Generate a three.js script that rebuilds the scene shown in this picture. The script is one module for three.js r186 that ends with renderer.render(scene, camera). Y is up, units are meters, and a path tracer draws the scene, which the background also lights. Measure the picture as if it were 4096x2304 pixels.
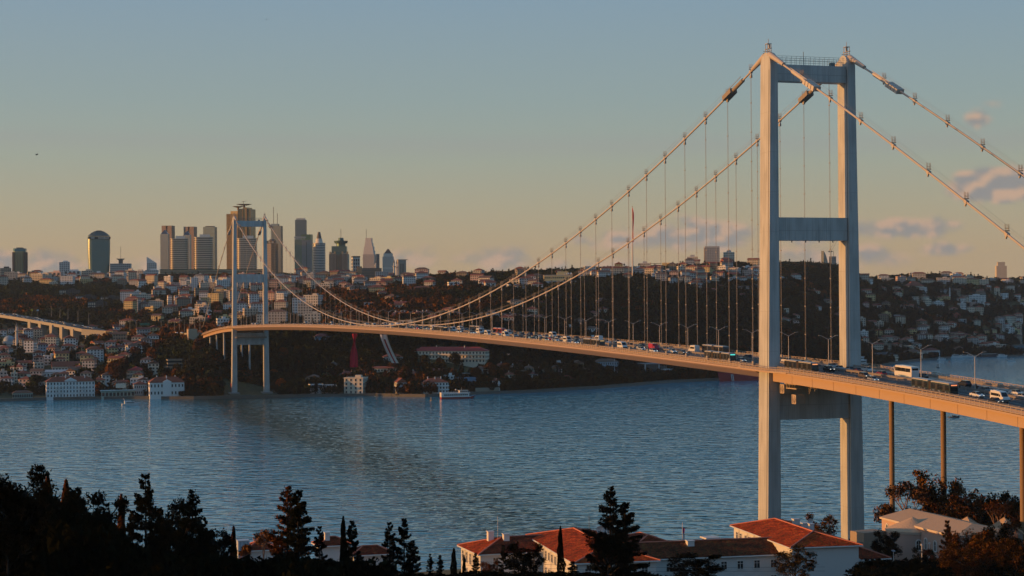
import * as THREE from 'three';
import { mergeGeometries } from 'three/addons/utils/BufferGeometryUtils.js';
import { RoundedBoxGeometry } from 'three/addons/geometries/RoundedBoxGeometry.js';

// ---------------------------------------------------------------- camera
const scene = new THREE.Scene();
const YAW = -1.26541, PITCH = 0.0073, ROLL = -0.0065, FOC = 7172.57;            // focal length in pixels of a 4096 wide picture
const EYE = new THREE.Vector3(501.39, 88.86, 254.59);
const FWD = new THREE.Vector3(Math.sin(YAW) * Math.cos(PITCH), Math.sin(PITCH), -Math.cos(YAW) * Math.cos(PITCH));
const R0 = new THREE.Vector3(Math.cos(YAW), 0, Math.sin(YAW)), U0 = new THREE.Vector3().crossVectors(R0, FWD);
const RGT = R0.clone().multiplyScalar(Math.cos(ROLL)).addScaledVector(U0, Math.sin(ROLL));
const UPV = U0.clone().multiplyScalar(Math.cos(ROLL)).addScaledVector(R0, -Math.sin(ROLL));
const camera = new THREE.PerspectiveCamera(2 * Math.atan(1152 / FOC) * 180 / Math.PI, 16 / 9, 1, 30000);
camera.position.copy(EYE);
camera.quaternion.setFromRotationMatrix(new THREE.Matrix4().makeBasis(RGT, UPV, FWD.clone().negate()));

const renderer = new THREE.WebGLRenderer({ antialias: true });
renderer.toneMapping = THREE.LinearToneMapping;
renderer.toneMappingExposure = 1;
renderer.shadowMap.enabled = true;
scene.fog = new THREE.FogExp2(new THREE.Color().setRGB(.66, .86, 1), 2.9e-5);

// ---------------------------------------------------------------- sun and sky
const SUN_EL = 5.6 * Math.PI / 180, SUN_AZ = 10.5 * Math.PI / 180;                // azimuth from +z towards -x
const SUN = new THREE.Vector3(-Math.sin(SUN_AZ) * Math.cos(SUN_EL), Math.sin(SUN_EL), Math.cos(SUN_AZ) * Math.cos(SUN_EL));
const sun = new THREE.DirectionalLight(new THREE.Color().setRGB(1, 0.45, 0.11), 4.5);
sun.target.position.set(-600, 60, 0); sun.position.copy(SUN).multiplyScalar(4000).add(sun.target.position);
sun.castShadow = true; sun.shadow.mapSize.set(4096, 4096);
Object.assign(sun.shadow.camera, { left: -3500, right: 3500, top: 1500, bottom: -1500, near: 1, far: 12000 });
scene.add(sun, sun.target);

function rng(seed) { let s = seed | 0; return () => { s = (s + 0x6d2b79f5) | 0; let t = Math.imul(s ^ (s >>> 15), 1 | s); t = (t + Math.imul(t ^ (t >>> 7), 61 | t)) ^ t; return ((t ^ (t >>> 14)) >>> 0) / 4294967296; }; }
const hash2 = (x, y) => { let h = Math.imul(x | 0, 374761393) + Math.imul(y | 0, 668265263) | 0; h = Math.imul(h ^ (h >>> 13), 1274126177); return ((h ^ (h >>> 16)) >>> 0) / 4294967296; };
const smooth = (a, b, x) => { const t = Math.min(1, Math.max(0, (x - a) / (b - a))); return t * t * (3 - 2 * t); };
function vnoise(x, y) { const i = Math.floor(x), j = Math.floor(y), u = x - i, v = y - j, s = u * u * (3 - 2 * u), t = v * v * (3 - 2 * v); const a = hash2(i, j), b = hash2(i + 1, j), c = hash2(i, j + 1), d = hash2(i + 1, j + 1); return a + (b - a) * s + (c - a) * t + (a - b - c + d) * s * t; }
function fbm(x, y, n = 5) { let s = 0, a = 0.5, f = 1; for (let i = 0; i < n; i++, a *= 0.5, f *= 2) s += a * vnoise(x * f + 17.3 * i, y * f - 9.1 * i); return s / (1 - a * 2 + 1e-9) * 1; }
const lerp = (a, b, t) => a + (b - a) * t, mix3 = (a, b, t) => [lerp(a[0], b[0], t), lerp(a[1], b[1], t), lerp(a[2], b[2], t)];

{ // the evening sky: warm at the horizon, blue above, a glow round the sun, cloud banks low in the north-west
  const W = 4096, H = 2048, data = new Float32Array(W * H * 4);
  const stops = [[-90, [.10, .10, .085]], [-2, [.33, .27, .175]], [0, [.475, .335, .195]], [1.5, [.455, .348, .214]], [3, [.39, .364, .26]], [4.6, [.322, .37, .315]], [6.4, [.272, .358, .36]], [9.6, [.222, .332, .415]], [14, [.185, .315, .425]], [25, [.14, .28, .41]], [50, [.09, .20, .345]], [90, [.06, .14, .27]]];
  const ramp = (e) => { let i = 1; while (i < stops.length - 1 && stops[i][0] < e) i++; const [a, A] = stops[i - 1], [b, B] = stops[i]; return mix3(A, B, Math.min(1, Math.max(0, (e - a) / (b - a)))); };
  // cloud banks: azimuth (degrees right of the camera's heading), elevation, half sizes, amount
  const banks = [[-15.2, 1.2, 2.6, .6, .85], [-12.3, 1.15, 1.5, .5, .75], [-9, .8, 2.4, .45, .5], [-3.2, 1.4, 1.5, .55, .9], [-.6, 1.3, 2.2, .55, .9], [3.1, 1.9, 1.3, .45, .9], [6.0, 2.0, 2.4, .75, 1.1], [2.2, 1.0, 2.6, .5, .7], [9.3, 2.0, 1.2, .7, 1.0], [9.6, 1.2, 1.5, .7, 1.0], [12.2, 2.15, 2.3, .5, 1.15], [11.4, 1.25, 1.5, .55, .9], [13.6, 1.5, 1.2, .3, .9], [15.2, 3.4, 1.75, .72, 1.9], [14.6, 5.5, .5, .4, .6], [15.2, 6.0, .5, .3, .5], [-10.9, 3.4, .4, .22, .45], [4.2, 2.3, 1.2, .22, .6], [-5.5, .7, 2.2, .45, .6],
    [24, 2.2, 5, .9, .9], [33, 3.2, 5, 1.2, .9], [-26, 1.4, 5, .9, .7], [-40, 2.2, 7, 1.0, .6], [46, 2.2, 6, 1.1, .7], [70, 3, 8, 1.4, .7]];
  const yaw0 = Math.atan2(FWD.z, FWD.x) * 180 / Math.PI, sunAz = Math.atan2(SUN.z, SUN.x);
  for (let r = 0; r < H; r++) {
    const el = ((r + 0.5) / H - 0.5) * 180, base = ramp(el), ce = Math.cos(el * Math.PI / 180), se = Math.sin(el * Math.PI / 180);
    const step = el < -1.2 ? W : el > 9.2 ? 8 : 1;                                // away from the cloud belt the sky is smooth: every eighth column, the rest between
    for (let c = 0; c < W; c += step) {
      const az = ((c + 0.5) / W - 0.5) * 360, a = az * Math.PI / 180;
      const cs = ce * Math.cos(a) * SUN.x + se * SUN.y + ce * Math.sin(a) * SUN.z, ang = Math.acos(Math.min(1, Math.max(-1, cs))) * 180 / Math.PI;
      let k = base; const low = Math.exp(-Math.max(0, el) / 12);
      const glow = 1.2 * Math.exp(-ang / 9) + 0.55 * Math.exp(-ang / 28) * low;
      const opp = smooth(-.15, .9, Math.cos(a - sunAz + 2.0));                    // the eastern half is cooler and dimmer
      const lo2 = Math.exp(-Math.max(0, el) / 22);
      k = [k[0] * (1 - .42 * opp * lo2 - .16 * opp) + glow * 1.3, k[1] * (1 - .20 * opp * lo2 - .06 * opp) + glow * .62, k[2] * (1 + .22 * opp * low) + glow * .2];
      if (el > -1 && el < 9) {
        let rel = az - yaw0; rel = ((rel + 540) % 360) - 180; let m = 0;
        for (const [ba, be, wa, we, amt] of banks) {
          const dx = (rel - ba) / wa, dy = (el - be) / (el < be ? we * .75 : we); if (Math.abs(dx) > 1.3 || Math.abs(dy) > 1.5) continue;
          m = Math.max(m, amt * Math.max(0, 1.15 - (dx * dx + dy * dy)));
        }
        if (m > 0) {
          const n = fbm(rel * 1.5 + 40, el * 2.6 + 7, 6), n2 = fbm(rel * 1.5 + 40 - .22, el * 2.6 + 7.42, 5);
          const d = smooth(.40, .70, n * .62 + m * .34) * smooth(0, .3, m);
          const lit = smooth(-.06, .13, n - n2);                                   // the edges that face up and to the sun are pink
          const cc = mix3([.28, .275, .275], [.56, .38, .275], lit);
          k = mix3(k, cc, d * .95);
        }
      }
      const o = (r * W + c) * 4; data[o] = k[0]; data[o + 1] = k[1]; data[o + 2] = k[2]; data[o + 3] = 1;
    }
    if (step > 1) for (let c = 0; c < W; c++) if (c % step) { const a = (r * W + Math.floor(c / step) * step) * 4, b = (r * W + (Math.floor(c / step) * step + step) % W) * 4, t = (c % step) / step, o = (r * W + c) * 4; for (let q = 0; q < 4; q++) data[o + q] = lerp(data[a + q], data[b + q], t); }
  }
  const t = new THREE.DataTexture(data, W, H, THREE.RGBAFormat, THREE.FloatType);
  t.mapping = THREE.EquirectangularReflectionMapping; t.magFilter = t.minFilter = THREE.LinearFilter; t.needsUpdate = true;
  scene.background = t; scene.environment = t;
}

// ---------------------------------------------------------------- helpers
const used = {};
function numbered(n) { const k = used[n] = (used[n] ?? -1) + 1; return k ? `${n}_${String(k).padStart(3, '0')}` : n; }
function tag(o, label, category, group) { if (label) o.userData.label = label; if (category) o.userData.category = category; if (group) o.userData.group = group; return o; }
function shade(m) { m.castShadow = m.receiveShadow = true; return m; }
function thing(name, label, category, pos = [0, 0, 0], turn = 0, group) {
  const g = new THREE.Group(); g.name = numbered(name); g.position.set(...pos); g.rotation.y = turn; scene.add(g); return tag(g, label, category, group);
}
const partNo = new WeakMap();
function part(name, geo, m, parent, kind) {
  const o = shade(new THREE.Mesh(geo, m)); const seen = partNo.get(parent) ?? {}; partNo.set(parent, seen);
  const k = seen[name] = (seen[name] ?? -1) + 1; o.name = k ? `${name}_${String(k).padStart(3, '0')}` : name;
  if (kind) o.userData.kind = kind; parent.add(o); return o;
}
function single(name, geo, m, label, category, pos = [0, 0, 0], turn = 0, group) {
  const o = shade(new THREE.Mesh(geo, m)); o.name = numbered(name); o.position.set(...pos); o.rotation.y = turn; scene.add(o); return tag(o, label, category, group);
}
function struct(name, geo, m) { const o = shade(new THREE.Mesh(geo, m)); o.name = numbered(name); o.userData.kind = 'structure'; scene.add(o); return o; }
function dup(src, pos, turn, label, group) { const r = src.clone(); r.name = numbered(src.name.replace(/_\d+$/, '')); r.userData = { ...src.userData }; r.position.set(...pos); r.rotation.y = turn; scene.add(r); if (label) r.userData.label = label; if (group) r.userData.group = group; return r; }

const mats = new Map();
function mat(r, g, b, rough = .85, extra) { const k = [r, g, b, rough, extra ? JSON.stringify(extra) : ''].join(); if (!mats.has(k)) { const m = new THREE.MeshStandardMaterial({ roughness: rough, ...extra }); m.color.setRGB(r, g, b); mats.set(k, m); } return mats.get(k); }
const glow = (r, g, b, k = 1) => { const m = new THREE.MeshStandardMaterial({ roughness: .5 }); m.color.setRGB(.1, .1, .1); m.emissive.setRGB(r, g, b); m.emissiveIntensity = k; return m; };

class MB {                                                        // collects geometries into one
  constructor() { this.g = []; }
  add(g, x = 0, y = 0, z = 0, ry = 0, rx = 0, rz = 0) { g = g.index ? g.toNonIndexed() : g.clone(); for (const n of Object.keys(g.attributes)) if (!['position', 'normal', 'uv'].includes(n)) g.deleteAttribute(n); const m = new THREE.Matrix4().makeRotationFromEuler(new THREE.Euler(rx, ry, rz, 'YXZ')); m.setPosition(x, y, z); g.applyMatrix4(m); this.g.push(g); return this; }
  box(x, y, z, w, h, d, ry = 0, rx = 0, rz = 0) { return this.add(new THREE.BoxGeometry(w, h, d), x, y, z, ry, rx, rz); }   // centre, size
  slab(x0, x1, y0, y1, z0, z1) { return this.box((x0 + x1) / 2, (y0 + y1) / 2, (z0 + z1) / 2, x1 - x0, y1 - y0, z1 - z0); }
  cyl(x, y, z, r0, r1, h, n = 10) { return this.add(new THREE.CylinderGeometry(r1, r0, h, n), x, y + h / 2, z); }            // r0 at the foot
  rod(a, b, r, n = 6, r2 = r) { const A = new THREE.Vector3(...a), B = new THREE.Vector3(...b), d = B.clone().sub(A), L = d.length(), g = new THREE.CylinderGeometry(r2, r, L, n).toNonIndexed(); g.applyQuaternion(new THREE.Quaternion().setFromUnitVectors(new THREE.Vector3(0, 1, 0), d.normalize())); g.translate((A.x + B.x) / 2, (A.y + B.y) / 2, (A.z + B.z) / 2); this.g.push(g); return this; }
  tri(list) { const g = new THREE.BufferGeometry(); g.setAttribute('position', new THREE.Float32BufferAttribute(list.flat(), 3)); g.setAttribute('uv', new THREE.Float32BufferAttribute(new Float32Array(list.length * 2), 2)); g.computeVertexNormals(); this.g.push(g); return this; }
  quad(a, b, c, d) { return this.tri([a, b, c, a, c, d]); }
  get empty() { return !this.g.length; }
  geo() { return mergeGeometries(this.g, false); }
  part(name, m, parent, kind) { return this.empty ? null : part(name, this.geo(), m, parent, kind); }
}
// a tube of rectangular or polygonal section swept along x: section(x) gives [[y, z], ...] in order
function sweep(xs, section, caps = true) {
  const rows = xs.map((x) => section(x).map(([y, z]) => [x, y, z])), n = rows[0].length, L = [];
  for (let i = 0; i < rows.length - 1; i++) for (let k = 0; k < n; k++) { const a = rows[i][k], b = rows[i][(k + 1) % n], c = rows[i + 1][(k + 1) % n], d = rows[i + 1][k]; L.push(a, b, c, a, c, d); }
  if (caps) for (const [row, f] of [[rows[0], 1], [rows[rows.length - 1], 0]]) for (let k = 1; k < n - 1; k++) f ? L.push(row[0], row[k + 1], row[k]) : L.push(row[0], row[k], row[k + 1]);
  const g = new THREE.BufferGeometry(); g.setAttribute('position', new THREE.Float32BufferAttribute(L.flat(), 3)); g.setAttribute('uv', new THREE.Float32BufferAttribute(new Float32Array(L.length * 2), 2)); g.computeVertexNormals(); return g;
}
const range = (a, b, n) => Array.from({ length: n + 1 }, (_, i) => a + (b - a) * i / n);
// pixel of the 4096 x 2304 photograph -> direction, and points where that sight line meets something in the place
const ray = (u, v) => FWD.clone().addScaledVector(RGT, (u - 2048) / FOC).addScaledVector(UPV, -(v - 1152) / FOC);
const at = (u, v, dep) => EYE.clone().addScaledVector(ray(u, v), dep);
const WL = 6.4;                                                   // water level: heights are measured from the foot of the bridge's datum
const onWater = (u, v) => { const d = ray(u, v); return EYE.clone().addScaledVector(d, (WL - EYE.y) / d.y); };
const depthOf = (p) => p.clone().sub(EYE).dot(FWD);
// ---------------------------------------------------------------- terrain: two shores
function tps(pts) {                                               // thin-plate spline through [x, z, h]
  const n = pts.length, N = n + 3, A = Array.from({ length: N }, () => new Float64Array(N + 1)), S = 1 / 1000;
  const U = (r2) => r2 > 1e-12 ? r2 * Math.log(r2) * .5 : 0;
  for (let i = 0; i < n; i++) { for (let j = 0; j < n; j++) A[i][j] = U(((pts[i][0] - pts[j][0]) * S) ** 2 + ((pts[i][1] - pts[j][1]) * S) ** 2) + (i === j ? 1e-4 : 0); A[i][n] = A[n][i] = 1; A[i][n + 1] = A[n + 1][i] = pts[i][0] * S; A[i][n + 2] = A[n + 2][i] = pts[i][1] * S; A[i][N] = pts[i][2]; }
  for (let c = 0; c < N; c++) { let p = c; for (let r = c + 1; r < N; r++) if (Math.abs(A[r][c]) > Math.abs(A[p][c])) p = r; [A[c], A[p]] = [A[p], A[c]]; for (let r = 0; r < N; r++) if (r !== c) { const f = A[r][c] / A[c][c]; if (f) for (let k = c; k <= N; k++) A[r][k] -= f * A[c][k]; } }
  const w = A.map((r, i) => r[N] / r[i]);
  return (x, z) => { let h = w[n] + w[n + 1] * x * S + w[n + 2] * z * S; for (let i = 0; i < n; i++) h += w[i] * U(((x - pts[i][0]) * S) ** 2 + ((z - pts[i][1]) * S) ** 2); return h; };
}
// European shoreline: x where the water ends, for each z
const SHORE = [[1600, -1420], [900, -1240], [420, -1130]];
for (const [u, v] of [[0, 1606], [200, 1600], [500, 1596], [800, 1596], [1000, 1592], [1300, 1586], [1500, 1584], [1700, 1588], [1900, 1577], [2100, 1571], [2400, 1553], [2650, 1532], [2850, 1522], [3050, 1515], [3250, 1496], [3500, 1470], [3600, 1450], [3700, 1441], [3850, 1428], [4096, 1425]]) { const p = onWater(u, v); SHORE.push([p.z, p.x]); }
SHORE.push([-1330, -2060], [-1700, -2300], [-2600, -2500], [-4000, -2600]);
const shoreX = (z) => { let i = 1; while (i < SHORE.length - 1 && SHORE[i][0] > z) i++; const [a, A] = SHORE[i - 1], [b, B] = SHORE[i]; return A + (B - A) * (z - a) / (b - a); };
const EUPTS = [];
for (const [u, v, d] of [[0, 1560, 1600], [0, 1430, 1800], [0, 1375, 2100], [0, 1200, 2700], [0, 1125, 3900], [200, 1385, 2060], [100, 1268, 2420], [300, 1480, 1700], [300, 1390, 1930], [300, 1325, 2250], [300, 1215, 2700], [300, 1125, 3900],
  [600, 1540, 1620], [600, 1420, 1780], [600, 1350, 1950], [600, 1220, 2500], [600, 1120, 3900], [1000, 1560, 1600], [900, 1432, 1650], [800, 1405, 1720], [1000, 1500, 1660], [1000, 1350, 1840], [1000, 1280, 2050], [1000, 1180, 2700], [1000, 1115, 4000],
  [1500, 1545, 1610], [1500, 1400, 1720], [1500, 1280, 1920], [1500, 1190, 2350], [1500, 1115, 3400], [1800, 1545, 1600], [1800, 1300, 1850], [1750, 1190, 2250], [1800, 1108, 2700], [2000, 1530, 1630], [2000, 1380, 1760], [2000, 1250, 1980], [2000, 1126, 2450], [2150, 1142, 2400],
  [2300, 1148, 2330], [2400, 1515, 1740], [2400, 1380, 1870], [2400, 1220, 2080], [2550, 1128, 2400], [2800, 1490, 1880], [2800, 1380, 1980], [2800, 1200, 2250], [2700, 1082, 2600], [2850, 1068, 2700], [3000, 1063, 2750], [3150, 1480, 1960],
  [3200, 1350, 2150], [3200, 1200, 2450], [3150, 1078, 2850], [3300, 1086, 2950], [3400, 1092, 3050], [3600, 1425, 2380], [3600, 1320, 2600], [3600, 1220, 2900], [3600, 1114, 3400], [3800, 1118, 3600], [4096, 1405, 2600], [4096, 1300, 2900], [4096, 1200, 3350], [4096, 1124, 3900], [4600, 1330, 3000], [4600, 1124, 4000],
  ...[[1700, 3300], [2000, 3000], [2300, 2850], [2550, 2900], [2850, 3250], [3150, 3400], [3400, 3600], [3700, 4200], [4096, 4500], [1700, 3900], [2100, 3700], [2500, 3700], [2900, 4000], [3300, 4400]].map(([u, d]) => [u, 1150, d])]) { const p = at(u, v, d); EUPTS.push([p.x, p.z, p.y]); }
for (const [z, x] of SHORE) { EUPTS.push([x - 4, z, WL + 2.3]); EUPTS.push([x - 32, z, WL + 3.6]); }
EUPTS.push([-1700, 480, 62], [-1650, 760, 70], [-1900, 1100, 92], [-2300, 700, 105], [-2500, 1500, 110], [-3600, 900, 140], [-5500, 500, 135], [-5500, -1500, 110], [-6000, -3200, 100], [-4600, -2700, 100], [-3200, -3400, 90]);
const euRaw = tps(EUPTS), GX = -4600, GZ = -2700, GS = 11, GNX = 335, GNZ = 340, GRID = new Float32Array(GNX * GNZ);
for (let j = 0; j < GNZ; j++) for (let i = 0; i < GNX; i++) { const x = GX + i * GS, z = GZ + j * GS; GRID[j * GNX + i] = euRaw(x, z) + (fbm(x / 90, z / 90, 3) - .5) * 5; }
function euH(x, z) { const u = (x - GX) / GS, v = (z - GZ) / GS, i = Math.floor(u), j = Math.floor(v); if (i < 0 || j < 0 || i > GNX - 2 || j > GNZ - 2) return euRaw(x, z); const s = u - i, t = v - j, k = j * GNX + i; return lerp(lerp(GRID[k], GRID[k + 1], s), lerp(GRID[k + GNX], GRID[k + GNX + 1], s), t); }
function ground(x, z) {                                           // European side
  const t = shoreX(z) - x; if (t < -2) return -4;
  return t < 0 ? lerp(WL + 2, -4, -t / 2) : Math.max(WL + 2, lerp(WL + 2.3, euH(x, z), smooth(0, 60, t)));
}
function sightOn(u, v, fn = ground, from = 1500, to = 5200) {     // where the sight line first meets the land
  const d = ray(u, v); let lo = from; for (let t = from; t < to; t += 6) { const p = EYE.clone().addScaledVector(d, t); if (p.y < fn(p.x, p.z)) { for (let a = lo, b = t, i = 0; i < 12; i++) { const m = (a + b) / 2, q = EYE.clone().addScaledVector(d, m); if (q.y < fn(q.x, q.z)) b = m; else a = m; lo = b; } return EYE.clone().addScaledVector(d, lo); } lo = t; }
  return null;
}
function landMesh(rows, cols, pos) { const P = new Float32Array((rows + 1) * (cols + 1) * 3), uv = new Float32Array((rows + 1) * (cols + 1) * 2), I = []; let k = 0; for (let i = 0; i <= rows; i++) for (let j = 0; j <= cols; j++, k++) { const p = pos(i / rows, j / cols); P.set(p, k * 3); uv[k * 2] = p[0] / 40; uv[k * 2 + 1] = p[2] / 40; } for (let i = 0; i < rows; i++) for (let j = 0; j < cols; j++) { const a = i * (cols + 1) + j, b = a + cols + 1; I.push(a, a + 1, b, b, a + 1, b + 1); } const g = new THREE.BufferGeometry(); g.setAttribute('position', new THREE.BufferAttribute(P, 3)); g.setAttribute('uv', new THREE.BufferAttribute(uv, 2)); g.setIndex(I); g.computeVertexNormals(); return g; }
function noiseTex(size, fn, srgb) { const d = new Uint8Array(size * size * 4); for (let y = 0; y < size; y++) for (let x = 0; x < size; x++) { const c = fn(x / size, y / size), o = (y * size + x) * 4; for (let k = 0; k < 3; k++) d[o + k] = Math.max(0, Math.min(255, c[k] * 255)); d[o + 3] = 255; } const t = new THREE.DataTexture(d, size, size); t.wrapS = t.wrapT = THREE.RepeatWrapping; t.magFilter = THREE.LinearFilter; t.minFilter = THREE.LinearMipmapLinearFilter; if (srgb) t.colorSpace = THREE.SRGBColorSpace; t.needsUpdate = true; return t; }
const tileF = (f) => (u, v) => { const w = (a, b) => f(a, b), s = smooth(0, 1, u), t = smooth(0, 1, v); return lerp(lerp(w(u, v), w(u - 1, v), s), lerp(w(u, v - 1), w(u - 1, v - 1), s), t); };
const groundTex = noiseTex(512, (() => { const f = tileF((u, v) => fbm(u * 14 + 50, v * 14 + 50, 6)); return (u, v) => { const n = f(u, v); return [.20 + n * .26, .21 + n * .24, .13 + n * .17]; }; })(), true);
const groundMat = new THREE.MeshStandardMaterial({ map: groundTex, roughness: 1 }); groundMat.color.setRGB(.75, .72, .65);
{
  const zs = (s) => lerp(1600, -4000, s), ts = (t) => t < .02 ? -3 + t / .02 * 3.02 : .02 + Math.pow((t - .02) / .98, 2.2) * 4400;
  struct('terrain', landMesh(360, 150, (s, t) => { const z = zs(s), x = shoreX(z) - ts(t); return [x, ground(x, z), z]; }), groundMat);
}
// Asian shore below the camera
const ASH = [[1200, -10], [400, -22], [180, -20], [60, -16], [0, -14], [-60, -16], [-140, -12], [-400, 10], [-900, 60]];
const ashX = (z) => { let i = 1; while (i < ASH.length - 1 && ASH[i][0] > z) i++; const [a, A] = ASH[i - 1], [b, B] = ASH[i]; return A + (B - A) * (z - a) / (b - a); };
const ASP = [[0, 0, 9], [0, 200, 9], [0, 600, 9], [0, -200, 9], [0, -600, 9], [60, 0, 13], [60, 200, 14], [60, -200, 12], [60, 600, 14], [60, -600, 12], [110, 50, 25], [110, 130, 24], [110, 260, 20], [130, -300, 20], [130, 600, 20], [150, 100, 26], [150, 30, 25], [150, 160, 25], [470, 250, 80], [501, 254, 84], [600, 254, 92], [300, -200, 45], [500, -300, 75], [500, 700, 70], [900, 0, 110], [900, 600, 110], [900, -600, 110]];
for (const [u, v, d] of [[-200, 2345, 160], [100, 2345, 165], [350, 2345, 172], [600, 2345, 182], [900, 2350, 190], [1150, 2345, 196], [1600, 2340, 180], [2050, 2345, 232], [2440, 2340, 215], [2790, 2345, 250], [3180, 2345, 325], [3520, 2345, 330], [3780, 2345, 345], [3900, 2345, 305], [4070, 2350, 315], [300, 2520, 120], [1200, 2560, 130], [2600, 2600, 150], [3900, 2650, 200]]) { const p = at(u, v, d); ASP.push([p.x, p.z, p.y]); }
const asH0 = tps(ASP);
function asia(x, z) { const t = x - ashX(z); if (t < 0) return lerp(WL + 1.8, -4, Math.min(1, -t / 2)); return Math.max(WL + 1.8, lerp(WL + 2, asH0(x, z), smooth(0, 30, t))); }
struct('hillside_ground', landMesh(150, 120, (s, t) => { const z = lerp(-900, 1200, s), x = ashX(z) + (t < .03 ? -3 + t / .03 * 3.02 : .02 + (t - .03) / .97 * 900); return [x, asia(x, z), z]; }), groundMat);

// ---------------------------------------------------------------- water
{
  // one map of the whole strait for the chop (nothing repeats), a finer tile for ripples
  const N = 2048, X0 = -1300, Z0 = -1250, SX = 1240, SZ = 1650, d = new Uint8Array(N * N * 4);
  const reflBandA = onWater(930, 1590), reflBandB = onWater(1420, 1800), reflBandC = onWater(2150, 2130);
  const seg = (x, z, a, b) => { const dx = b.x - a.x, dz = b.z - a.z, t = Math.max(0, Math.min(1, ((x - a.x) * dx + (z - a.z) * dz) / (dx * dx + dz * dz))); return [Math.hypot(x - a.x - t * dx, z - a.z - t * dz), t]; };
  const cw = Math.cos(.5), sw = Math.sin(.5);
  const M = 257, AMP = new Float32Array(M * M), TINT = new Uint8Array(M * M * 4);                          // a reflection band painted dark and brown into the colour, plus drifting tones
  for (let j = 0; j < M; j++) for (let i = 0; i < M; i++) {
    const x = X0 + SX * i / (M - 1), z = Z0 + SZ * j / (M - 1), [s1, t1] = seg(x, z, reflBandA, reflBandB), [s2, t2] = seg(x, z, reflBandB, reflBandC), wob = (fbm(x / 60, z / 60, 3) - .5) * 30;
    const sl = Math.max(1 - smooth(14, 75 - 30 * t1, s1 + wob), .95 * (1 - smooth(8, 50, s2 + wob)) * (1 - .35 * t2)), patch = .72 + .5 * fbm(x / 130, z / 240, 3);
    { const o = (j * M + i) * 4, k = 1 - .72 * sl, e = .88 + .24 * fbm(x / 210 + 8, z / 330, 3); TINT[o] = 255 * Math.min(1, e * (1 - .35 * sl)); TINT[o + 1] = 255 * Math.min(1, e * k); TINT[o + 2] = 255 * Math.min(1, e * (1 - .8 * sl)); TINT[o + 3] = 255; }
    AMP[j * M + i] = patch * (1 + .9 * sl) * smooth(0, 90, x - shoreX(z) + 30) * 78;
  }
  for (let j = 0; j < N; j++) for (let i = 0; i < N; i++) {
    const x = X0 + SX * (i + .5) / N, z = Z0 + SZ * (j + .5) / N, p = x * cw + z * sw, q = -x * sw + z * cw, ci = i >> 3, cj = j >> 3, fs = (i & 7) / 8, ft = (j & 7) / 8, k = cj * M + ci;
    const amp = (AMP[k] * (1 - fs) + AMP[k + 1] * fs) * (1 - ft) + (AMP[k + M] * (1 - fs) + AMP[k + M + 1] * fs) * ft;
    const h = (vnoise(p / 2.5, q / 4.6) - .5) * .7 + (vnoise(p / 1.4 + 31, q / 2.2 + 7) - .5) * .45 + (vnoise(p / 5.5 + 5, q / 9) - .5) * .7;
    const o = (j * N + i) * 4; d[o] = d[o + 1] = d[o + 2] = Math.max(0, Math.min(255, 128 + h * amp)); d[o + 3] = 255;
  }
  const t = new THREE.DataTexture(d, N, N); t.wrapS = t.wrapT = THREE.MirroredRepeatWrapping; t.magFilter = THREE.LinearFilter; t.needsUpdate = true;
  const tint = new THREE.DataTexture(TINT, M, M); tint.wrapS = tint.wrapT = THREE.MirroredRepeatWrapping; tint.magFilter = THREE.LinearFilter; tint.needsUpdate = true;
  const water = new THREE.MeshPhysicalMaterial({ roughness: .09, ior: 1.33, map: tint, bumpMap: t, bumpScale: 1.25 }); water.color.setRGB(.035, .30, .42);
  const g = new THREE.PlaneGeometry(16000, 16000, 40, 40); g.rotateX(-Math.PI / 2); const P = g.attributes.position, uv = g.attributes.uv;
  for (let i = 0; i < P.count; i++) uv.setXY(i, (P.getX(i) - X0) / SX, (P.getZ(i) - Z0) / SZ);
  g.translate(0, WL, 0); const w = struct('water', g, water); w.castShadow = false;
}
// quay walls along both shores
{
  const q = new MB(), m = mat(.13, .12, .10, .95), pts = []; for (let z = 1000; z > -1700; z -= 12) pts.push([shoreX(z), z]);
  for (let i = 0; i < pts.length - 1; i++) { const [x0, z0] = pts[i], [x1, z1] = pts[i + 1], L = Math.hypot(x1 - x0, z1 - z0); q.box((x0 + x1) / 2 + .6, WL + .2 + hash2(i, 3) * .25, (z0 + z1) / 2, 3.2, 4.2, L + .6, Math.atan2(x1 - x0, z1 - z0)); }
  struct('quay', q.geo(), m);
}
// ---------------------------------------------------------------- the suspension bridge: x along it, near tower at 0, far tower at -SPAN
const SPAN = 1074, CABZ = 13.6;
const roadY = (x) => { const t = (x + SPAN / 2) / (SPAN / 2), d = Math.max(0, x, -SPAN - x); return d > 0 ? 67.5 - .022 * d - .00014 * d * d : 73.3 - 5.8 * t * t; };
const cableY = (x) => { const t = (x + SPAN / 2) / (SPAN / 2), d = Math.max(0, x, -SPAN - x); return d > 0 ? 164.3 - .437 * d - .00022 * d * d : 74.9 + 89.4 * t * t; };
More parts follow.
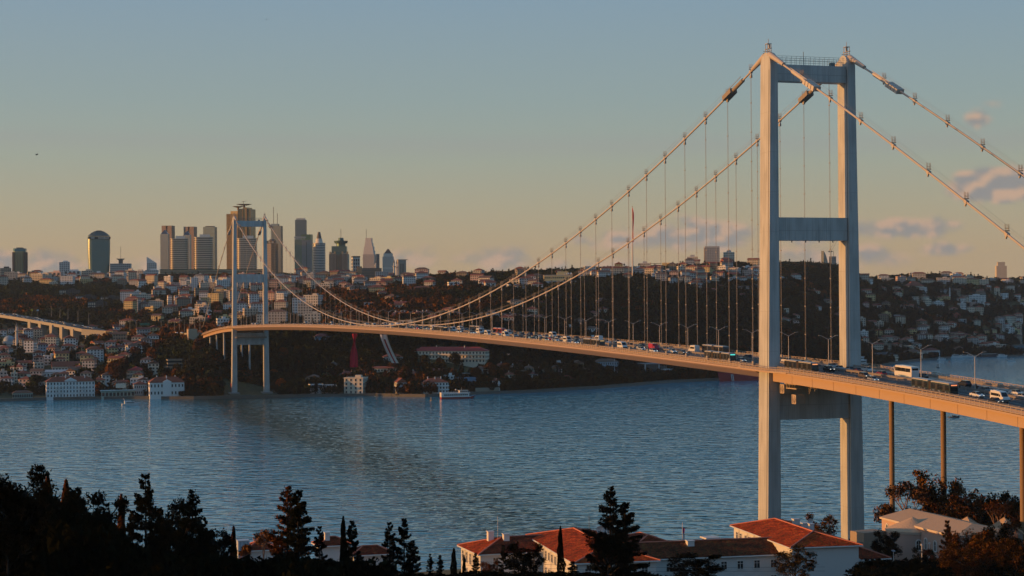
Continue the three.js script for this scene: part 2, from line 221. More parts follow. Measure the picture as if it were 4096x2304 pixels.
// paint with faint vertical streaks and grime
const streakTex = noiseTex(512, (() => { const f = tileF((u, v) => fbm(u * 60 + 3, v * 5 + 9, 4) * .5 + fbm(u * 8 + 5, v * 9 + 40, 4) * .5); return (u, v) => { const n = f(u, v), k = .70 + .54 * n; return [k, k * .992, k * .98]; }; })(), true);
const steel = new THREE.MeshStandardMaterial({ map: streakTex, roughness: .5 }); steel.color.setRGB(.485, .50, .49);
function streakUV(g) { const P = g.attributes.position, U = g.attributes.uv; for (let i = 0; i < P.count; i++) U.setXY(i, (P.getX(i) * 1.03 + P.getZ(i)) / 14, P.getY(i) / 60); return g; }
const steelPlain = mat(.44, .455, .45, .5), steelDark = mat(.13, .135, .14, .6), cableMat = mat(.46, .40, .34, .5), deckPaint = mat(.43, .29, .18, .6), railMat = mat(.42, .31, .22, .6), ropeMat = mat(.33, .29, .25, .6);
const bridge = thing('suspension_bridge', 'grey steel suspension bridge with two portal towers and sunlit deck across the strait', 'bridge');
const hiw = (y) => lerp(4.67, 2.38, y / 165);                     // leg width across the bridge at height y
for (const [tx, yb] of [[0, -6], [-SPAN, 3]]) {
  const tw = new THREE.Group(); tw.name = tx ? 'tower_001' : 'tower'; tw.position.set(tx, 0, 0); bridge.add(tw);
  for (const s of [1, -1]) {
    const q = new MB(), ZI = 11.97, zo = (y) => ZI + hiw(y);
    // one leg: inner face upright, outer face sloping; rounded crown; a slit along the corner that faces the span
    const ys = [yb, 20, 40, 60, 80, 100, 120, 140, 157], ring = (y) => { const a = ZI, b = zo(y); return [[-3.5, a], [3.5, a], [3.5, b], [-3.5, b]]; };
    const L = []; for (let i = 0; i < ys.length - 1; i++) { const A = ring(ys[i]), B = ring(ys[i + 1]); for (let k = 0; k < 4; k++) { const n = (k + 1) % 4, a = [A[k][0], ys[i], A[k][1]], b = [A[n][0], ys[i], A[n][1]], c = [B[n][0], ys[i + 1], B[n][1]], d = [B[k][0], ys[i + 1], B[k][1]]; L.push(a, d, b, b, d, c); } }
    q.tri(L.map(([x, y, z]) => [x, y, s * z]));
    const sh = new THREE.Shape(); sh.moveTo(-3.5, 157); sh.lineTo(3.5, 157); sh.lineTo(3.5, 160.6); sh.bezierCurveTo(3.3, 163.4, 1.6, 164.7, 0, 164.7); sh.bezierCurveTo(-1.6, 164.7, -3.3, 163.4, -3.5, 160.6); sh.lineTo(-3.5, 157);
    q.add(new THREE.ExtrudeGeometry(sh, { depth: hiw(157), bevelEnabled: false, curveSegments: 10 }), 0, 0, s > 0 ? ZI : -ZI - hiw(157));
    const leg = part('leg', streakUV(q.geo()), steel, tw);
    const sl = new MB(); for (const y of [0, 40, 80, 120]) { const y0 = Math.max(y, yb), y1 = Math.min(y + 40, 160); for (const [zf, out] of [[zo, 1], [() => ZI, -1]]) sl.tri([[2.35, y0, s * (zf(y0) + out * .03)], [2.75, y0, s * (zf(y0) + out * .03)], [2.75, y1, s * (zf(y1) + out * .03)], [2.35, y0, s * (zf(y0) + out * .03)], [2.75, y1, s * (zf(y1) + out * .03)], [2.35, y1, s * (zf(y1) + out * .03)]]); }
    sl.part('corner_groove', steelDark, leg);
    const seam = new MB(); for (let y = 12; y < 158; y += 12.2) { seam.box(0, y, s * (ZI + hiw(y) / 2), 7.03, .10, hiw(y) + .03); } seam.part('plate_seam', mat(.36, .365, .36, .6), leg, 'stuff');
    const top = new MB(), T = 164.4; for (const x of [-.8, .8]) for (const o of [12.8, 14]) top.rod([x, T, s * o], [x * .85, T + 3, s * o], .1); top.box(0, T + 3, s * 13.4, 1.7, .14, 1.5).box(0, T + 1.5, s * 13.4, 4.2, .14, .5).box(-1.1, T + .8, s * 13.4, .14, .14, 2.4).rod([0, T + 3, s * 13.4], [0, T + 4.6, s * 13.4], .09).rod([-2, T + .9, s * 13.4], [2, T + .9, s * 13.4], .09).box(.3, T + 2.2, s * 13.2, .5, 1, .5);
    top.part('saddle_platform', mat(.42, .36, .29, .7), tw);
  }
  const Z = 11.97, beam = (y0, y1, hx) => { const b = new MB(); b.slab(-hx, hx, y0, y1, -Z - .2, Z + .2); const m = part('cross_beam', streakUV(b.geo()), steel, tw); const j = new MB(); j.slab(-hx - .03, hx + .03, lerp(y0, y1, .42), lerp(y0, y1, .42) + .1, -Z, Z); for (const z of [-6, 6]) j.slab(-hx - .02, hx + .02, y0 + .05, lerp(y0, y1, .4), z - .05, z + .05); j.part('plate_seam', mat(.27, .27, .27, .7), m, 'stuff'); return m; };
  beam(155.9, 161, 2.2); beam(106.95, 114, 2.4); beam(52, 62.4, 2.8);
  const hr = new MB(); for (let z = -11; z <= 11; z += 1.6) hr.rod([2.1, 161, z], [2.1, 163.6, z], .05, 5).rod([-2.1, 161, z], [-2.1, 163.6, z], .05, 5); for (const y of [162.2, 163, 163.6]) for (const x of [2.1, -2.1]) hr.rod([x, y, -11.5], [x, y, 11.5], .045, 5); hr.rod([0, 161, 1.5], [0, 165.4, 1.5], .1).box(0, 161.7, -8.3, 1.2, 1.1, 1.5);
  hr.part('handrail', mat(.16, .2, .2, .7), tw);
  for (const z of [-7, -2.3, 2.3, 7]) { const co = new MB(); co.slab(2.0, 2.3, 106.3, 106.95, z - .12, z + .12); co.part('beam_lamp', steelDark, tw); }
  if (tx) { for (const z of [14.5, -14.5]) { const b = new MB(); b.box(0, 7.6, z, 12, 5.2, 9); b.part('plinth', mat(.3, .28, .25, .95), tw); } const rd = new MB(); rd.slab(-3.56, -1.2, 11, 18, 16.4, 16.75); rd.part('banner', mat(.42, .02, .03, .7), tw); }
  // maintenance gantry slung under the deck at the tower
  const gq = new MB(), gy = roadY(0) - 6.4; for (const [x, y, z] of [[6.6, gy + .6, 12.8], [14.5, gy - 2.2, 12.8]]) { for (const [a, b] of [[-1, -1], [1, -1], [1, 1], [-1, 1]].map((c, i, r) => [c, r[(i + 1) % 4]])) gq.rod([x + a[0] * 1.3, y + a[1] * 1.3, z], [x + b[0] * 1.3, y + b[1] * 1.3, z], .14); gq.rod([x - 1.3, y + 1.3, z], [x - .2, y - 1.3, z], .1).rod([x + 1.3, y + 1.3, z], [x + .2, y - 1.3, z], .1).rod([x, y - 1.3, z], [x, y + 1, z], .1).box(x, y, z - 1.6, 2.5, 2.6, 3); }
  gq.box(11, gy + .9, 11.6, 8, .3, 1.4).box(11, gy + 2.2, 11.6, 8, .2, 1.4); for (let x = 7.5; x < 15; x += 1.5) gq.rod([x, gy + .9, 12.3], [x + .8, gy + 2.2, 12.3], .06); gq.rod([9, gy + 1, 12.5], [9, gy + 3.4, 12.5], .12).rod([11, gy + 1, 12.5], [11, gy + 3.4, 12.5], .12); for (let x = 17; x < 22; x += .9) gq.rod([x, gy + 2.6, 9], [x, gy - .6 + hash2(x * 10, 3) * 2, 9], .09, 5);
  if (!tx) gq.part('maintenance_gantry', mat(.46, .37, .28, .7), tw);
  else { const g2 = new MB(); g2.box(6, 58.5, 0, 3, 1.4, 27); for (let z = -13; z < 13; z += 2.4) g2.rod([7.6, 57.6, z], [7.6, 60, z + 1.2], .12).rod([7.6, 60, z + 1.2], [7.6, 57.6, z + 2.4], .12); g2.part('maintenance_gantry', mat(.3, .26, .22, .7), tw); }
}
// main cables with their wrapping, clamps and posts
const HANG = []; for (let x = -12.2; x > -SPAN + 8; x -= 17.75) HANG.push(x);
const SIDE = []; for (let x = 23; x < 255; x += 17.75) SIDE.push(x);
class XCurve extends THREE.Curve { constructor(f) { super(); this.f = f; } getPoint(t, o = new THREE.Vector3()) { return o.set(...this.f(t)); } }
const sag = (a, b, n, r, f = (x) => cableY(x), z = CABZ, sides = 8) => new THREE.TubeGeometry(new XCurve((t) => { const x = lerp(a, b, t); return [x, f(x), z]; }), n, r, sides);
for (const s of [1, -1]) {
  const z = s * CABZ, q = new MB(); q.add(sag(0, -SPAN, 160, .31, cableY, z)); q.add(sag(0, 250, 40, .31, cableY, z)); q.add(sag(-SPAN, -SPAN - 205, 30, .31, cableY, z));
  const cab = q.part('main_cable', cableMat, bridge);
  const hand = new MB(); for (const o of [-.55, .55]) { hand.add(sag(-26, -SPAN + 26, 150, .04, (x) => cableY(x) + 1.75, z + o, 4)); hand.add(sag(20, 250, 30, .028, (x) => cableY(x) + 1.75, z + o, 4)); } hand.part('hand_rope', ropeMat, cab);
  for (const [a, b, r] of [[1.5, 11, 1.05], [-1.5, -11, .9]]) { const w = new MB(); w.rod([a, cableY(a) + .3, z], [b, cableY(b) + .2, z], 1.0, 8, .62); w.part('cable_shroud', cableMat, cab); const w2 = new MB(); w2.rod([-SPAN - a, cableY(-SPAN - a) + .3, z], [-SPAN - b, cableY(-SPAN - b) + .2, z], .95, 8, .62); w2.part('cable_shroud', cableMat, cab); }
  // the cradles that hang on the cables near the tower tops
  for (const [a, b] of [[17, 32], [-18, -31], [-SPAN + 18, -SPAN + 31], [-SPAN - 17, -SPAN - 31]]) { const k = new MB(), mid = lerp(a, b, .72); k.rod([a, cableY(a), z], [b, cableY(b), z], .66, 8); for (const t of [.62, .74, .86, .98]) { const x = lerp(a, b, t); k.box(x, cableY(x) - .1, z, 1.6, 1.5, 2.4, 0, 0, Math.atan((cableY(x + 1) - cableY(x - 1)) / 2)); } k.rod([a, cableY(a) + 1.1, z + .8], [mid, cableY(mid) + 1.1, z + .8], .09); k.part('cable_cradle', a * (a + SPAN) < 0 ? mat(.26, .22, .18, .8) : mat(.52, .47, .41, .7), cab); }
  const clampG = (() => { const k = new MB(); k.box(0, 0, 0, .9, .86, .8); k.box(0, -.75, 0, .4, .8, .36); k.box(-.55, .05, 0, .18, .8, .8).box(.55, .05, 0, .18, .8, .8); return k.geo(); })();
  const postG = (() => { const k = new MB(); for (const o of [-.55, .55]) k.rod([0, .3, o], [0, 2.1, o], .06, 5); k.rod([0, 1.1, -.55], [0, 1.1, .55], .08, 5).box(0, .5, 0, .3, .2, 1.4); for (const o of [-.42, .42]) k.rod([o, .3, 0], [o, 2.1, 0], .06, 5); k.rod([-.42, 1.05, 0], [.42, 1.05, 0], .07, 5); return k.geo(); })();
  for (const x of [...HANG, ...SIDE, ...SIDE.slice(0, 10).map((v) => -SPAN - v)]) {
    const sl = Math.atan((cableY(x + 1) - cableY(x - 1)) / 2), c = part('cable_clamp', clampG, cableMat, cab); c.position.set(x, cableY(x), z); c.rotation.z = sl;
    const p = part('cable_post', postG, mat(.3, .25, .19, .7), cab); p.position.set(x, cableY(x) + .35, z);
  }
  for (const x of HANG) {                                          // each hanger: two ropes, sockets and spacers
    const y0 = roadY(x) + .2, y1 = cableY(x) - 1.2; if (y1 - y0 < .6) continue; const k = new MB(), near = x > -420 ? .042 : .065;
    for (const o of [-.34, .34]) k.rod([o, y0 - cableY(x), s * .0 + o * .2], [o, y1 - cableY(x), o * .2], near, 5);
    for (let y = y0 + 9; y < y1 - 4; y += 9.2) k.box(0, y - cableY(x), 0, .8, .28, .2); k.box(0, y0 + .8 - cableY(x), 0, 1.1, 1.5, .4).box(0, y1 - .3 - cableY(x), 0, 1.1, .8, .5);
    const h = k.part('hanger', ropeMat, bridge); h.position.set(x, cableY(x), z);
  }
}
// deck: a shallow box with slanting fairings between the towers, plate girders on the approaches
const XA = range(-SPAN + 4, -4, 100), XB = range(4, 250, 30), XC = range(-SPAN - 196, -SPAN - 4, 24);
const deckSec = (x) => { const y = roadY(x); return [[y - .25, -14.2], [y - .05, 0], [y - .25, 14.2], [y - .25, 16.6], [y - .75, 16.9], [y - 1.15, 16.3], [y - 3.2, 11.5], [y - 3.2, -11.5], [y - 1.15, -16.3], [y - .75, -16.9], [y - .25, -16.6], [y - .25, -14.2]].map(([a, b]) => [a, b]); };
const deck = part('deck', sweep(XA, (x) => deckSec(x).slice().reverse()), deckPaint, bridge);
const gird = (x) => { const y = roadY(x), e = 14.6; return [[y - .25, -16.4], [y - .05, 0], [y - .25, 16.4], [y - .7, 16.4], [y - .7, e], [y - 3.5, e], [y - 3.5, -e], [y - .7, -e], [y - .7, -16.4]]; };
part('deck', sweep(XB, (x) => gird(x).slice().reverse()), deckPaint, bridge); part('deck', sweep(XC, (x) => gird(x).slice().reverse()), deckPaint, bridge);
for (let x = 17; x < 245; x += 13.1) { const y0 = roadY(x + .1), y1 = roadY(x + 13), q = new MB(); q.quad([x + .09, y0 - 3.45, 14.66], [x + 13.01, y1 - 3.45, 14.66], [x + 13.01, y1 - .75, 14.66], [x + .09, y0 - .75, 14.66]); q.slab(x - .02, x + .05, y0 - 3.5, y0 - .75, 14.6, 14.72); q.part('girder_panel', deckPaint, bridge); }
// carriageway with its median, lane lines, barriers and walkways
const strip = (xs, z0, z1, dy, h = 0) => sweep(xs, (x) => { const y = roadY(x) + dy; return h ? [[y, z0], [y, z1], [y + h, z1], [y + h, z0]] : [[y - .02, z0], [y - .02, z1], [y, z1], [y, z0]]; });
const ALL = range(-SPAN - 196, 250, 150), asphalt = mat(.055, .056, .06, .8), paint = mat(.62, .62, .6, .7);
part('carriageway', strip(ALL, -12.2, 12.2, .03), asphalt, bridge);
part('walkway', strip([...XA], 14.3, 16.6, -.1), mat(.36, .31, .26, .8), bridge); part('walkway', strip([...XA], -16.6, -14.3, -.1), mat(.36, .31, .26, .8), bridge);
part('walkway', strip(XB, 12.3, 16.3, -.1), mat(.5, .42, .34, .8), bridge); part('walkway', strip(XB, -16.3, -12.3, -.1), mat(.5, .42, .34, .8), bridge);
{ const q = new MB(); for (const z of [-11.9, -.9, .9, 11.9]) q.add(strip(ALL, z - .08, z + .08, .036)); q.part('edge_line', paint, bridge); const d = new MB(); for (const z of [-8.2, -4.5, 4.5, 8.2]) for (let x = -SPAN - 190; x < 245; x += 12) d.add(sweep([x, x + 5], (v) => { const y = roadY(v) + .037; return [[y - .01, z - .07], [y - .01, z + .07], [y, z + .07], [y, z - .07]]; })); d.part('lane_dash', paint, bridge, 'stuff'); }
const beamRail = (xs, z, dy, h) => strip(xs, z - .05, z + .05, dy, h);
{
  const barrier = mat(.23, .2, .18, .7), postB = mat(.42, .36, .3, .7);
  for (const z of [-13.0, -.35, .35, 13.0]) { const q = new MB(); for (const [dy, h] of [[.55, .3], [.95, .12]]) q.add(beamRail(ALL, z, dy, h)); if (Math.abs(z) > 1) q.add(beamRail(ALL, z, .3, .12)); q.part('guard_rail', barrier, bridge); }
  const pg = new THREE.BoxGeometry(.16, 1.25, .2);
  for (const z of [-13.1, 13.1]) { const q = new MB(); for (let x = -SPAN - 190; x < 245; x += 4.45) q.add(pg, x, roadY(x) + .6, z); q.part('guard_post', postB, bridge, 'stuff'); }
  { const q = new MB(); for (let x = -SPAN - 190; x < 245; x += 4.45) q.add(pg, x, roadY(x) + .5, 0); q.part('median_post', postB, bridge, 'stuff'); }
  // walkway parapet; by each leg it steps out round the tower
  const out = (x) => { let o = 0; for (const t of [0, -SPAN]) o = Math.max(o, smooth(17, 8, Math.abs(x - t))); return o; };
  const px = []; for (let x = -SPAN - 190; x < 246; x += Math.min(Math.abs(x), Math.abs(x + SPAN)) < 22 ? 1.5 : 4.45) px.push(x);
  for (const s of [1, -1]) {
    const zz = (x) => s * (lerp(16.55, 19.2, out(x)) - (Math.max(0, x, -SPAN - x) > 20 ? .25 : 0)), yy = (x) => roadY(x) - .1;
    for (const [nm, a, b] of [['top_rail', 1.28, 1.4], ['mid_rail', .66, .72], ['toe_rail', .0, .16]]) part(nm, sweep(px, (x) => { const y = yy(x), z = zz(x); return [[y + a, z - .07], [y + a, z + .07], [y + b, z + .07], [y + b, z - .07]]; }), railMat, bridge);
    part('railing_mesh', sweep(px, (x) => { const y = yy(x), z = zz(x); return [[y + .2, z - .01], [y + .2, z + .01], [y + 1.0, z + .01], [y + 1.0, z - .01]]; }), new THREE.MeshStandardMaterial({ color: new THREE.Color().setRGB(.44, .32, .22), roughness: .8, transparent: true, opacity: .45 }), bridge);
    const q = new MB(), g = new THREE.BoxGeometry(.12, 1.5, .12); for (let x = -SPAN - 190; x < 246; x += 2.22) q.add(g, x, yy(x) + .65, zz(x)); q.part('railing_post', mat(.5, .44, .36, .7), bridge, 'stuff');
    for (const t of [0, -SPAN]) part('walkway', sweep(range(t - 17, t + 17, 24), (x) => { const y = yy(x), a = s * 14.6, b = zz(x) + s * .1; return [[y - .35, a], [y - .35, b], [y - .004, b], [y - .004, a]]; }), deckPaint, bridge);
  }
}
// columns under the approach spans
for (const [x, z, d] of [[49.9, 0, .74], [77.5, 0, .74], [114.6, 0, .76], [160, 0, .8], [-1150, 11.7, .9], [-1150, -11.7, .9], [-1196, 11.7, .9], [-1196, -11.7, .9], [-1240, 11.7, .9], [-1240, -11.7, .9]]) {
  const b = Math.max(-2, x > 0 ? asia(x, z) - 4 : ground(x, z) - 3), q = new MB(); q.cyl(x, b, z, d, d, roadY(x) - 3.4 - b, 20); q.box(x, roadY(x) - 3.9, z, 2.1, .9, 2.1); q.part('approach_column', x > 0 ? mat(.24, .15, .08, .75) : steelPlain, bridge);
}
// street lamps on the median
{
  const t = thing('street_lamp', 'grey double arm street lamp on the bridge median', 'street lamp', [0, 0, 0], 0, 'street lamps along the bridge median');
  const p = new MB(); p.cyl(0, 0, 0, .13, .08, 9.6, 8).cyl(0, 0, 0, .28, .24, 1.0, 8); p.part('pole', mat(.55, .5, .44, .5), t);
  for (const s of [1, -1]) { const a = new MB(); a.rod([0, 9.4, 0], [0, 10.5, s * 2.3], .08, 6, .06); const m = a.part('arm', mat(.55, .5, .44, .5), t); const h = new MB(); h.box(0, 10.58, s * 2.75, .34, .14, 1.15, 0, -s * .12); h.part('lamp_head', mat(.4, .37, .33, .5), m); }
  t.position.set(66.2 + 27, roadY(66.2 + 27), 0); for (let i = 0, x = 66.2; x > -SPAN - 190; i++, x = 66.2 - 27 * i) dup(t, [x, roadY(x), 0], 0);
  t.userData.label = 'grey double arm street lamp on the bridge median'; }
// ---------------------------------------------------------------- the European side: buildings
const RNG = rng(77), BASE = Math.PI / 2;                          // BASE turns a front (+z) to face the bridge and the Asian side (+x)
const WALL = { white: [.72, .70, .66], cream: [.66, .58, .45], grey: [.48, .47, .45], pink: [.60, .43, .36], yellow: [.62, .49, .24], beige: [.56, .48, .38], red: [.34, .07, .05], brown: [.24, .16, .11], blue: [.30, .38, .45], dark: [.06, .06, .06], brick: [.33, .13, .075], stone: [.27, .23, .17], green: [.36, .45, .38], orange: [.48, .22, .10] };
const ROOF = { red: [.24, .065, .035], maroon: [.17, .045, .035], brown: [.15, .08, .055], grey: [.25, .26, .27], blue: [.10, .15, .20], bright: [.36, .04, .035], pale: [.45, .46, .46], dark: [.05, .052, .055] };
const wallM = (k) => mat(...(WALL[k] ?? k), .9), roofM = (k) => mat(...(ROOF[k] ?? k), .85);
const paneM = new THREE.MeshPhysicalMaterial({ roughness: .12, ior: 1.5 }); paneM.color.setRGB(.03, .034, .038);
const frameM = mat(.6, .58, .53, .7);
const winCache = new Map();
function winGeo(w, h, f) { const k = [w.toFixed(2), h.toFixed(2), f].join(); if (!winCache.has(k)) { const b = new MB(), p = new MB(); p.box(0, 0, .03, w, h, .06); if (f) { b.box(0, h / 2 + .07, .06, w + .3, .14, .2).box(0, -h / 2 - .07, .08, w + .36, .14, .26).box(-w / 2 - .07, 0, .06, .14, h, .16).box(w / 2 + .07, 0, .06, .14, h, .16); if (f > 1) b.box(0, 0, .08, .08, h, .06).box(0, h * .18, .075, w, .07, .05); } winCache.set(k, [p.geo(), f ? b.geo() : null]); } return winCache.get(k); }
// spots of the windows on the four faces of a w x d box: [x, y, z, turn]
function winSpots(w, d, rows, cols, sideCols, y0, fh, faces = 'fblr') {
  const out = []; for (let r = 0; r < rows; r++) { const y = y0 + (r + .55) * fh; for (let c = 0; c < cols; c++) { const x = -w / 2 + (c + .5) * w / cols; if (faces.includes('f')) out.push([x, y, d / 2, 0]); if (faces.includes('b')) out.push([x, y, -d / 2, Math.PI]); } for (let c = 0; c < sideCols; c++) { const z = -d / 2 + (c + .5) * d / sideCols; if (faces.includes('l')) out.push([-w / 2, y, z, -Math.PI / 2]); if (faces.includes('r')) out.push([w / 2, y, z, Math.PI / 2]); } } return out;
}
function hipRoof(w, d, h, y, over = .5, gable = 0) {
  const W = w / 2 + over, D = d / 2 + over, q = new MB(), long = W >= D, r = long ? Math.max(0, W - D * (gable ? 0 : 1)) : 0, s = long ? 0 : Math.max(0, D - W * (gable ? 0 : 1));
  const A = [-W, y, -D], B = [W, y, -D], C = [W, y, D], E = [-W, y, D], P = long ? [-r, y + h, 0] : [0, y + h, -s], Q = long ? [r, y + h, 0] : [0, y + h, s];
  if (long) { q.quad(E, C, Q, P); q.quad(B, A, P, Q); q.tri([C, B, Q]); q.tri([A, E, P]); } else { q.quad(C, B, P, Q); q.quad(A, E, Q, P); q.tri([E, C, Q]); q.tri([B, A, P]); }
  q.slab(-W, W, y - .22, y - .02, -D, D); return q;
}
// o: w, d, n floors, fh floor height, wall, roof, rc, cols, side, turn, individual windows, balconies, chimneys
function building(name, label, category, p, o) {
  const { w, d, n = 3, fh = 3, wall = 'white', roof = 'hip', rc = 'red', turn = 0, group } = o, h = o.h ?? n * fh, g = thing(name, label, category, [p.x, p.y, p.z], BASE + turn, group);
  const b = new MB(); b.slab(-w / 2, w / 2, -7, h, -d / 2, d / 2); if (roof === 'flat') b.slab(-w / 2 - .15, w / 2 + .15, h, h + .7, -d / 2 - .15, -d / 2 + .2).slab(-w / 2 - .15, w / 2 + .15, h, h + .7, d / 2 - .2, d / 2 + .15).slab(-w / 2 - .15, -w / 2 + .2, h, h + .7, -d / 2 + .2, d / 2 - .2).slab(w / 2 - .2, w / 2 + .15, h, h + .7, -d / 2 + .2, d / 2 - .2);
  if (o.wing) for (const [x0, x1, z0, z1, wh] of o.wing) b.slab(x0, x1, -7, wh, z0, z1);
  const wm = b.part('wall', wallM(wall), g);
  const cols = o.cols ?? Math.max(2, Math.round(w / 3)), side = o.side ?? Math.max(2, Math.round(d / 3.2)), ww = o.ww ?? Math.min(1.5, w / cols * .5), wh = o.wh ?? Math.min(1.7, fh * .52), spots = winSpots(w, d, o.rows ?? n, cols, side, o.y0 ?? 0, fh, o.faces ?? (o.single ? 'flr' : 'flr'));
  if (o.single) { const [pg, fg] = winGeo(ww, wh, o.single); for (const [x, y, z, t] of spots) { const m = part('window', pg, paneM, g); m.position.set(x, y, z); m.rotation.y = t; if (fg) { const f = part('frame', fg, frameM, m); } } }
  else { const q = new MB(), pg = new THREE.BoxGeometry(ww, wh, .12); for (const [x, y, z, t] of spots) q.add(pg, x, y, z, t); q.part('windows', paneM, g, 'stuff'); }
  if (o.balcony) { const q = new MB(); for (let k = 1; k < n; k++) { q.slab(-w / 2 - .6, w / 2 + .6, k * fh - .12, k * fh + .12, d / 2, d / 2 + o.balcony); q.slab(-w / 2 - .6, w / 2 + .6, k * fh + .12, k * fh + .75, d / 2 + o.balcony - .08, d / 2 + o.balcony); } q.part('balconies', wallM(o.bal ?? wall), g, n > 3 ? 'stuff' : undefined); }
  let rm;
  if (roof === 'hip' || roof === 'gable') rm = hipRoof(w, d, o.rh ?? Math.min(w, d) * .24, h + .22, .55, roof === 'gable').part('roof', roofM(rc), g);
  else { const q = new MB(); q.slab(-w / 2 + .2, w / 2 - .2, h - .1, h + .08, -d / 2 + .2, d / 2 - .2); rm = q.part('roof', roofM(rc === 'red' ? 'grey' : rc), g); if (o.pent !== 0) { const q2 = new MB(); q2.box(w * .12, h + 1.3, -d * .1, w * .3, 2.5, d * .35); q2.part('roof_house', wallM(wall), g); } }
  if (o.chim) for (let k = 0; k < o.chim; k++) { const q = new MB(), cx = (k + .5) / o.chim * w * .8 - w * .4, top = h + (roof === 'flat' ? 2 : (o.rh ?? Math.min(w, d) * .24) + 1.3); q.box(cx, (h + top) / 2, d * .15 * (k % 2 ? 1 : -1), .8, top - h, .8); q.part('chimney', wallM(wall), rm); }
  if (o.extra) o.extra(g, w, d, h);
  return g;
}
const PLACED = [];                                                // [x, z, radius] of what stands, so that nothing is built into it
const kinds = { house: 'house', block: 'apartment block', mansion: 'mansion', villa: 'villa', hotel: 'hotel', shed: 'shed', pavilion: 'pavilion', school: 'school', office: 'office building' };
// a building the photograph shows between columns u0..u1, its eaves at v0 and its foot at v1
function H(kind, u0, u1, v0, v1, label, o = {}) {
  const uc = (u0 + u1) / 2; let p = o.dep ? at(uc, v1, o.dep) : sightOn(uc, v1, ground, 1450); if (!p) { p = at(uc, v1, 3000); }
  const dep = depthOf(p), W = (u1 - u0) * dep / FOC, h = (v1 - v0) * dep / FOC, d = o.d ?? Math.min(W * .62, 15), w = o.w ?? Math.max(4, (W - .3 * d * Math.cos(o.turn ?? 0)) / .954), n = o.n ?? Math.max(1, Math.round(h / 3.1));
  PLACED.push([p.x - d / 2, p.z, Math.max(w, d) * .6]); p.x -= d * .5;
  return building(o.name ?? (kind === 'block' ? 'apartment_block' : kind === 'office' ? 'office_building' : kind === 'house' ? 'house' : kind), label, o.cat ?? kinds[kind], p, { ...o, w, d, h, n, fh: h / n });
}
// ---- waterfront and town, left of the far tower
H('mansion', 185, 381, 1527, 1590, 'long white three storey waterfront mansion with red roof and central pediment', { cols: 15, side: 4, single: 1, d: 12, rc: 'red', rh: 4.2, chim: 4, ww: .95, wh: 2, extra(g, w, d, h) { const q = new MB(); q.slab(-5, 5, h, h + 1, d / 2 - .2, d / 2 + .5); q.tri([[-5.5, h + 1, d / 2 + .6], [5.5, h + 1, d / 2 + .6], [0, h + 3.6, d / 2 + .6]]); q.tri([[5.5, h + 1, d / 2 - .3], [-5.5, h + 1, d / 2 - .3], [0, h + 3.6, d / 2 - .3]]); q.quad([-5.5, h + 1, d / 2 - .3], [-5.5, h + 1, d / 2 + .6], [0, h + 3.6, d / 2 + .6], [0, h + 3.6, d / 2 - .3]).quad([5.5, h + 1, d / 2 + .6], [5.5, h + 1, d / 2 - .3], [0, h + 3.6, d / 2 - .3], [0, h + 3.6, d / 2 + .6]); q.part('pediment', wallM('white'), g); for (const x of [-w * .24, w * .24]) { const c = new MB(); for (let k = -1.5; k <= 1.5; k++) c.cyl(x + k * 1.7, h / 3, d / 2 + .9, .2, .17, h / 3 - .2, 8); c.slab(x - 3.4, x + 3.4, h / 3 - .3, h / 3, d / 2, d / 2 + 1.2).slab(x - 3.4, x + 3.4, h * 2 / 3 - .2, h * 2 / 3 + .1, d / 2, d / 2 + 1.2); c.part('loggia', wallM('white'), g); } const e = new MB(); for (const y of [h / 3, h * 2 / 3, h]) e.slab(-w / 2 - .2, w / 2 + .2, y - .15, y + .15, d / 2, d / 2 + .22); e.part('cornice', wallM('white'), g); } });
H('mansion', 595, 742, 1530, 1587, 'white two storey waterfront mansion with pediment beside moored workboat', { cols: 10, side: 4, single: 1, d: 12, n: 2, rh: 4.6, chim: 3, ww: 1.1, wh: 2.4, extra(g, w, d, h) { const q = new MB(); q.tri([[-4, h + .6, d / 2 + .7], [4, h + .6, d / 2 + .7], [0, h + 2.8, d / 2 + .7]]); q.tri([[4, h + .6, d / 2 - .2], [-4, h + .6, d / 2 - .2], [0, h + 2.8, d / 2 - .2]]); q.quad([-4, h + .6, d / 2 - .2], [-4, h + .6, d / 2 + .7], [0, h + 2.8, d / 2 + .7], [0, h + 2.8, d / 2 - .2]).quad([4, h + .6, d / 2 + .7], [4, h + .6, d / 2 - .2], [0, h + 2.8, d / 2 - .2], [0, h + 2.8, d / 2 + .7]); q.slab(-3.6, 3.6, -1, h + .6, d / 2, d / 2 + .7); q.part('pediment', wallM('white'), g); const e = new MB(); e.slab(-w / 2 - .2, w / 2 + .2, h * .5 - .15, h * .5 + .15, d / 2, d / 2 + .3); e.part('cornice', wallM('white'), g); } });
H('pavilion', 404, 541, 1566, 1590, 'low glass fronted pavilion with pale green roof between two white mansions', { cols: 9, n: 1, roof: 'flat', rc: 'pale', wall: 'green', d: 9, ww: 2.2, wh: 3, pent: 0, single: 0, extra(g, w, d, h) { const q = new MB(); q.slab(-w / 2 - 1, w / 2 + 1.5, h + .72, h + 1.1, -d / 2, d / 2 + 2.2); q.part('canopy', mat(.42, .5, .47, .6), g); const b = new MB(); b.box(w * .1, h + 4.6, -d * .3, 8, 3.6, 5); b.part('roof_house', wallM('cream'), g); } });
H('house', 531, 594, 1538, 1582, 'grey wooden two storey house with red hip roof by the water', { wall: 'grey', n: 2, d: 11, single: 1, chim: 2, ww: .9, wh: 1.9, cols: 6 });
H('pavilion', 48, 134, 1573, 1596, 'low green framed garden restaurant at the quay', { wall: 'green', rc: 'brown', rh: 2.2, n: 1, d: 8, cols: 9, ww: 1.5, wh: 2.6 });
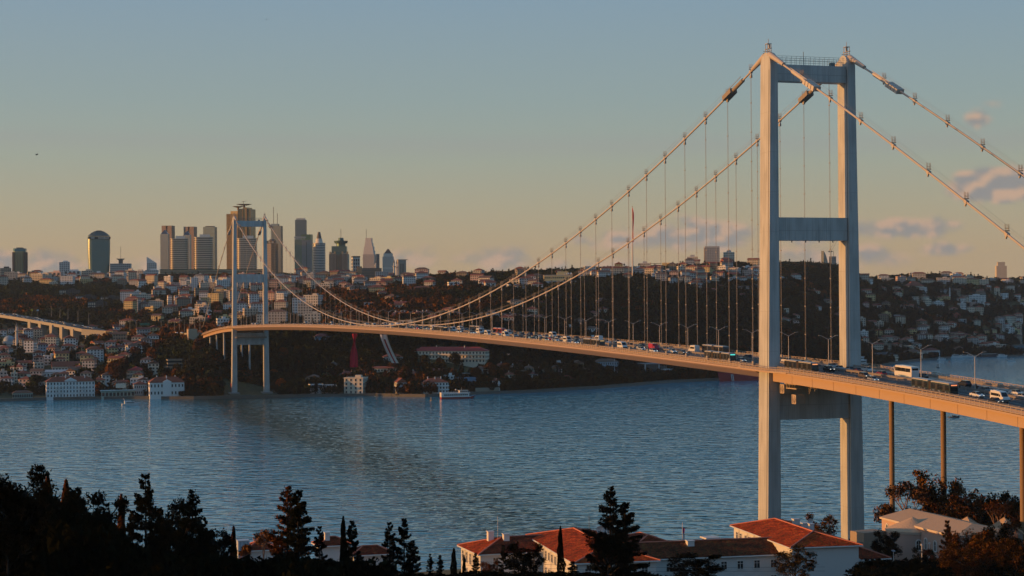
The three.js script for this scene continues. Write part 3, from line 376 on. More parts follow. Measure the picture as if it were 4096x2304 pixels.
H('block', 38, 76, 1494, 1545, 'narrow cream four storey block catching the sun at its top', { wall: 'cream', roof: 'flat', d: 11 }); H('block', 78, 142, 1510, 1545, 'cream three storey block with glazed roof terrace above the garden restaurant', { wall: 'cream', roof: 'flat', d: 11, balcony: 1 });
H('block', -20, 34, 1488, 1550, 'beige four storey block at the left picture edge by the shore', { wall: 'beige', roof: 'flat', d: 11 });
H('shed', 140, 290, 1489, 1512, 'long white warehouse with pale metal roof', { wall: 'white', roof: 'gable', rc: 'pale', n: 1, d: 14, rh: 2, cols: 10 }); H('shed', 204, 325, 1466, 1489, 'long hall with red tile roof above the white warehouse', { wall: 'beige', rc: 'red', roof: 'gable', n: 1, rh: 4.5, d: 14 });
H('block', 342, 420, 1398, 1449, 'white five storey apartment block with red roof above the long halls', { wall: 'white', n: 5, d: 13, balcony: 0 }); H('villa', 173, 238, 1424, 1460, 'white stepped villa with roof terrace below the viaduct', { roof: 'flat', balcony: 1.6, n: 3 });
H('school', 512, 584, 1482, 1524, 'cream three storey school with bright red roof among orange trees', { wall: 'cream', rc: 'bright', turn: -.45, d: 14, cols: 10, rh: 3.4 });
H('office', 667, 792, 1440, 1468, 'long flat roofed building with wide glass front on the slope left of the far tower', { wall: 'stone', roof: 'flat', rc: 'pale', n: 2, d: 12, cols: 14, ww: 2.6, pent: 0 }); H('office', 650, 740, 1470, 1484, 'low terrace building with columns below the wide glass front', { wall: 'stone', roof: 'flat', n: 1, d: 8, pent: 0 });
H('house', 374, 418, 1308, 1330, 'white house with red roof at the right end of the viaduct', { turn: -.1, n: 2 }); H('house', 436, 478, 1305, 1322, 'small white gabled house beside dark conifers near the viaduct end', { roof: 'gable', n: 2 }); H('block', 339, 424, 1335, 1366, 'long terraced villa with glass balconies below the viaduct end', { wall: 'grey', n: 3, balcony: 1.5, rc: 'brown' });
H('house', 364, 417, 1372, 1396, 'white house with blank gable end on the slope', { roof: 'gable', d: 9, turn: .5 }); H('house', 434, 541, 1370, 1396, 'long white building with low red roof on the slope', { n: 2, rh: 2.6 }); H('house', 594, 630, 1362, 1393, 'dark red house with red roof near the road', { wall: 'red', rc: 'maroon' });
H('block', 500, 547, 1380, 1422, 'white and grey four storey block with bay windows', { wall: 'white', n: 4 }); H('block', 548, 590, 1380, 1412, 'red brick row house block beside the white bay windowed block', { wall: 'red', n: 3 });
H('block', 148, 196, 1378, 1412, 'pale blue grey block with dark red mansard roof', { wall: 'blue', rc: 'maroon', n: 3 }); H('house', 251, 308, 1384, 1408, 'cream house with a blank side wall and red roof', { wall: 'cream' }); H('house', 308, 354, 1390, 1410, 'small yellow gabled house behind a dark tree', { wall: 'yellow', roof: 'gable' }); H('house', 186, 243, 1396, 1418, 'house with large bright red roof in the middle of the town', { wall: 'beige', rc: 'bright', rh: 5 });
H('house', 72, 114, 1342, 1374, 'dark red wooden house behind the minaret', { wall: 'red', rc: 'brown' }); H('house', 0, 28, 1322, 1345, 'white house at the left picture edge under the viaduct', { n: 2 }); H('house', 30, 66, 1316, 1334, 'grey house with brown roof beside the minaret top', { wall: 'grey', rc: 'brown', n: 2 }); H('house', 70, 106, 1310, 1334, 'beige house with brown roof near the first viaduct pier', { wall: 'beige', rc: 'brown', n: 2 });
// ---- right of the far tower
H('house', 1255, 1329, 1346, 1380, 'dark wooden mansion with red roof in the wood under the bridge', { wall: 'blue', rc: 'maroon', n: 3, cols: 8, extra(g, w, d, h) { const q = new MB(); q.slab(-w / 2 - 1, w / 2 - 1, -9, 1.5, d / 2, d / 2 + 6); q.part('terrace_wall', wallM('cream'), g); } });
H('pavilion', 1236, 1300, 1540, 1575, 'white modern waterfront house with wide green glass window', { roof: 'flat', rc: 'brown', n: 1, cols: 1, ww: 9.5, wh: 3.4, side: 2, d: 9, pent: 0, y0: 2.4 }); H('pavilion', 1300, 1354, 1542, 1573, 'low white wing with terrace beside the wide green window', { roof: 'flat', n: 1, cols: 3, d: 8, pent: 0 });
H('house', 1356, 1438, 1503, 1525, 'house with maroon hip roof and chimneys behind the white block', { rc: 'maroon', wall: 'brown', rh: 4.2, chim: 2, n: 1 });
H('block', 1378, 1488, 1513, 1577, 'white four storey waterfront block with square windows and cornice', { wall: 'cream', n: 4, roof: 'flat', turn: -.5, w: 17, d: 17, cols: 4, side: 5, single: 1, ww: 1.5, wh: 2.1, extra(g, w, d, h) { const q = new MB(); q.slab(-w / 2 - .5, w / 2 + .5, h - .1, h + .35, d / 2, d / 2 + .6); for (let k = 1; k < 4; k++) q.slab(-w / 2 - .15, w / 2 + .15, h * k / 4 - .12, h * k / 4 + .12, d / 2, d / 2 + .3); q.part('cornice', wallM('cream'), g); } });
H('villa', 1480, 1602, 1474, 1508, 'low modern villa with sunlit balconies above the white waterfront block', { wall: 'cream', rc: 'red', rh: 1.8, n: 2, turn: -.5, w: 26, cols: 9, balcony: 1.2, d: 12 }); H('pavilion', 1530, 1622, 1428, 1462, 'Ottoman style house with wide red eaves in the trees', { rc: 'red', wall: 'grey', rh: 3, n: 2, cols: 8, turn: -.1 });
H('house', 1584, 1632, 1530, 1575, 'pale house with gabled red roof beside a round pine', { roof: 'gable', wall: 'grey', d: 13, w: 8.5, rh: 3.6, n: 3 });
H('block', 1690, 1806, 1530, 1574, 'white apartment house with red hip roof and balconies at the ferry', { n: 3, d: 15, rc: 'red', rh: 3.6, chim: 3, cols: 8, balcony: 1.2, turn: -.12 });
H('hotel', 1688, 1934, 1404, 1452, 'long three storey hotel with red roof and sunlit balconies under the bridge', { wall: 'cream', rc: 'bright', n: 3, turn: -.55, w: 72, d: 15, cols: 22, side: 5, single: 0, ww: 1.3, wh: 2, balcony: 1.3, rh: 3.6, chim: 2 });
H('house', 1823, 1924, 1528, 1545, 'low shed with dark blue roof among trees by the shore', { roof: 'gable', rc: 'blue', wall: 'grey', rh: 4, n: 1, name: 'shed', cat: 'shed' });
H('block', 1567, 1650, 1254, 1278, 'white terraced house with many chimneys in the wood, left half', { n: 3, rh: 2, balcony: 1, chim: 3 }); H('block', 1652, 1740, 1252, 1280, 'white terraced house with many chimneys in the wood, right half', { n: 3, rh: 2, balcony: 1, chim: 3 });
H('house', 2240, 2307, 1515, 1534, 'red and white boathouse with red hip roof on a white base', { wall: 'red', rc: 'red', n: 1, rh: 3, d: 10, cols: 5, extra(g, w, d) { const q = new MB(); q.slab(-w / 2 - 2, w / 2 + 1.5, -8, -.2, -d / 2, d / 2 + 2); q.part('base_wall', wallM('white'), g); const s = new MB(); s.slab(w * .24, w / 2 + .08, 0, 4, d / 2, d / 2 + .1); s.part('white_front', wallM('white'), g); } });
H('mansion', 2377, 2482, 1447, 1481, 'blue wooden mansion with white trim below the bridge deck', { wall: 'blue', rc: 'brown', n: 2, cols: 10, d: 12, single: 1, ww: 1, wh: 2.2 });
H('office', 2571, 2646, 1461, 1514, 'tall dark building under scaffold at the shore', { wall: 'dark', roof: 'flat', n: 1, cols: 6, wh: 15, ww: 1.8, d: 20, pent: 0, extra(g, w, d, h) { for (const x of [-w / 2 - .6, w / 2 + .6]) { const q = new MB(); q.slab(x - .5, x + .5, -3, h + 1, d / 2 - 1, d / 2 + .8); q.part('scaffold_post', wallM('grey'), g); } const q = new MB(); for (let k = 0; k < 9; k++) { q.slab(w / 2 + 1.2, w / 2 + 9, k * h / 9, k * h / 9 + .15, d / 2 - 3, d / 2); } for (let k = 0; k < 5; k++) q.slab(w / 2 + 1.2 + k * 1.9, w / 2 + 1.4 + k * 1.9, -3, h, d / 2 - .2, d / 2); q.part('scaffold', wallM('grey'), g, 'stuff'); const t = new MB(); t.slab(-w / 2 - 1.2, w / 2 + 9, h + 1, h + 1.8, -d / 2, d / 2 + 1); t.part('roof_sheet', roofM('grey'), g); } });
H('house', 2262, 2302, 1308, 1332, 'small white mansion with colonnade seen through the hangers', { n: 2, roof: 'flat', cols: 6 }); H('house', 2262, 2360, 1290, 1308, 'grey villa with brown roof above the colonnaded mansion', { rc: 'brown', n: 2 }); H('house', 2362, 2436, 1288, 1310, 'white villa with red roof above the traffic', { n: 2, balcony: 1 });
H('house', 2352, 2392, 1350, 1374, 'white house with roof tower just above the deck', { roof: 'flat', n: 2 }); H('house', 2104, 2148, 1338, 1356, 'pale house with white gable just above the deck', { roof: 'gable', n: 2, turn: .3 }); H('house', 2068, 2214, 1270, 1290, 'long white house with red tile roof between the hangers', { n: 2, rh: 3 }); H('house', 2134, 2206, 1254, 1268, 'house with red hip roof behind the long white house', { n: 1, rh: 3.4 }); H('house', 2142, 2222, 1216, 1236, 'villa with large red brown roof on the wooded slope', { rc: 'red', wall: 'beige', n: 2 });
// ---- right hand shore
H('mansion', 3624, 3700, 1408, 1434, 'long cream shore building with brown roof by the quay', { wall: 'cream', rc: 'brown', n: 1, d: 14 }); H('mansion', 3702, 3768, 1402, 1430, 'white shore mansion with red hip roof at the right end of the quay', { rc: 'maroon', n: 2, cols: 8, d: 14 });
H('hotel', 3464, 3605, 1420, 1442, 'low terraced hotel with dark roofs and balconies at the waterside', { wall: 'cream', rc: 'dark', n: 2, cols: 14, balcony: 1.4, rh: 3, d: 18 });
H('house', 3932, 3975, 1376, 1396, 'white gabled house standing tall over the shore houses', { roof: 'gable', w: 14, d: 13, turn: .2 }); H('mansion', 3628, 3706, 1144, 1155, 'large mansion with broad brown roof near the ridge', { rc: 'red', wall: 'beige', n: 1, rh: 9, d: 22 });
H('block', 3858, 3952, 1182, 1212, 'wide white four storey block on the right hillside', { n: 4, roof: 'flat', d: 13 }); H('block', 3732, 3782, 1208, 1236, 'white block with dark balconies beside the yellow house', { n: 4, roof: 'flat', balcony: 1.2 }); H('block', 3698, 3730, 1198, 1230, 'narrow cream block left of the dark balconies', { wall: 'cream', n: 4, roof: 'flat' }); H('house', 3738, 3778, 1190, 1206, 'yellow house on the right hillside', { wall: 'yellow', n: 2 });
H('house', 3814, 3846, 1256, 1280, 'bright red house among pale houses on the right hillside', { wall: 'red', n: 3, roof: 'flat' }); H('house', 3796, 3832, 1292, 1322, 'tall narrow white house with gable on the right hillside', { roof: 'gable', n: 4, w: 10, d: 12 }); H('block', 3756, 3800, 1338, 1370, 'white block with red roof above the right shore', { n: 4 }); H('block', 3440, 3478, 1326, 1364, 'pale block at the right edge of the near tower', { n: 5, roof: 'flat' }); H('house', 3318, 3352, 1192, 1200, 'white gabled house between the tower legs', { roof: 'gable', n: 1, wall: 'white', rh: 4, d: 9 }); H('block', 3260, 3292, 1226, 1254, 'white four storey block between the tower legs', { n: 4, d: 12 });
// ---- hill town behind the far tower
H('block', 522, 608, 1178, 1226, 'long cream apartment block with grey parapet on the left hillside', { wall: 'cream', n: 6, d: 14, roof: 'flat' }); H('block', 606, 668, 1160, 1196, 'beige apartment block with stepped roofs left of the white slab blocks', { wall: 'beige', n: 5 });
for (const [k, u] of [668, 694, 720, 746].entries()) H('block', u, u + 25, 1182 + k * 1.5, 1240, ['first', 'second', 'third', 'last'][k] + ' from the left in the white slab row with red roofs', { wall: 'white', n: 7, d: 11, rc: 'red', group: 'white slab blocks on the left hillside' });
H('block', 762, 796, 1112, 1176, 'tall white block with pink lit top left of the far tower', { wall: 'white', n: 8, roof: 'flat' }); H('block', 798, 842, 1132, 1180, 'tall cream block beside the pink lit one', { wall: 'cream', n: 7, roof: 'flat' }); H('block', 718, 762, 1122, 1152, 'pink block with flat roof on the left hillside', { wall: 'pink', n: 5, roof: 'flat' }); H('block', 742, 772, 1146, 1180, 'narrow pinkish white block right of the pink one', { wall: 'pink', n: 6, roof: 'flat' });
H('block', 862, 926, 1122, 1176, 'grey white apartment slab just left of the far tower', { wall: 'white', n: 8, roof: 'flat' }); for (const [k, u] of [948, 974, 1000, 1026].entries()) H('block', u, u + 25, 1130, 1178, ['first', 'second', 'third', 'fourth'][k] + ' of the grey blocks framed by the far tower legs', { wall: 'grey', n: 7, roof: 'flat', group: 'grey blocks between the far tower legs' });
H('block', 962, 996, 1198, 1222, 'bare red brick building between the far tower legs', { wall: 'brick', roof: 'flat', n: 3 }); H('house', 1012, 1052, 1204, 1226, 'sunlit yellow house with gables between the far tower legs', { wall: 'yellow', n: 3, turn: -.3 }); H('house', 962, 1000, 1228, 1246, 'cream and red balconied house above the deck between the tower legs', { wall: 'orange', n: 2, roof: 'flat', balcony: 1 });
H('house', 1074, 1140, 1164, 1182, 'cream house with red roof right of the far tower', { wall: 'cream', n: 2, turn: -.2 }); H('block', 1142, 1216, 1160, 1196, 'sunlit orange cream block on the slope right of the far tower', { wall: 'cream', n: 4, turn: -.2 });
H('block', 728, 786, 1236, 1272, 'white and orange stepped apartment house by the orange tree', { wall: 'white', n: 4, roof: 'flat', turn: -.2 }); H('house', 856, 922, 1252, 1266, 'pink house with low gable above the bridge end', { wall: 'pink', roof: 'gable', n: 1, rh: 3, turn: -.4 }); H('villa', 866, 920, 1276, 1316, 'white villa with domed bay behind the bridge deck', { n: 3, roof: 'flat', balcony: 1.2 });
H('block', 1392, 1476, 1150, 1180, 'long beige apartment block with brown roof below the skyscrapers', { wall: 'beige', rc: 'brown', n: 4 }); H('block', 1476, 1550, 1150, 1190, 'sunlit yellow apartment block right of the beige one', { wall: 'yellow', n: 5, turn: -.25 }); H('block', 1642, 1744, 1156, 1180, 'white villa block with terraces on the wooded ridge', { wall: 'white', n: 3, balcony: 1.3, turn: -.15 }); H('house', 1488, 1552, 1194, 1208, 'cream house with red roof in the orange wood', { wall: 'cream', n: 1, turn: -.3 });
// ---- the dark residences with lit windows, left hillside
for (const [k, [u0, u1, v0, v1]] of [[236, 325, 1160, 1197], [301, 390, 1184, 1222], [350, 434, 1208, 1249], [400, 482, 1188, 1222]].entries()) H('block', u0, u1, v0, v1, ['uppermost', 'second', 'lowest', 'rightmost'][k] + ' of the dark residential blocks with pale window bands', { wall: 'dark', rc: 'dark', roof: 'flat', n: 4, d: 14, turn: -.1, group: 'dark residential blocks', extra(g, w, d, h) { for (let c = 0; c < 4; c++) for (let r = 0; r < 3; r++) { const q = new MB(); q.box(-w / 2 + 1.6 + c * 2.5, h * (r + .5) / 3.2 + .6, d / 2 + .1, 1.3, h / 4.6, .12); q.part('lit_window', wallM('cream'), g); } } });  // the lit windows are put in as pale cream panels
// ---------------------------------------------------------------- skyscrapers on the plateau
const glassM = (r, g, b, ro = .18) => { const m = mat(r, g, b, ro, { metalness: .45 }); return m; };
const teal = glassM(.17, .30, .25), greyGlass = glassM(.38, .38, .33), brownGlass = glassM(.42, .36, .26), sunlitGlass = glassM(.75, .48, .16, .35), blueGlass = glassM(.28, .32, .35), concrete = mat(.5, .46, .4, .9), paleConc = mat(.62, .58, .51, .85), darkConc = mat(.13, .115, .10, .9);
// a tower seen between columns u0..u1 with its roof at row v, standing dep metres away: group at its foot, with width, depth, height
function spot(u0, u1, v, dep, o = {}) {
  const uc = (u0 + u1) / 2, t = at(uc, v, dep), gy = ground(t.x, t.z), W = (u1 - u0) * dep / FOC, turn = o.turn ?? 0, ang = .305 - turn, w = o.w ?? W / (Math.cos(ang) + Math.sin(ang) * (o.ratio ?? .8)), d = o.d ?? w * (o.ratio ?? .8);
  const p = t.clone(); p.y = gy - 3; p.x -= d / 2; PLACED.push([p.x, p.z, Math.max(w, d) * .7]); if (t.y - gy < 6) { p.y = t.y - 12; } return { p, w, d, h: Math.max(12, t.y - gy + 3), turn };
}
function skyThing(name, label, category, s, group) { return thing(name, label, category, [s.p.x, s.p.y, s.p.z], BASE + s.turn, group); }
function bands(w, d, h, n, thick, out, m, g, nm = 'floor_bands', y0 = 0) { n = Math.max(1, n); const q = new MB(); for (let k = 0; k <= n; k++) { const y = y0 + (h - y0) * k / n; q.box(0, y, 0, w + out * 2, thick, d + out * 2); } return q.part(nm, m, g, 'stuff'); }
function fins(w, d, h, n, nd, thick, out, m, g, y0 = 0) { const q = new MB(); for (let k = 0; k <= n; k++) { const x = -w / 2 + w * k / n; q.box(x, (h + y0) / 2, d / 2 + out / 2, thick, h - y0, out); } for (let k = 0; k <= nd; k++) { const z = -d / 2 + d * k / nd; q.box(-w / 2 - out / 2, (h + y0) / 2, z, out, h - y0, thick).box(w / 2 + out / 2, (h + y0) / 2, z, out, h - y0, thick); } return q.part('fins', m, g, 'stuff'); }
const bx = (w, h, d, x = 0, y = h / 2, z = 0) => new MB().box(x, y, z, w, h, d);
{ // glass tower with chamfered corners at far left
  const s = spot(50, 111, 992, 3700, { turn: -.25 }), { w, d, h } = s, g = skyThing('glass_tower', 'green glass tower with chamfered corners and blue crown at far left', 'skyscraper', s);
  const sh = (k) => { const S = new THREE.Shape(), a = w / 2 * k, b = d / 2 * k, c = 4; S.moveTo(-a + c, -b); S.lineTo(a - c, -b); S.lineTo(a, -b + c); S.lineTo(a, b - c); S.lineTo(a - c, b); S.lineTo(-a + c, b); S.lineTo(-a, b - c); S.lineTo(-a, -b + c); S.closePath(); return S; };
  new MB().add(new THREE.ExtrudeGeometry(sh(1), { depth: h * .9, bevelEnabled: false }), 0, 0, 0, 0, -Math.PI / 2).part('glass_shaft', glassM(.26, .28, .17), g); new MB().add(new THREE.ExtrudeGeometry(sh(1.01), { depth: h * .085, bevelEnabled: false }), 0, h * .905, 0, 0, -Math.PI / 2).part('crown', glassM(.05, .16, .22), g); new MB().box(0, h, 0, w * .5, 2.5, d * .5).part('roof_house', darkConc, g); fins(w * .8, d * .8, h * .88, 6, 4, .5, 4.2, darkConc, g);
}
{ // curved glass tower with arched roof and two signs
  const s = spot(350, 444, 945, 3600, { ratio: .45 }), { w, d, h } = s, g = skyThing('curved_glass_tower', 'bulging green glass bank tower with arched roof and two lit signs', 'skyscraper', s);
  const n = 18, ring = (t, k) => { const y = h * t, f = k * (0.88 + .14 * Math.sin(Math.min(1, t * 1.05) * 1.75)); return Array.from({ length: n }, (_, i) => { const a = i / n * 2 * Math.PI, c = Math.cos(a), q = Math.sin(a); return [Math.sign(c) * Math.abs(c) ** .55 * w / 2 * f, y, Math.sign(q) * Math.abs(q) ** .75 * d / 2 * f]; }); };
  const skin = (t0, t1, m, k = 1) => { const L = []; for (let j = 0; j < m; j++) { const A = ring(lerp(t0, t1, j / m), k), B = ring(lerp(t0, t1, (j + 1) / m), k); for (let i = 0; i < n; i++) { const e = (i + 1) % n; L.push(A[i], B[i], A[e], A[e], B[i], B[e]); } } return new MB().tri(L); };
  skin(0, 1, 26).part('glass_shaft', mat(.13, .23, .2, .3), g); const q = new MB(); for (let k = 1; k < 30; k++) q.g.push(...skin(k / 30, k / 30 + .008, 1, 1.012).g); q.part('floor_bands', glassM(.16, .24, .21, .4), g, 'stuff');
  const rf = new MB(); const top = ring(1, 1); for (let i = 0; i < n; i++) { const e = (i + 1) % n, arch = (p) => [p[0], h + 1 + 11 * (1 - Math.min(1, (p[0] / w * 2) ** 2)), p[2] * .35], ar2 = (p) => [p[0], h + 1, p[2]]; rf.quad(ar2(top[i]), ar2(top[e]), arch(top[e]), arch(top[i])); rf.tri([arch(top[i]), arch(top[e]), [(top[i][0] + top[e][0]) / 2, h + 1 + 11 * (1 - Math.min(1, ((top[i][0] + top[e][0]) / w) ** 2)), 0]]); } rf.part('arched_roof', glassM(.12, .15, .14, .3), g); const rb = new MB(); for (const f of [.25, .5, .75]) rb.rod([-w * .49 * f, h + 1 + 11 * (1 - f * f), d * .2], [w * .49 * f, h + 1 + 11 * (1 - f * f), d * .2], .6); rb.part('roof_ribs', darkConc, g, 'stuff');
  for (const [txt, x, wd, col] of [['ENBD', -w * .30, 17, '#e8e4d8'], ['DenizBank', w * .20, 26, '#f0e8da']]) { const c = document.createElement('canvas'); c.width = 512; c.height = 96; const k = c.getContext('2d'); k.fillStyle = '#1b2b27'; k.fillRect(0, 0, 512, 96); k.fillStyle = col; k.font = 'bold 84px sans-serif'; k.textAlign = 'center'; k.textBaseline = 'middle'; k.fillText(txt, 256, 50, 500); const t = new THREE.CanvasTexture(c); t.colorSpace = THREE.SRGBColorSpace; const m = new THREE.MeshStandardMaterial({ map: t, roughness: .5 }); const p = part('sign', new THREE.BoxGeometry(wd, 5.6, .4), m, g); p.position.set(x, h * .965, d / 2 * 1.03 + .5); }
  const lg = new MB(); lg.box(-w * .46, h * .965, d * .44, 3.4, 5.4, .5); lg.part('sign_emblem', mat(.12, .16, .45, .5), g); const l2 = new MB(); l2.cyl(0, 0, 0, 3, 3, .5, 16); const o = l2.part('sign_emblem', mat(.5, .03, .06, .5), g); o.rotation.x = Math.PI / 2; o.position.set(w * .45, h * .965, d * .46);
}
// twin brown towers with lower pale shafts before them
for (const [u0, u1, v, a0, a1, av, name] of [[648, 702, 903, 641, 681, 926, 'left'], [736, 791, 907, 732, 768, 930, 'right']]) {
  const s = spot(u0, u1, v, 4300, { turn: -.5 }), { w, d, h } = s, g = skyThing('residential_tower', `${name} one of the twin brown towers with notched tops`, 'skyscraper', s);
  for (const x of [-.29, .29]) bx(w * .42, h, d, w * x).part('shaft', mat(.38, .26, .18, .8), g); bx(w * .2, h * .97, d * .9).part('core', darkConc, g); bands(w, d, h, 42, .5, .12, mat(.17, .12, .09, .8), g);
  const s2 = spot(a0, a1, av + 10, 4150, { turn: -.35 }), g2 = skyThing('glass_tower', `pale glass tower with pointed blue cap before the ${name} brown tower`, 'skyscraper', s2);
  bx(s2.w, s2.h, s2.d).part('glass_shaft', mat(.46, .44, .35, .35), g2); hipRoof(s2.w * .8, s2.d * .8, 9, s2.h + .3).part('cap', glassM(.08, .11, .15), g2); bands(s2.w, s2.d, s2.h, 40, .4, .1, mat(.22, .22, .18, .6), g2);
}
{ const s = spot(813, 873, 908, 4400, { turn: -.4 }), g = skyThing('glass_tower', 'pale green glass tower with yellow top behind the terraced blocks', 'skyscraper', s); bx(s.w, s.h, s.d).part('glass_shaft', mat(.40, .44, .33, .3), g); bands(s.w, s.d, s.h, 44, .4, .1, mat(.2, .22, .17, .5), g); bx(s.w * .7, 3, s.d * .7, 0, s.h + 1).part('roof_house', darkConc, g); }
// three terraced blocks with rounded balcony bands on one long podium
for (const [k, [u0, u1, v]] of [[682, 760, 955], [777, 860, 949], [948, 1036, 954]].entries()) {
  const s = spot(u0, u1, v, 3950, { ratio: .62, turn: -.22 }), { w, d, h } = s, g = skyThing('residential_block', ['left', 'middle', 'right'][k] + ' of the three curved residential blocks with white balcony bands', 'residential tower', s, 'curved residential blocks on the long podium');
  const R = (e) => { const S = new THREE.Shape(), a = w / 2 + e, b = d / 2 + e, r = Math.min(a, b) * .6; S.moveTo(-a + r, -b); S.lineTo(a - r, -b); S.quadraticCurveTo(a, -b, a, -b + r); S.lineTo(a, b - r); S.quadraticCurveTo(a, b, a - r, b); S.lineTo(-a + r, b); S.quadraticCurveTo(-a, b, -a, b - r); S.lineTo(-a, -b + r); S.quadraticCurveTo(-a, -b, -a + r, -b); return S; };
  new MB().add(new THREE.ExtrudeGeometry(R(0), { depth: h, bevelEnabled: false, curveSegments: 5 }), 0, 0, 0, 0, -Math.PI / 2).part('glass_shaft', mat(.2, .17, .12, .35), g); const band = new THREE.ExtrudeGeometry(R(1.5), { depth: 1.35, bevelEnabled: false, curveSegments: 5 }); const q = new MB(); for (let i = 1; i <= 20; i++) q.add(band, 0, h * i / 20 - .6, 0, 0, -Math.PI / 2); q.part('balcony_bands', mat(.68, .61, .48, .8), g, 'stuff'); bx(w * .55, 7, d * .5, w * .05, h + 3).part('roof_house', paleConc, g);
}
{ const s = spot(655, 1052, 1078, 3900, { ratio: .12, turn: -.12 }), { w, d, h } = s, g = skyThing('podium_building', 'long low podium building of stacked terraces under the three curved blocks', 'podium', s); bx(w, h, d, 0, h / 2).part('core', mat(.13, .10, .06, .6), g); const q = new MB(); for (let k = 0; k < 6; k++) q.box(k * 2 - 5, h - 3 - k * 4.6, d / 2 - 4, w - k * 4, 1.3, 12 + k * 1.4); q.part('terrace_bands', mat(.66, .52, .33, .8), g, 'stuff'); bx(w * 1.01, 1.2, d * 1.1, 0, h).part('roof', mat(.10, .13, .08, 1), g); }
{ // the tallest, golden tower in three setbacks
  const s = spot(912, 1026, 830, 4500, { ratio: .6, turn: -.55 }), { w, d, h } = s, g = skyThing('stepped_tower', 'tallest golden tower in stepped bays with discs on its roof behind the far bridge tower', 'skyscraper', s);
  for (const [x, ww, hh, dd, m] of [[-.41, .18, .92, .8, sunlitGlass], [-.17, .30, .955, .95, sunlitGlass], [.09, .2, .985, 1, glassM(.10, .09, .05)], [.27, .16, 1, .94, glassM(.30, .20, .08, .3)], [.425, .15, .98, .85, glassM(.11, .11, .07)]]) { bx(w * ww, h * hh, d * dd, w * x).part('bay', m, g); }  // sunlight put into the gold left bays, shade into the dark ones
  const q = new MB(); for (let k = 1; k < 56; k++) q.box(-w * .25, h * k / 60, d * .01, w * .5, .7, d * .97); q.part('floor_bands', mat(.22, .13, .06, .7), g, 'stuff'); const f = new MB(); for (let k = 0; k < 9; k++) f.box(-w * .5 + w * .056 * k, h * .46, d / 2 * (k < 3 ? .8 : .95) + .3, .9, h * .92, .8); for (const x of [-.01, .19, .35, .5]) f.box(w * x, h * .49, d / 2 + .3, 1.1, h * .98, 1); f.part('fins', mat(.30, .19, .08, .7), g, 'stuff');
  for (const [x, y, r] of [[-.12, 1, 15], [.13, 6, 20]]) { const c = new MB(); c.cyl(w * x, h - 4, 0, 3, 3, y + 4, 8).cyl(w * x, h + y, 0, r * .4, r, 3, 20); c.part('roof_disc', mat(.26, .18, .1, .7), g); } const cr = new MB(); cr.rod([w * .1, h + 8, 0], [w * .1, h + 17, 0], .5).rod([w * .02, h + 15, 0], [w * .24, h + 17.5, 0], .45); cr.part('crane', darkConc, g);
}
{ const s = spot(1080, 1137, 895, 4400, { turn: -.4 }), { w, d, h } = s, g = skyThing('glass_tower', 'grey brown glass tower with two antennas right of the far bridge tower', 'skyscraper', s); bx(w * .62, h * .965, d, w * .19).part('glass_shaft', brownGlass, g); bx(w * .62, h, d * .8, -w * .1).part('glass_shaft', greyGlass, g); bands(w, d, h * .96, 46, .4, .1, mat(.2, .18, .14, .6), g); for (const [x, l] of [[-.25, 42], [.1, 26]]) { const a = new MB(); a.rod([w * x, h, 0], [w * x, h + l, 0], .7, 5); a.part('antenna', darkConc, g); } }
{ const s = spot(1068, 1116, 974, 3900, { turn: -.55 }), { w, d, h } = s, g = skyThing('office_tower', 'dark office tower with black dome and rooftop lettering beside the far bridge tower', 'skyscraper', s); bx(w * .5, h, d, -w * .25).part('shaft', mat(.42, .33, .24, .6), g); bx(w * .5, h, d * .98, w * .25).part('glass_shaft', glassM(.06, .06, .06), g); new MB().add(new THREE.SphereGeometry(9, 14, 8, 0, 6.3, 0, 1.57), 0, h + 2, 0).part('dome', darkConc, g); bands(w, d, h, 22, .5, .12, mat(.14, .12, .1, .7), g);
  const c = document.createElement('canvas'); c.width = 512; c.height = 64; const k = c.getContext('2d'); k.fillStyle = '#11140f'; k.fillRect(0, 0, 512, 64); k.fillStyle = '#cfd4d6'; k.font = 'bold 58px sans-serif'; k.textAlign = 'center'; k.textBaseline = 'middle'; k.fillText('MEDICANA', 256, 34, 490); const t = new THREE.CanvasTexture(c); t.colorSpace = THREE.SRGBColorSpace; const sm = new THREE.MeshStandardMaterial({ map: t, roughness: .5 }); const p = part('sign', new THREE.BoxGeometry(w * .98, 6, .5), sm, g); p.position.set(0, h + 3.2, d / 2 - .4); const p2 = part('sign', new THREE.BoxGeometry(d * .9, 6, .5), sm, g); p2.rotation.y = -Math.PI / 2; p2.position.set(-w / 2 + .4, h + 3.2, 0); }
{ const s = spot(1180, 1233, 879, 4500, { turn: -.3 }), { w, d, h } = s, g = skyThing('glass_tower', 'tall slim grey glass tower with flat cap', 'skyscraper', s); bx(w, h, d).part('glass_shaft', mat(.26, .26, .22, .35), g); fins(w, d, h, 12, 10, .5, .4, mat(.34, .32, .26, .6), g); bx(w * .8, 4, d * .8, 0, h + 2).part('cap', paleConc, g); }
{ const s = spot(1206, 1256, 938, 4420, { turn: -.45 }), g = skyThing('glass_tower', 'square yellow green glass tower beside the slim grey one', 'skyscraper', s); bx(s.w, s.h, s.d).part('glass_shaft', mat(.32, .29, .11, .4), g); bands(s.w, s.d, s.h, 40, .4, .1, mat(.24, .22, .1, .5), g); }
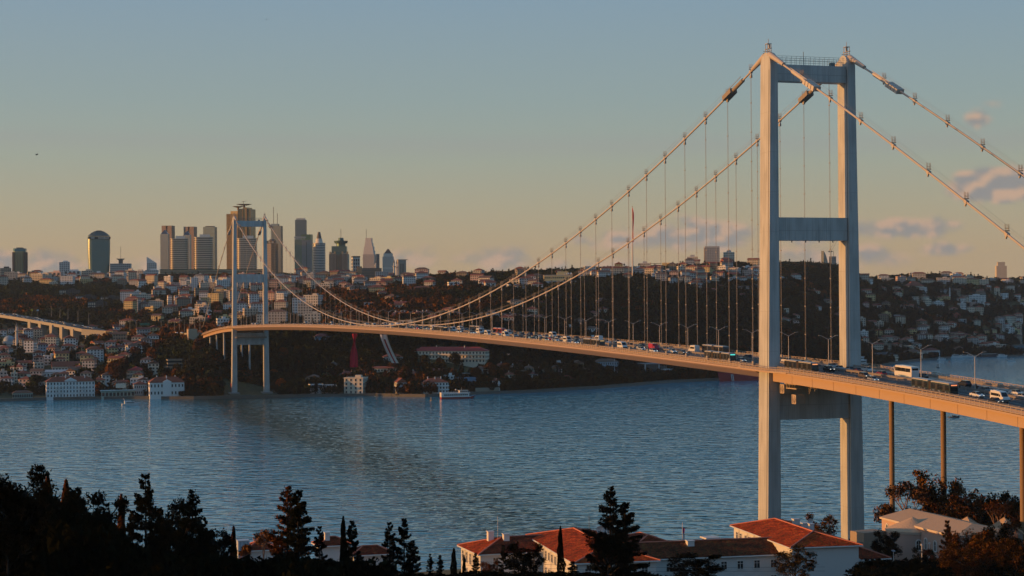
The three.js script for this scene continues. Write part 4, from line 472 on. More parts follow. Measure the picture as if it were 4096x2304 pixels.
{ const s = spot(1176, 1262, 958, 4200, { turn: -.25 }), { w, d, h } = s, g = skyThing('office_tower', 'broad tower half green glass half grey ribbed with white frame on top', 'skyscraper', s); bx(w * .42, h, d, -w * .29).part('glass_shaft', mat(.20, .23, .14, .35), g); bx(w * .58, h * .985, d, w * .21).part('ribbed_shaft', mat(.28, .26, .24, .7), g); bands(w * 1.0, d, h * .98, 34, .5, .12, mat(.19, .19, .16, .6), g); const q = new MB(); q.box(-w * .2, h + 6, 0, w * .66, 1.6, d); for (let k = 0; k < 8; k++) q.box(-w * .5 + k * w * .085, h + 3, d / 2 - .5, 1, 6, 1); q.part('roof_frame', paleConc, g); bx(1.6, h * .95, 1, w * .2, h * .475, d / 2).part('groove', darkConc, g); }
{ const s = spot(1254, 1306, 972, 4000), { w, h } = s, r = w * .56, g = skyThing('round_tower', 'round tower with white and dark bands and a dark domed cap', 'skyscraper', s); new MB().cyl(0, 0, 0, r, r, h, 24).part('glass_shaft', glassM(.10, .12, .14), g); const q = new MB(); for (let k = 1; k <= 24; k++) q.add(new THREE.CylinderGeometry(r + .5, r + .5, h / 48, 24), 0, h * k / 24 - .5, 0); q.part('floor_bands', mat(.5, .47, .43, .8), g, 'stuff'); new MB().cyl(0, h, 0, r * .62, r * .5, 10, 16).part('cap', paleConc, g); new MB().cyl(0, h + 10, 0, r * .42, r * .2, 15, 10).part('dome', darkConc, g); }
{ const s = spot(1316, 1406, 985, 3550, { ratio: .6, turn: -.3 }), { w, d, h } = s, g = skyThing('stepped_tower', 'twin stone towers joined by a green glass core with round rooftop deck', 'skyscraper', s); const base = .76; bx(w * .62, h, d * .8, w * .1, h / 2, -2).part('glass_core', teal, g); for (const x of [-.31, .33]) { bx(w * .34, h * base, d, w * x).part('stone_shaft', mat(.50, .43, .32, .85), g); bx(w * .24, h * (base + .05), d * .8, w * x).part('stone_shaft', mat(.50, .43, .32, .85), g); } for (const x of [-.43, -.2, .2, .45]) { const t = new MB(); t.box(w * x, h * base, d * .42, 3.2, 10, 3.2); t.part('turret', mat(.48, .33, .16, .8), g); } bands(w * .62 + 4, d * .8, h, 30, .5, .1, mat(.10, .17, .15, .5), g, 'floor_bands', h * .8); const f = new MB(); for (let k = 0; k < 14; k++) { const x = w * (-.47 + .068 * k + (k > 6 ? .02 : 0)); for (let r = 0; r < 24; r++) f.box(x, h * (r + .5) * base / 24, d / 2 + .1, 1.9, 2.4, .3); } f.part('windows', darkConc, g, 'stuff'); new MB().cyl(w * .1, h, 0, 9, 9, 6, 12).cyl(w * .1, h + 6, 0, w * .33, w * .36, 5, 20).cyl(w * .1, h + 11, 0, 6, 5, 6, 10).part('roof_deck', glassM(.06, .12, .11, .4), g); new MB().rod([w * .1, h + 17, 0], [w * .1, h + 34, 0], .5).part('antenna', darkConc, g); }
{ const s = spot(1408, 1443, 1030, 3700), { w, d, h } = s, g = skyThing('office_tower', 'slim white framed tower with dark window squares', 'skyscraper', s); bx(w, h, d).part('shaft', paleConc, g); const q = new MB(); for (let r = 0; r < 7; r++) { for (const x of [-.3, .0, .3]) q.box(w * x, h * (r + .5) / 7.3, d / 2, w * .2, h / 9.5, .5); for (const z of [-.25, .25]) q.box(-w / 2, h * (r + .5) / 7.3, d * z, .5, h / 9.5, d * .3); } q.part('windows', glassM(.05, .055, .06), g, 'stuff'); bx(w * 1.05, 3, d * 1.05, 0, h + 1.5).part('cap', darkConc, g); }
{ const s = spot(1453, 1510, 962, 4300, { turn: -.45 }), { w, d, h } = s, g = skyThing('stepped_tower', 'pale stone skyscraper with stepped shoulders and narrow crown', 'skyscraper', s); for (const [k, hh, x] of [[1, .70, 0], [.92, .78, -.01], [.82, .87, -.02], [.68, .95, -.03], [.56, 1.055, -.04]]) bx(w * k, h * hh, d * k, w * x).part('setback', mat(.62, .58, .53, .8), g); fins(w * 1, d * 1, h * .7, 16, 14, .9, .5, mat(.55, .48, .40, .8), g); new MB().rod([-w * .28, h * 1.05, 0], [-w * .28, h * 1.05 + 22, 0], .5).part('antenna', darkConc, g); }
{ const s = spot(1505, 1519, 1016, 4350), g = skyThing('office_tower', 'narrow dark tower right behind the pale stone skyscraper', 'skyscraper', s); bx(s.w, s.h, s.d).part('shaft', mat(.15, .15, .15, .6), g); bands(s.w, s.d, s.h, 24, .5, .1, darkConc, g); }
{ const s = spot(1530, 1583, 1026, 4000, { turn: -.3 }), { w, d, h } = s, g = skyThing('office_tower', 'blue grey ribbed tower with dark mansard roof', 'skyscraper', s); bx(w, h, d).part('glass_shaft', blueGlass, g); fins(w, d, h, 14, 12, .9, .5, paleConc, g); bx(w * 1.02, 5, d * 1.02, 0, h * .62).part('belt', paleConc, g); bx(w * .86, 8, d * .86, 0, h + 3).part('setback', paleConc, g); hipRoof(w * .62, d * .62, 10, h + 7.2, 1).part('roof', mat(.12, .075, .055, .8), g); }
{ const s = spot(1589, 1628, 1040, 3900), { w, d, h } = s, g = skyThing('office_tower', 'stone tower with dark window slots and a jutting roof slab', 'skyscraper', s); bx(w, h, d).part('shaft', mat(.34, .30, .25, .85), g); for (const x of [-.18, 0, .18]) bx(w * .08, h * .84, .8, w * x, h * .45, d / 2).part('window_slot', glassM(.05, .05, .05), g); const q = new MB(); q.quad([-w * .5, h + .2, d / 2], [w * .68, h + 2.5, d / 2], [w * .68, h + 2.5, -d / 2], [-w * .5, h + .2, -d / 2]); q.box(w * .1, h + .8, 0, w * 1.2, 1.2, d); q.part('roof_slab', mat(.3, .27, .22, .8), g); }
{ const s = spot(1429, 1534, 1072, 3300, { ratio: .4, turn: -.2 }), { w, d, h } = s, g = skyThing('brick_block', 'broad brown brick block with a lit left end before the skyscrapers', 'office building', s); bx(w, h, d).part('wall', mat(.34, .21, .14, .9), g); bx(w * .2, h + 3, d * 1.04, -w * .4).part('wing', mat(.38, .22, .12, .9), g); const q = new MB(); for (const [x, y, z, t] of winSpots(w, d, 8, 24, 8, 4, (h - 4) / 8, 'fl')) q.box(x, y, z, 1.5, 2, .4, t); q.part('windows', darkConc, g, 'stuff'); }
// minarets and mosques
function minaret(u, vTop, vBase, dep, label, r = 1.5) { const p = at(u, vBase, dep), h = (vBase - vTop) * dep / FOC, g = thing('minaret', label, 'minaret', [p.x, p.y, p.z]), m = mat(.55, .53, .49, .8); new MB().cyl(0, -6, 0, r, r * .9, h * .62 + 6, 12).part('shaft', m, g); new MB().cyl(0, h * .58, 0, r * 1.1, r * 1.6, h * .03, 12).cyl(0, h * .61, 0, r * 1.6, r * 1.6, h * .025, 12).part('balcony', m, g); new MB().cyl(0, h * .63, 0, r * .72, r * .7, h * .17, 12).part('upper_shaft', m, g); new MB().cyl(0, h * .8, 0, r * .78, .05, h * .2, 12).part('cone_cap', mat(.10, .11, .12, .6), g); return g; }
minaret(67, 1288, 1383, 2020, 'slender white minaret in the town under the viaduct', 1.6); minaret(1503, 1040, 1100, 3500, 'left white minaret before the skyscrapers', 2); minaret(1577, 1036, 1112, 3500, 'right white minaret before the skyscrapers', 2.2); minaret(1587, 1040, 1112, 3550, 'white minaret close beside the right one', 2.2); minaret(2287, 1060, 1092, 3000, 'thin minaret with dark cone on the ridge right of the diamond sign', 1.2); minaret(3799, 1146, 1172, 3100, 'small white minaret on the right hillside', 1.3);
{ const p = sightOn(36, 1378), g = thing('mosque', 'low mosque with blue grey dome under the viaduct', 'mosque', [p.x, p.y, p.z], BASE); bx(14, 4, 14).part('wall', wallM('grey'), g); new MB().add(new THREE.SphereGeometry(6.6, 20, 10, 0, 6.3, 0, 1.57), 0, 4, 0).part('dome', mat(.27, .33, .38, .6), g); }
{ const p = sightOn(967, 1275), g = thing('mosque', 'white chapel like mosque with grey dome framed by the far tower legs', 'mosque', [p.x, p.y, p.z], BASE); bx(10, 6, 10).part('wall', wallM('white'), g); new MB().add(new THREE.SphereGeometry(4, 20, 10, 0, 6.3, 0, 1.57), 0, 6.8, 0).cyl(0, 5.5, 0, 4.2, 4.2, 1.4, 20).part('dome', mat(.36, .37, .37, .6), g); const q = new MB(); for (const x of [-3, 0, 3]) q.box(x, 3, 5, 1, 3, .12); q.part('windows', paneM, g, 'stuff'); }
{ const p = sightOn(838, 1308), g = thing('monument', 'red tower monument topped by a white crescent beside the bridge end', 'monument', [p.x, p.y, p.z], BASE); new MB().cyl(0, -2, 0, 3.2, 1.7, 15, 4).part('shaft', mat(.40, .03, .035, .7), g); const c = new MB(); c.add(new THREE.TorusGeometry(2.5, .75, 8, 20, 4.9), 0, 16.4, 0, 0, 0, .75); c.part('crescent', mat(.6, .58, .54, .7), g); const st = new MB(); st.box(2.2, 17.6, 0, 1.3, 1.3, .5, 0, 0, .7); st.part('star', mat(.6, .58, .54, .7), g); }
// ridge right of the middle
{ const p = at(2240, 1124, 2380), g = thing('broadcast_building', 'long yellow building on the ridge under a red diamond sign', 'office building', [p.x - 8, p.y, p.z], BASE - .28); bx(38, 7.5, 12).part('wall', wallM('yellow'), g); const q = new MB(); for (let k = 0; k < 14; k++) q.box(-17.5 + k * 2.7, 4.4, 6, 1.6, 2, .15); q.part('windows', paneM, g, 'stuff'); bx(39, .8, 13, 0, 7.8).part('roof', wallM('cream'), g); bx(15, 5, 9, 6, 10.4, -3).part('upper_storey', wallM('yellow'), g); const b = new MB(); b.box(2, -2.5, 8, 44, 5, 4); b.part('terrace', wallM('grey'), g); 
  for (const [x, r] of [[14, 2], [17.5, 1.6], [21, 1.8]]) { const dsh = new MB(); dsh.add(new THREE.SphereGeometry(r, 12, 6, 0, 6.3, 0, 1), 0, 0, 0, 0, -2.1); const o = dsh.part('dish', wallM('white'), g); o.position.set(x - 4, 10.6, 3); } 
  const c = document.createElement('canvas'); c.width = 256; c.height = 192; const k = c.getContext('2d'); k.fillStyle = '#8a1f1c'; k.fillRect(0, 0, 256, 192); k.fillStyle = '#efe6d6'; k.font = 'bold 78px sans-serif'; k.textAlign = 'center'; k.textBaseline = 'middle'; k.fillText('TRT', 128, 98); const t = new THREE.CanvasTexture(c); t.colorSpace = THREE.SRGBColorSpace;
  const s = thing('roof_sign', 'red diamond shaped sign with white letters TRT on the ridge', 'sign', [p.x - 7, p.y + 8, p.z - 1], BASE - .15); const S = new THREE.Shape(); S.moveTo(-5, 0); S.lineTo(-4, -1.2); S.lineTo(-.6, -3); S.lineTo(.6, -3); S.lineTo(4, -1.2); S.lineTo(5, 0); S.lineTo(4, 1.2); S.lineTo(.6, 3); S.lineTo(-.6, 3); S.lineTo(-4, 1.2); S.closePath(); const gg = new THREE.ExtrudeGeometry(S, { depth: .5, bevelEnabled: false }), P = gg.attributes.position, uv = gg.attributes.uv; for (let i = 0; i < P.count; i++) uv.setXY(i, P.getX(i) / 10 + .5, P.getY(i) / 6.6 + .5); const f = part('sign_board', gg, new THREE.MeshStandardMaterial({ map: t, roughness: .6 }), s); f.position.set(0, 4.5, 0); const S2 = part('sign_border', gg.clone(), mat(.5, .33, .05, .6), s); S2.scale.set(1.16, 1.16, .8); S2.position.set(.5, 4.6, -.5); new MB().rod([-2, 0, -.2], [-2, 4, -.2], .2).rod([2, 0, -.2], [2, 4, -.2], .2).part('sign_legs', darkConc, s); }
{ const p = at(2531, 1108, 2420), g = thing('flagpole', 'very tall white flagpole on the ridge', 'flagpole', [p.x, p.y, p.z]), h = (1108 - 826) * 2420 / FOC; new MB().cyl(0, -4, 0, 1.15, .5, h + 4, 12).part('pole', mat(.62, .56, .5, .5), g); new MB().add(new THREE.SphereGeometry(.7, 8, 6), 0, h, 0).part('finial', mat(.6, .45, .15, .4), g);
  const f = new MB(), H0 = h - 2, n = 12; for (let i = 0; i < n; i++) { const w = (t) => [.5 + 1.5 * Math.sin(t * 9) * t * .3, H0 - t * 46, .3 + (1.1 + Math.sin(t * 6) * .5) * (t < .12 ? t * 8 : 1)]; const a = w(i / n), b = w((i + 1) / n); f.quad([a[0], a[1], .3], [b[0], b[1], .3], [b[0] * .6, b[1], -b[2] * 1.2], [a[0] * .6, a[1], -a[2] * 1.2]).quad([a[0], a[1], .3], [a[0] * .6 + .9, a[1], -a[2] * .9], [b[0] * .6 + .9, b[1], -b[2] * .9], [b[0], b[1], .3]); } single('flag', f.geo(), mat(.55, .02, .05, .8), 'large red flag hanging limp from the very tall flagpole', 'flag', [p.x, p.y, p.z]); }
{ const s = spot(2819, 2893, 985, 2750, { ratio: .75, turn: -.35 }), { w, d, h } = s, g = skyThing('hotel_block', 'white slab block with patterned screen on its left face on the ridge', 'hotel', s); bx(w, h, d).part('wall', mat(.48, .46, .42, .8), g); const q = new MB(); for (let r = 0; r < 9; r++) for (let c = 0; c < 9; c++) q.box(-w * .46 + c * w * .115, h * .3 + r * h * .075, d / 2, w * .05, h * .04, .3); q.part('windows', darkConc, g, 'stuff'); const R = rng(5), t = new MB(); for (let k = 0; k < 70; k++) { const y = h * (.3 + R() * .62), z = d * (R() - .5) * .85; t.box(-w / 2, y, z, .3, 2 + R() * 3, .7, 0, R() - .5); } t.part('screen', mat(.16, .09, .05, .9), g, 'stuff'); }
for (const [u0, u1, v, lab] of [[2896, 2946, 1009, 'pale hotel block just left of the near tower on the ridge'], [2750, 2800, 1027, 'grey block with glass penthouse left of the patterned slab'], [2561, 2607, 1053, 'beige block with a crane behind it on the ridge'], [2390, 2440, 1073, 'red and white striped block on the ridge'], [2450, 2505, 1072, 'long red and grey block on the ridge by the flagpole']]) { const s = spot(u0, u1, v, 2760, { ratio: .6, turn: -.4 }), { w, d, h } = s, g = skyThing('apartment_block', lab, 'apartment block', s); bx(w, h, d).part('wall', wallM(lab.includes('red') ? 'pink' : lab.includes('beige') ? 'beige' : 'cream'), g); const q = new MB(); for (const [x, y, z, t] of winSpots(w, d, Math.round(h / 3.4), Math.round(w / 3), Math.round(d / 3), 0, 3.4, 'fl')) q.box(x, y, z, 1.5, 1.5, .2, t); q.part('windows', darkConc, g, 'stuff'); bands(w, d, h, Math.round(h / 3.4), .5, .1, wallM(lab.includes('red') ? 'red' : 'white'), g); bx(w * .4, 3, d * .5, 0, h + 1.5).part('roof_house', wallM('grey'), g); }
{ const s = spot(3291, 3322, 1012, 4200, { ratio: .9 }), { w, d, h } = s, g = skyThing('sail_tower', 'curved sail shaped glass tower seen between the near tower legs', 'skyscraper', s); const S = new THREE.Shape(); S.moveTo(-w / 2, 0); S.lineTo(w / 2, 0); S.bezierCurveTo(w * .5, h * .55, w * .2, h * .85, -w * .3, h * 1.0); S.lineTo(-w / 2, h * 1.06); S.closePath(); new MB().add(new THREE.ExtrudeGeometry(S, { depth: d, bevelEnabled: false, curveSegments: 12 }), 0, 0, -d / 2).part('glass_shaft', glassM(.22, .22, .2, .25), g); bands(w * .55, d, h * .8, 18, .5, .1, mat(.3, .28, .24, .6), g); }
{ const s = spot(3322, 3348, 1026, 4200, { ratio: .9 }), { w, d, h } = s, g = skyThing('unfinished_tower', 'unfinished grey tower with two cranes between the near tower legs', 'skyscraper', s); bx(w, h, d).part('shaft', mat(.27, .26, .25, .8), g); bands(w, d, h, 16, .5, .2, darkConc, g); for (const [x, tip] of [[-.3, 26], [.2, 34]]) { const c = thing('tower_crane', `${x < 0 ? 'left' : 'right'} crane on the unfinished tower`, 'crane', [s.p.x, s.p.y + h, s.p.z - w * x], BASE); new MB().rod([0, 0, 0], [0, 14, 0], .6, 4).part('mast', mat(.3, .2, .12, .7), c); new MB().rod([-6, 12, 0], [tip * .45, 12 + tip * 1.05, 0], .45, 4, .25).part('jib', mat(.3, .2, .12, .7), c); bx(4, 2.2, 2, -5, 12).part('counterweight', darkConc, c); } }
{ const s = spot(3987, 4038, 1048, 3900, { turn: -.4 }), { w, d, h } = s, g = skyThing('hotel_tower', 'lone balconied tower with stepped crown on the right ridge', 'hotel', s); bx(w, h * .8, d).part('shaft', mat(.44, .37, .27, .8), g); bx(w * .72, h, d * .72).part('crown', mat(.48, .42, .33, .8), g); bands(w, d, h * .8, 14, 1.1, .4, paleConc, g); }
{ const w0 = at(2602, 1062, 2900), c = thing('tower_crane', 'tower crane with long level jib behind the beige block on the ridge', 'crane', [w0.x, w0.y - 12, w0.z], BASE); new MB().rod([0, 0, 0], [0, 17, 0], .5, 4).part('mast', mat(.4, .2, .1, .7), c); new MB().rod([-6, 14.8, 0], [19, 15.4, 0], .4, 4).part('jib', mat(.4, .2, .1, .7), c); }
// blocks along the left skyline
for (const [u0, u1, v, dep, k, lab] of [[0, 45, 1072, 3500, 'dark', 'dark glass block at the left picture edge under the chamfered tower'], [237, 281, 1048, 3900, 'white', 'white slab tower with vertical slots left of the bulging glass tower'], [83, 159, 1099, 3400, 'pink', 'long pink grey block under the chamfered glass tower'], [162, 194, 1096, 3450, 'grey', 'grey block between the pink block and the white slab tower'], [196, 252, 1088, 3450, 'pink', 'pink block with red roof left of the big grid windows'], [255, 328, 1084, 3400, 'white', 'white framed block with big square grid windows'], [327, 375, 1083, 3420, 'beige', 'beige block in front of the bulging glass tower'], [376, 408, 1090, 3420, 'white', 'white balcony block at the foot of the bulging glass tower'], [423, 512, 1094, 3300, 'white', 'white block with tall grid openings right of the bulging tower'], [440, 530, 1054, 3600, 'grey', 'grey court building with glass atrium and roof canopy'], [503, 537, 1080, 3400, 'cream', 'sunlit cream stub with dark side right of the court building'], [538, 580, 1084, 3450, 'grey', 'grey banded office right of the sunlit stub'], [580, 637, 1080, 3400, 'white', 'green banded white office before the twin brown towers'], [587, 629, 1052, 3800, 'white', 'white wedge topped building before the twin brown towers']]) {
  const s = spot(u0, u1, v, dep, { ratio: .5, turn: lab.includes('sunlit') || lab.includes('pink') ? -.5 : -.2 }), { w, d, h } = s, g = skyThing('office_building', lab, 'office building', s); bx(w, h, d).part('wall', wallM(k), g); const n = Math.max(2, Math.round(h / 4.2)), big = lab.includes('grid') ? 2 : 1; const q = new MB(); for (const [x, y, z, t] of winSpots(w, d, Math.max(2, Math.round(n / big)), Math.round(w / 4 / big), Math.round(d / 4 / big), 0, h / Math.max(2, Math.round(n / big)), 'fl')) q.box(x, y, z, 2.4 * big, h / n * .6 * big, .25, t); q.part('windows', k === 'dark' ? greyGlass : glassM(.07, .075, .075, .3), g, 'stuff');
  if (lab.includes('wedge')) { const r = new MB(); r.tri([[-w / 2, h, d / 2], [w / 2, h, d / 2], [-w / 2, h + 13, d / 2]]).tri([[w / 2, h, -d / 2], [-w / 2, h, -d / 2], [-w / 2, h + 13, -d / 2]]).quad([-w / 2, h + 13, d / 2], [w / 2, h, d / 2], [w / 2, h, -d / 2], [-w / 2, h + 13, -d / 2]).quad([-w / 2, h, d / 2], [-w / 2, h + 13, d / 2], [-w / 2, h + 13, -d / 2], [-w / 2, h, -d / 2]); r.part('wedge_roof', wallM('white'), g); } else if (lab.includes('canopy')) { bx(w * .18, h + 8, d * .6, 0).part('atrium', darkConc, g); new MB().cyl(0, h + 7, 0, 5, 9, 3, 12).part('canopy', mat(.3, .36, .36, .6), g); new MB().rod([0, h + 9, 0], [0, h + 34, 0], .35).part('antenna', darkConc, g); } else bx(w * .5, 3, d * .5, w * .1, h + 1.4).part('roof_house', wallM(k), g);
}
// ---------------------------------------------------------------- the rest of the town, house by house
{
  const R = rng(4242), used2 = new Set(), wallKeys = ['white', 'white', 'white', 'cream', 'cream', 'beige', 'grey', 'grey', 'pink', 'yellow', 'stone'], roofKeys = ['red', 'red', 'red', 'brown', 'maroon', 'brown'];
  const colourName = { white: 'white', cream: 'cream', beige: 'beige', grey: 'grey', pink: 'pink', yellow: 'yellow', stone: 'stone grey' };
  const zones = [ // u range, v range, how many, floors, width in metres, share of flat roofs, turn towards the sun, where
    [0, 620, 1345, 1575, 88, [2, 4], [8, 14], .15, [-.25, .15], ['in the shore town left of the far tower']],
    [500, 1270, 1120, 1318, 120, [3, 7], [11, 19], .4, [-.45, .1], ['on the slope left of the far tower', 'on the slope behind the far tower', 'on the slope right of the far tower']],
    [0, 560, 1104, 1150, 30, [3, 6], [14, 24], .6, [-.3, .1], ['on the left plateau edge']],
    [1050, 1720, 1100, 1150, 48, [3, 5], [13, 22], .35, [-.5, 0], ['below the skyscrapers']],
    [1250, 2150, 1092, 1178, 46, [2, 4], [11, 19], .2, [-.5, 0], ['on the middle ridge']], [1300, 1900, 1180, 1330, 16, [2, 3], [10, 15], .1, [-.4, 0], ['in the wood behind the bridge cables']],
    [2330, 2570, 1086, 1116, 18, [2, 4], [11, 17], .3, [-.4, 0], ['on the ridge near the flagpole']], [2580, 3040, 1046, 1140, 52, [2, 4], [10, 18], .25, [-.55, 0], ['on the ridge left of the near tower']],
    [2600, 3030, 1135, 1200, 14, [1, 2], [11, 17], 0, [-.3, .2], ['in the wood below the ridge']], [1900, 2420, 1190, 1340, 16, [1, 3], [11, 17], .1, [-.3, .2], ['in the wood behind the hangers']],
    [3110, 3370, 1095, 1340, 16, [1, 3], [10, 15], .2, [-.2, .2], ['between the legs of the near tower']], [3440, 4096, 1096, 1140, 26, [2, 4], [14, 26], .4, [-.3, .1], ['on the right ridge']],
    [3440, 4096, 1150, 1290, 44, [2, 4], [9, 15], .25, [-.3, .3], ['on the right hillside']], [3440, 4096, 1290, 1412, 70, [2, 4], [9, 14], .15, [-.3, .3], ['above the right hand shore']],
    [1240, 2240, 1462, 1566, 34, [1, 2], [8, 13], .2, [-.2, .1], ['among shore trees right of the far tower']], [2300, 2880, 1455, 1512, 14, [1, 2], [9, 15], .4, [-.1, .2], ['on the shore under the bridge deck']]];
  const protos = new Map();
  for (const [u0, u1, v0, v1, count, fl, ws, flat, tr, where] of zones) for (let i = 0, tries = 0; i < count && tries < count * 9; tries++) {
    const u = lerp(u0, u1, R()), v = lerp(v0, v1, R()), p = sightOn(u, v, ground, 1480), w = lerp(ws[0], ws[1], R()), d = lerp(8, 13, R()), n = Math.round(lerp(fl[0], fl[1], R())), wk = wallKeys[Math.floor(R() * wallKeys.length)], rk = roofKeys[Math.floor(R() * roofKeys.length)], isFlat = R() < flat, turn = lerp(tr[0] - .3, tr[1], R()), gable = R() < .3, bal = R() < .25;
    if (!p || p.x > shoreX(p.z) - 9) continue; const rad = Math.max(w, d) * .6; if (PLACED.some(([x, z, r]) => Math.hypot(x - p.x, z - p.z) < (r + rad) * .78)) continue;
    PLACED.push([p.x, p.z, rad]); i++;
    const size = n >= 6 ? 'tall' : n >= 4 ? 'mid sized' : n === 3 ? 'middling' : 'low', kind = n >= 4 ? 'apartment block' : n === 3 ? 'town house' : 'house', wi = Math.min(where.length - 1, Math.floor((u - u0) / (u1 - u0) * where.length)), roofTxt = isFlat ? 'flat roof' : `${rk === 'brown' ? 'brown' : rk === 'maroon' ? 'dark red' : 'red tile'} ${gable ? 'gabled' : 'hipped'} roof`;
    const row = ['top', 'middle', 'foot'][Math.min(2, Math.floor((v - v0) / (v1 - v0) * 3))], t = (u - u0) / (u1 - u0) * where.length % 1, side = t < .33 ? 'left ' : t < .67 ? '' : 'right ';
    const label = `${size} ${colourName[wk]} ${kind} with ${roofTxt} ${where[wi]}, ${side}${row}`.split(' ').slice(0, 16).join(' ');
    building(kind.replace(' ', '_'), label, kind, p, { w, d, n, wall: wk, roof: isFlat ? 'flat' : gable ? 'gable' : 'hip', rc: rk, turn, balcony: bal && n > 2 ? 1.1 : 0, group: `houses ${where[wi]}`, chim: !isFlat && R() < .3 ? 1 : 0, pent: R() < .5 ? 1 : 0 });
  }
}
// ---- the approach road: concrete viaduct over the valley, then along the slope to the bridge
{
  const A = at(60, 1268, 2230), path = [[-40, 1255, 2330], [64, 1271, 2240], [200, 1294, 2160], [331, 1319, 2080]].map(([u, v, d]) => at(u, v, d)), conc = mat(.36, .34, .29, .9);
  const g = thing('viaduct', 'concrete motorway viaduct on tall piers over the shore town', 'viaduct', [0, 0, 0]);
  for (let i = 0; i < path.length - 1; i++) { const a = path[i], b = path[i + 1], L = a.distanceTo(b), m = a.clone().add(b).multiplyScalar(.5), ry = Math.atan2(-(b.z - a.z), b.x - a.x), rz = Math.atan2(b.y - a.y, Math.hypot(b.x - a.x, b.z - a.z)); const q = new MB(); q.box(0, -1.3, -13, L + .4, 2.6, 27); const o = q.part('deck', conc, g); o.position.copy(m); o.rotation.set(0, ry, rz, 'YXZ'); const r = new MB(); r.box(0, .04, -13, L + .4, .1, 25); const ro = r.part('carriageway', asphalt, g); ro.position.copy(m); ro.rotation.set(0, ry, rz, 'YXZ'); const pr = new MB(); pr.box(0, .5, .3, L, 1, .3); const po = pr.part('parapet', conc, g); po.position.copy(m); po.rotation.set(0, ry, rz, 'YXZ'); }
  for (const [u, vt, d, w] of [[128, 1285, 2205, 22], [170, 1292, 2180, 22], [215, 1300, 2150, 30], [256, 1308, 2125, 26], [300, 1316, 2100, 22]]) { const p = at(u, vt, d), b = Math.min(p.y - 8, ground(p.x, p.z) - 4); const q = new MB(); q.box(0, (p.y + b) / 2 - p.y, 0, 9, p.y - b, 7.5); const o = q.part('pier', conc, g); o.position.set(p.x - 5, p.y, p.z); o.rotation.y = .3; }
}
{
  const pts = [[331, 1319, 2080], [420, 1326, 2060], [560, 1335, 1990], [680, 1338, 1930], [775, 1334, 1830]].map(([u, v, d]) => at(u, v, d)), conc = mat(.34, .32, .27, .9);
  const g = thing('approach_road', 'retained approach road curving along the slope to the bridge end', 'road', [0, 0, 0]);
  for (let i = 0; i < pts.length - 1; i++) { const a = pts[i], b = pts[i + 1], L = a.distanceTo(b), m = a.clone().add(b).multiplyScalar(.5), ry = Math.atan2(-(b.z - a.z), b.x - a.x), rz = Math.atan2(b.y - a.y, Math.hypot(b.x - a.x, b.z - a.z)); for (const [nm, mm, x] of [['retaining_wall', conc, [0, -3, -12, L + 2, 6, 26]], ['carriageway', asphalt, [0, .05, -12, L + 2, .1, 24]], ['parapet', conc, [0, .5, 1.2, L + 1, 1, .3]]]) { const q = new MB(); q.box(...x); const o = q.part(nm, mm, g); o.position.copy(m); o.rotation.set(0, ry, rz, 'YXZ'); } }
  const p = onWater(768, 1357); const e = at(768, 1340, 1800); single('abutment', bx(7, 20, 9).geo(), mat(.46, .36, .25, .9), 'sunlit concrete abutment block at the end of the bridge deck', 'abutment', [e.x, e.y - 14, e.z], .1);
}
// lamps along the approach road
{ const g0 = thing('road_lamp', 'tall grey road lamp on the slope before the bridge end', 'street lamp', [0, 0, 0], 0, 'road lamps on the approach slope'); new MB().cyl(0, 0, 0, .22, .12, 13, 6).part('pole', mat(.4, .38, .34, .6), g0); new MB().rod([0, 13, 0], [0, 13.6, 2], .1, 5).box(0, 13.6, 2.4, .3, .15, 1).part('arm', mat(.4, .38, .34, .6), g0); let first = true; for (const [u, v, d] of [[645, 1332, 1935], [672, 1332, 1930], [698, 1331, 1915], [718, 1330, 1900], [738, 1330, 1885], [758, 1328, 1870], [778, 1328, 1850], [800, 1328, 1845], [545, 1330, 2000], [520, 1328, 2010], [478, 1324, 2040], [355, 1298, 2120], [312, 1288, 2140], [272, 1278, 2160], [240, 1272, 2180], [205, 1266, 2200]]) { const p = at(u, v, d); if (first) { g0.position.copy(p); first = false; } else dup(g0, [p.x, p.y, p.z], RNG() * 3); } }
{ const p = at(579, 1318, 2000), g = thing('road_sign', 'green overhead motorway sign on the approach road', 'road sign', [p.x, p.y, p.z], BASE); bx(11, 2.6, .3, 0, 6).part('panel', mat(.02, .16, .10, .6), g); new MB().rod([-4, 0, 0], [-4, 5, 0], .2).rod([4, 0, 0], [4, 5, 0], .2).part('posts', steelDark, g); const p2 = at(128, 1262, 2260), s2 = thing('road_sign', 'yellow sign panel above the viaduct', 'road sign', [p2.x, p2.y, p2.z], BASE); bx(2.6, 3, .3, 0, 7).part('panel', mat(.55, .36, .02, .6), s2); new MB().rod([0, -3, 0], [0, 6, 0], .2).part('posts', steelDark, s2); const p3 = at(151, 1262, 2260), s3 = thing('road_sign', 'white sign panel right of the yellow one above the viaduct', 'road sign', [p3.x, p3.y, p3.z], BASE); bx(2.8, 2.2, .3, 0, 6.6).part('panel', mat(.5, .52, .55, .6), s3); new MB().rod([0, -3, 0], [0, 6, 0], .2).part('posts', steelDark, s3); }
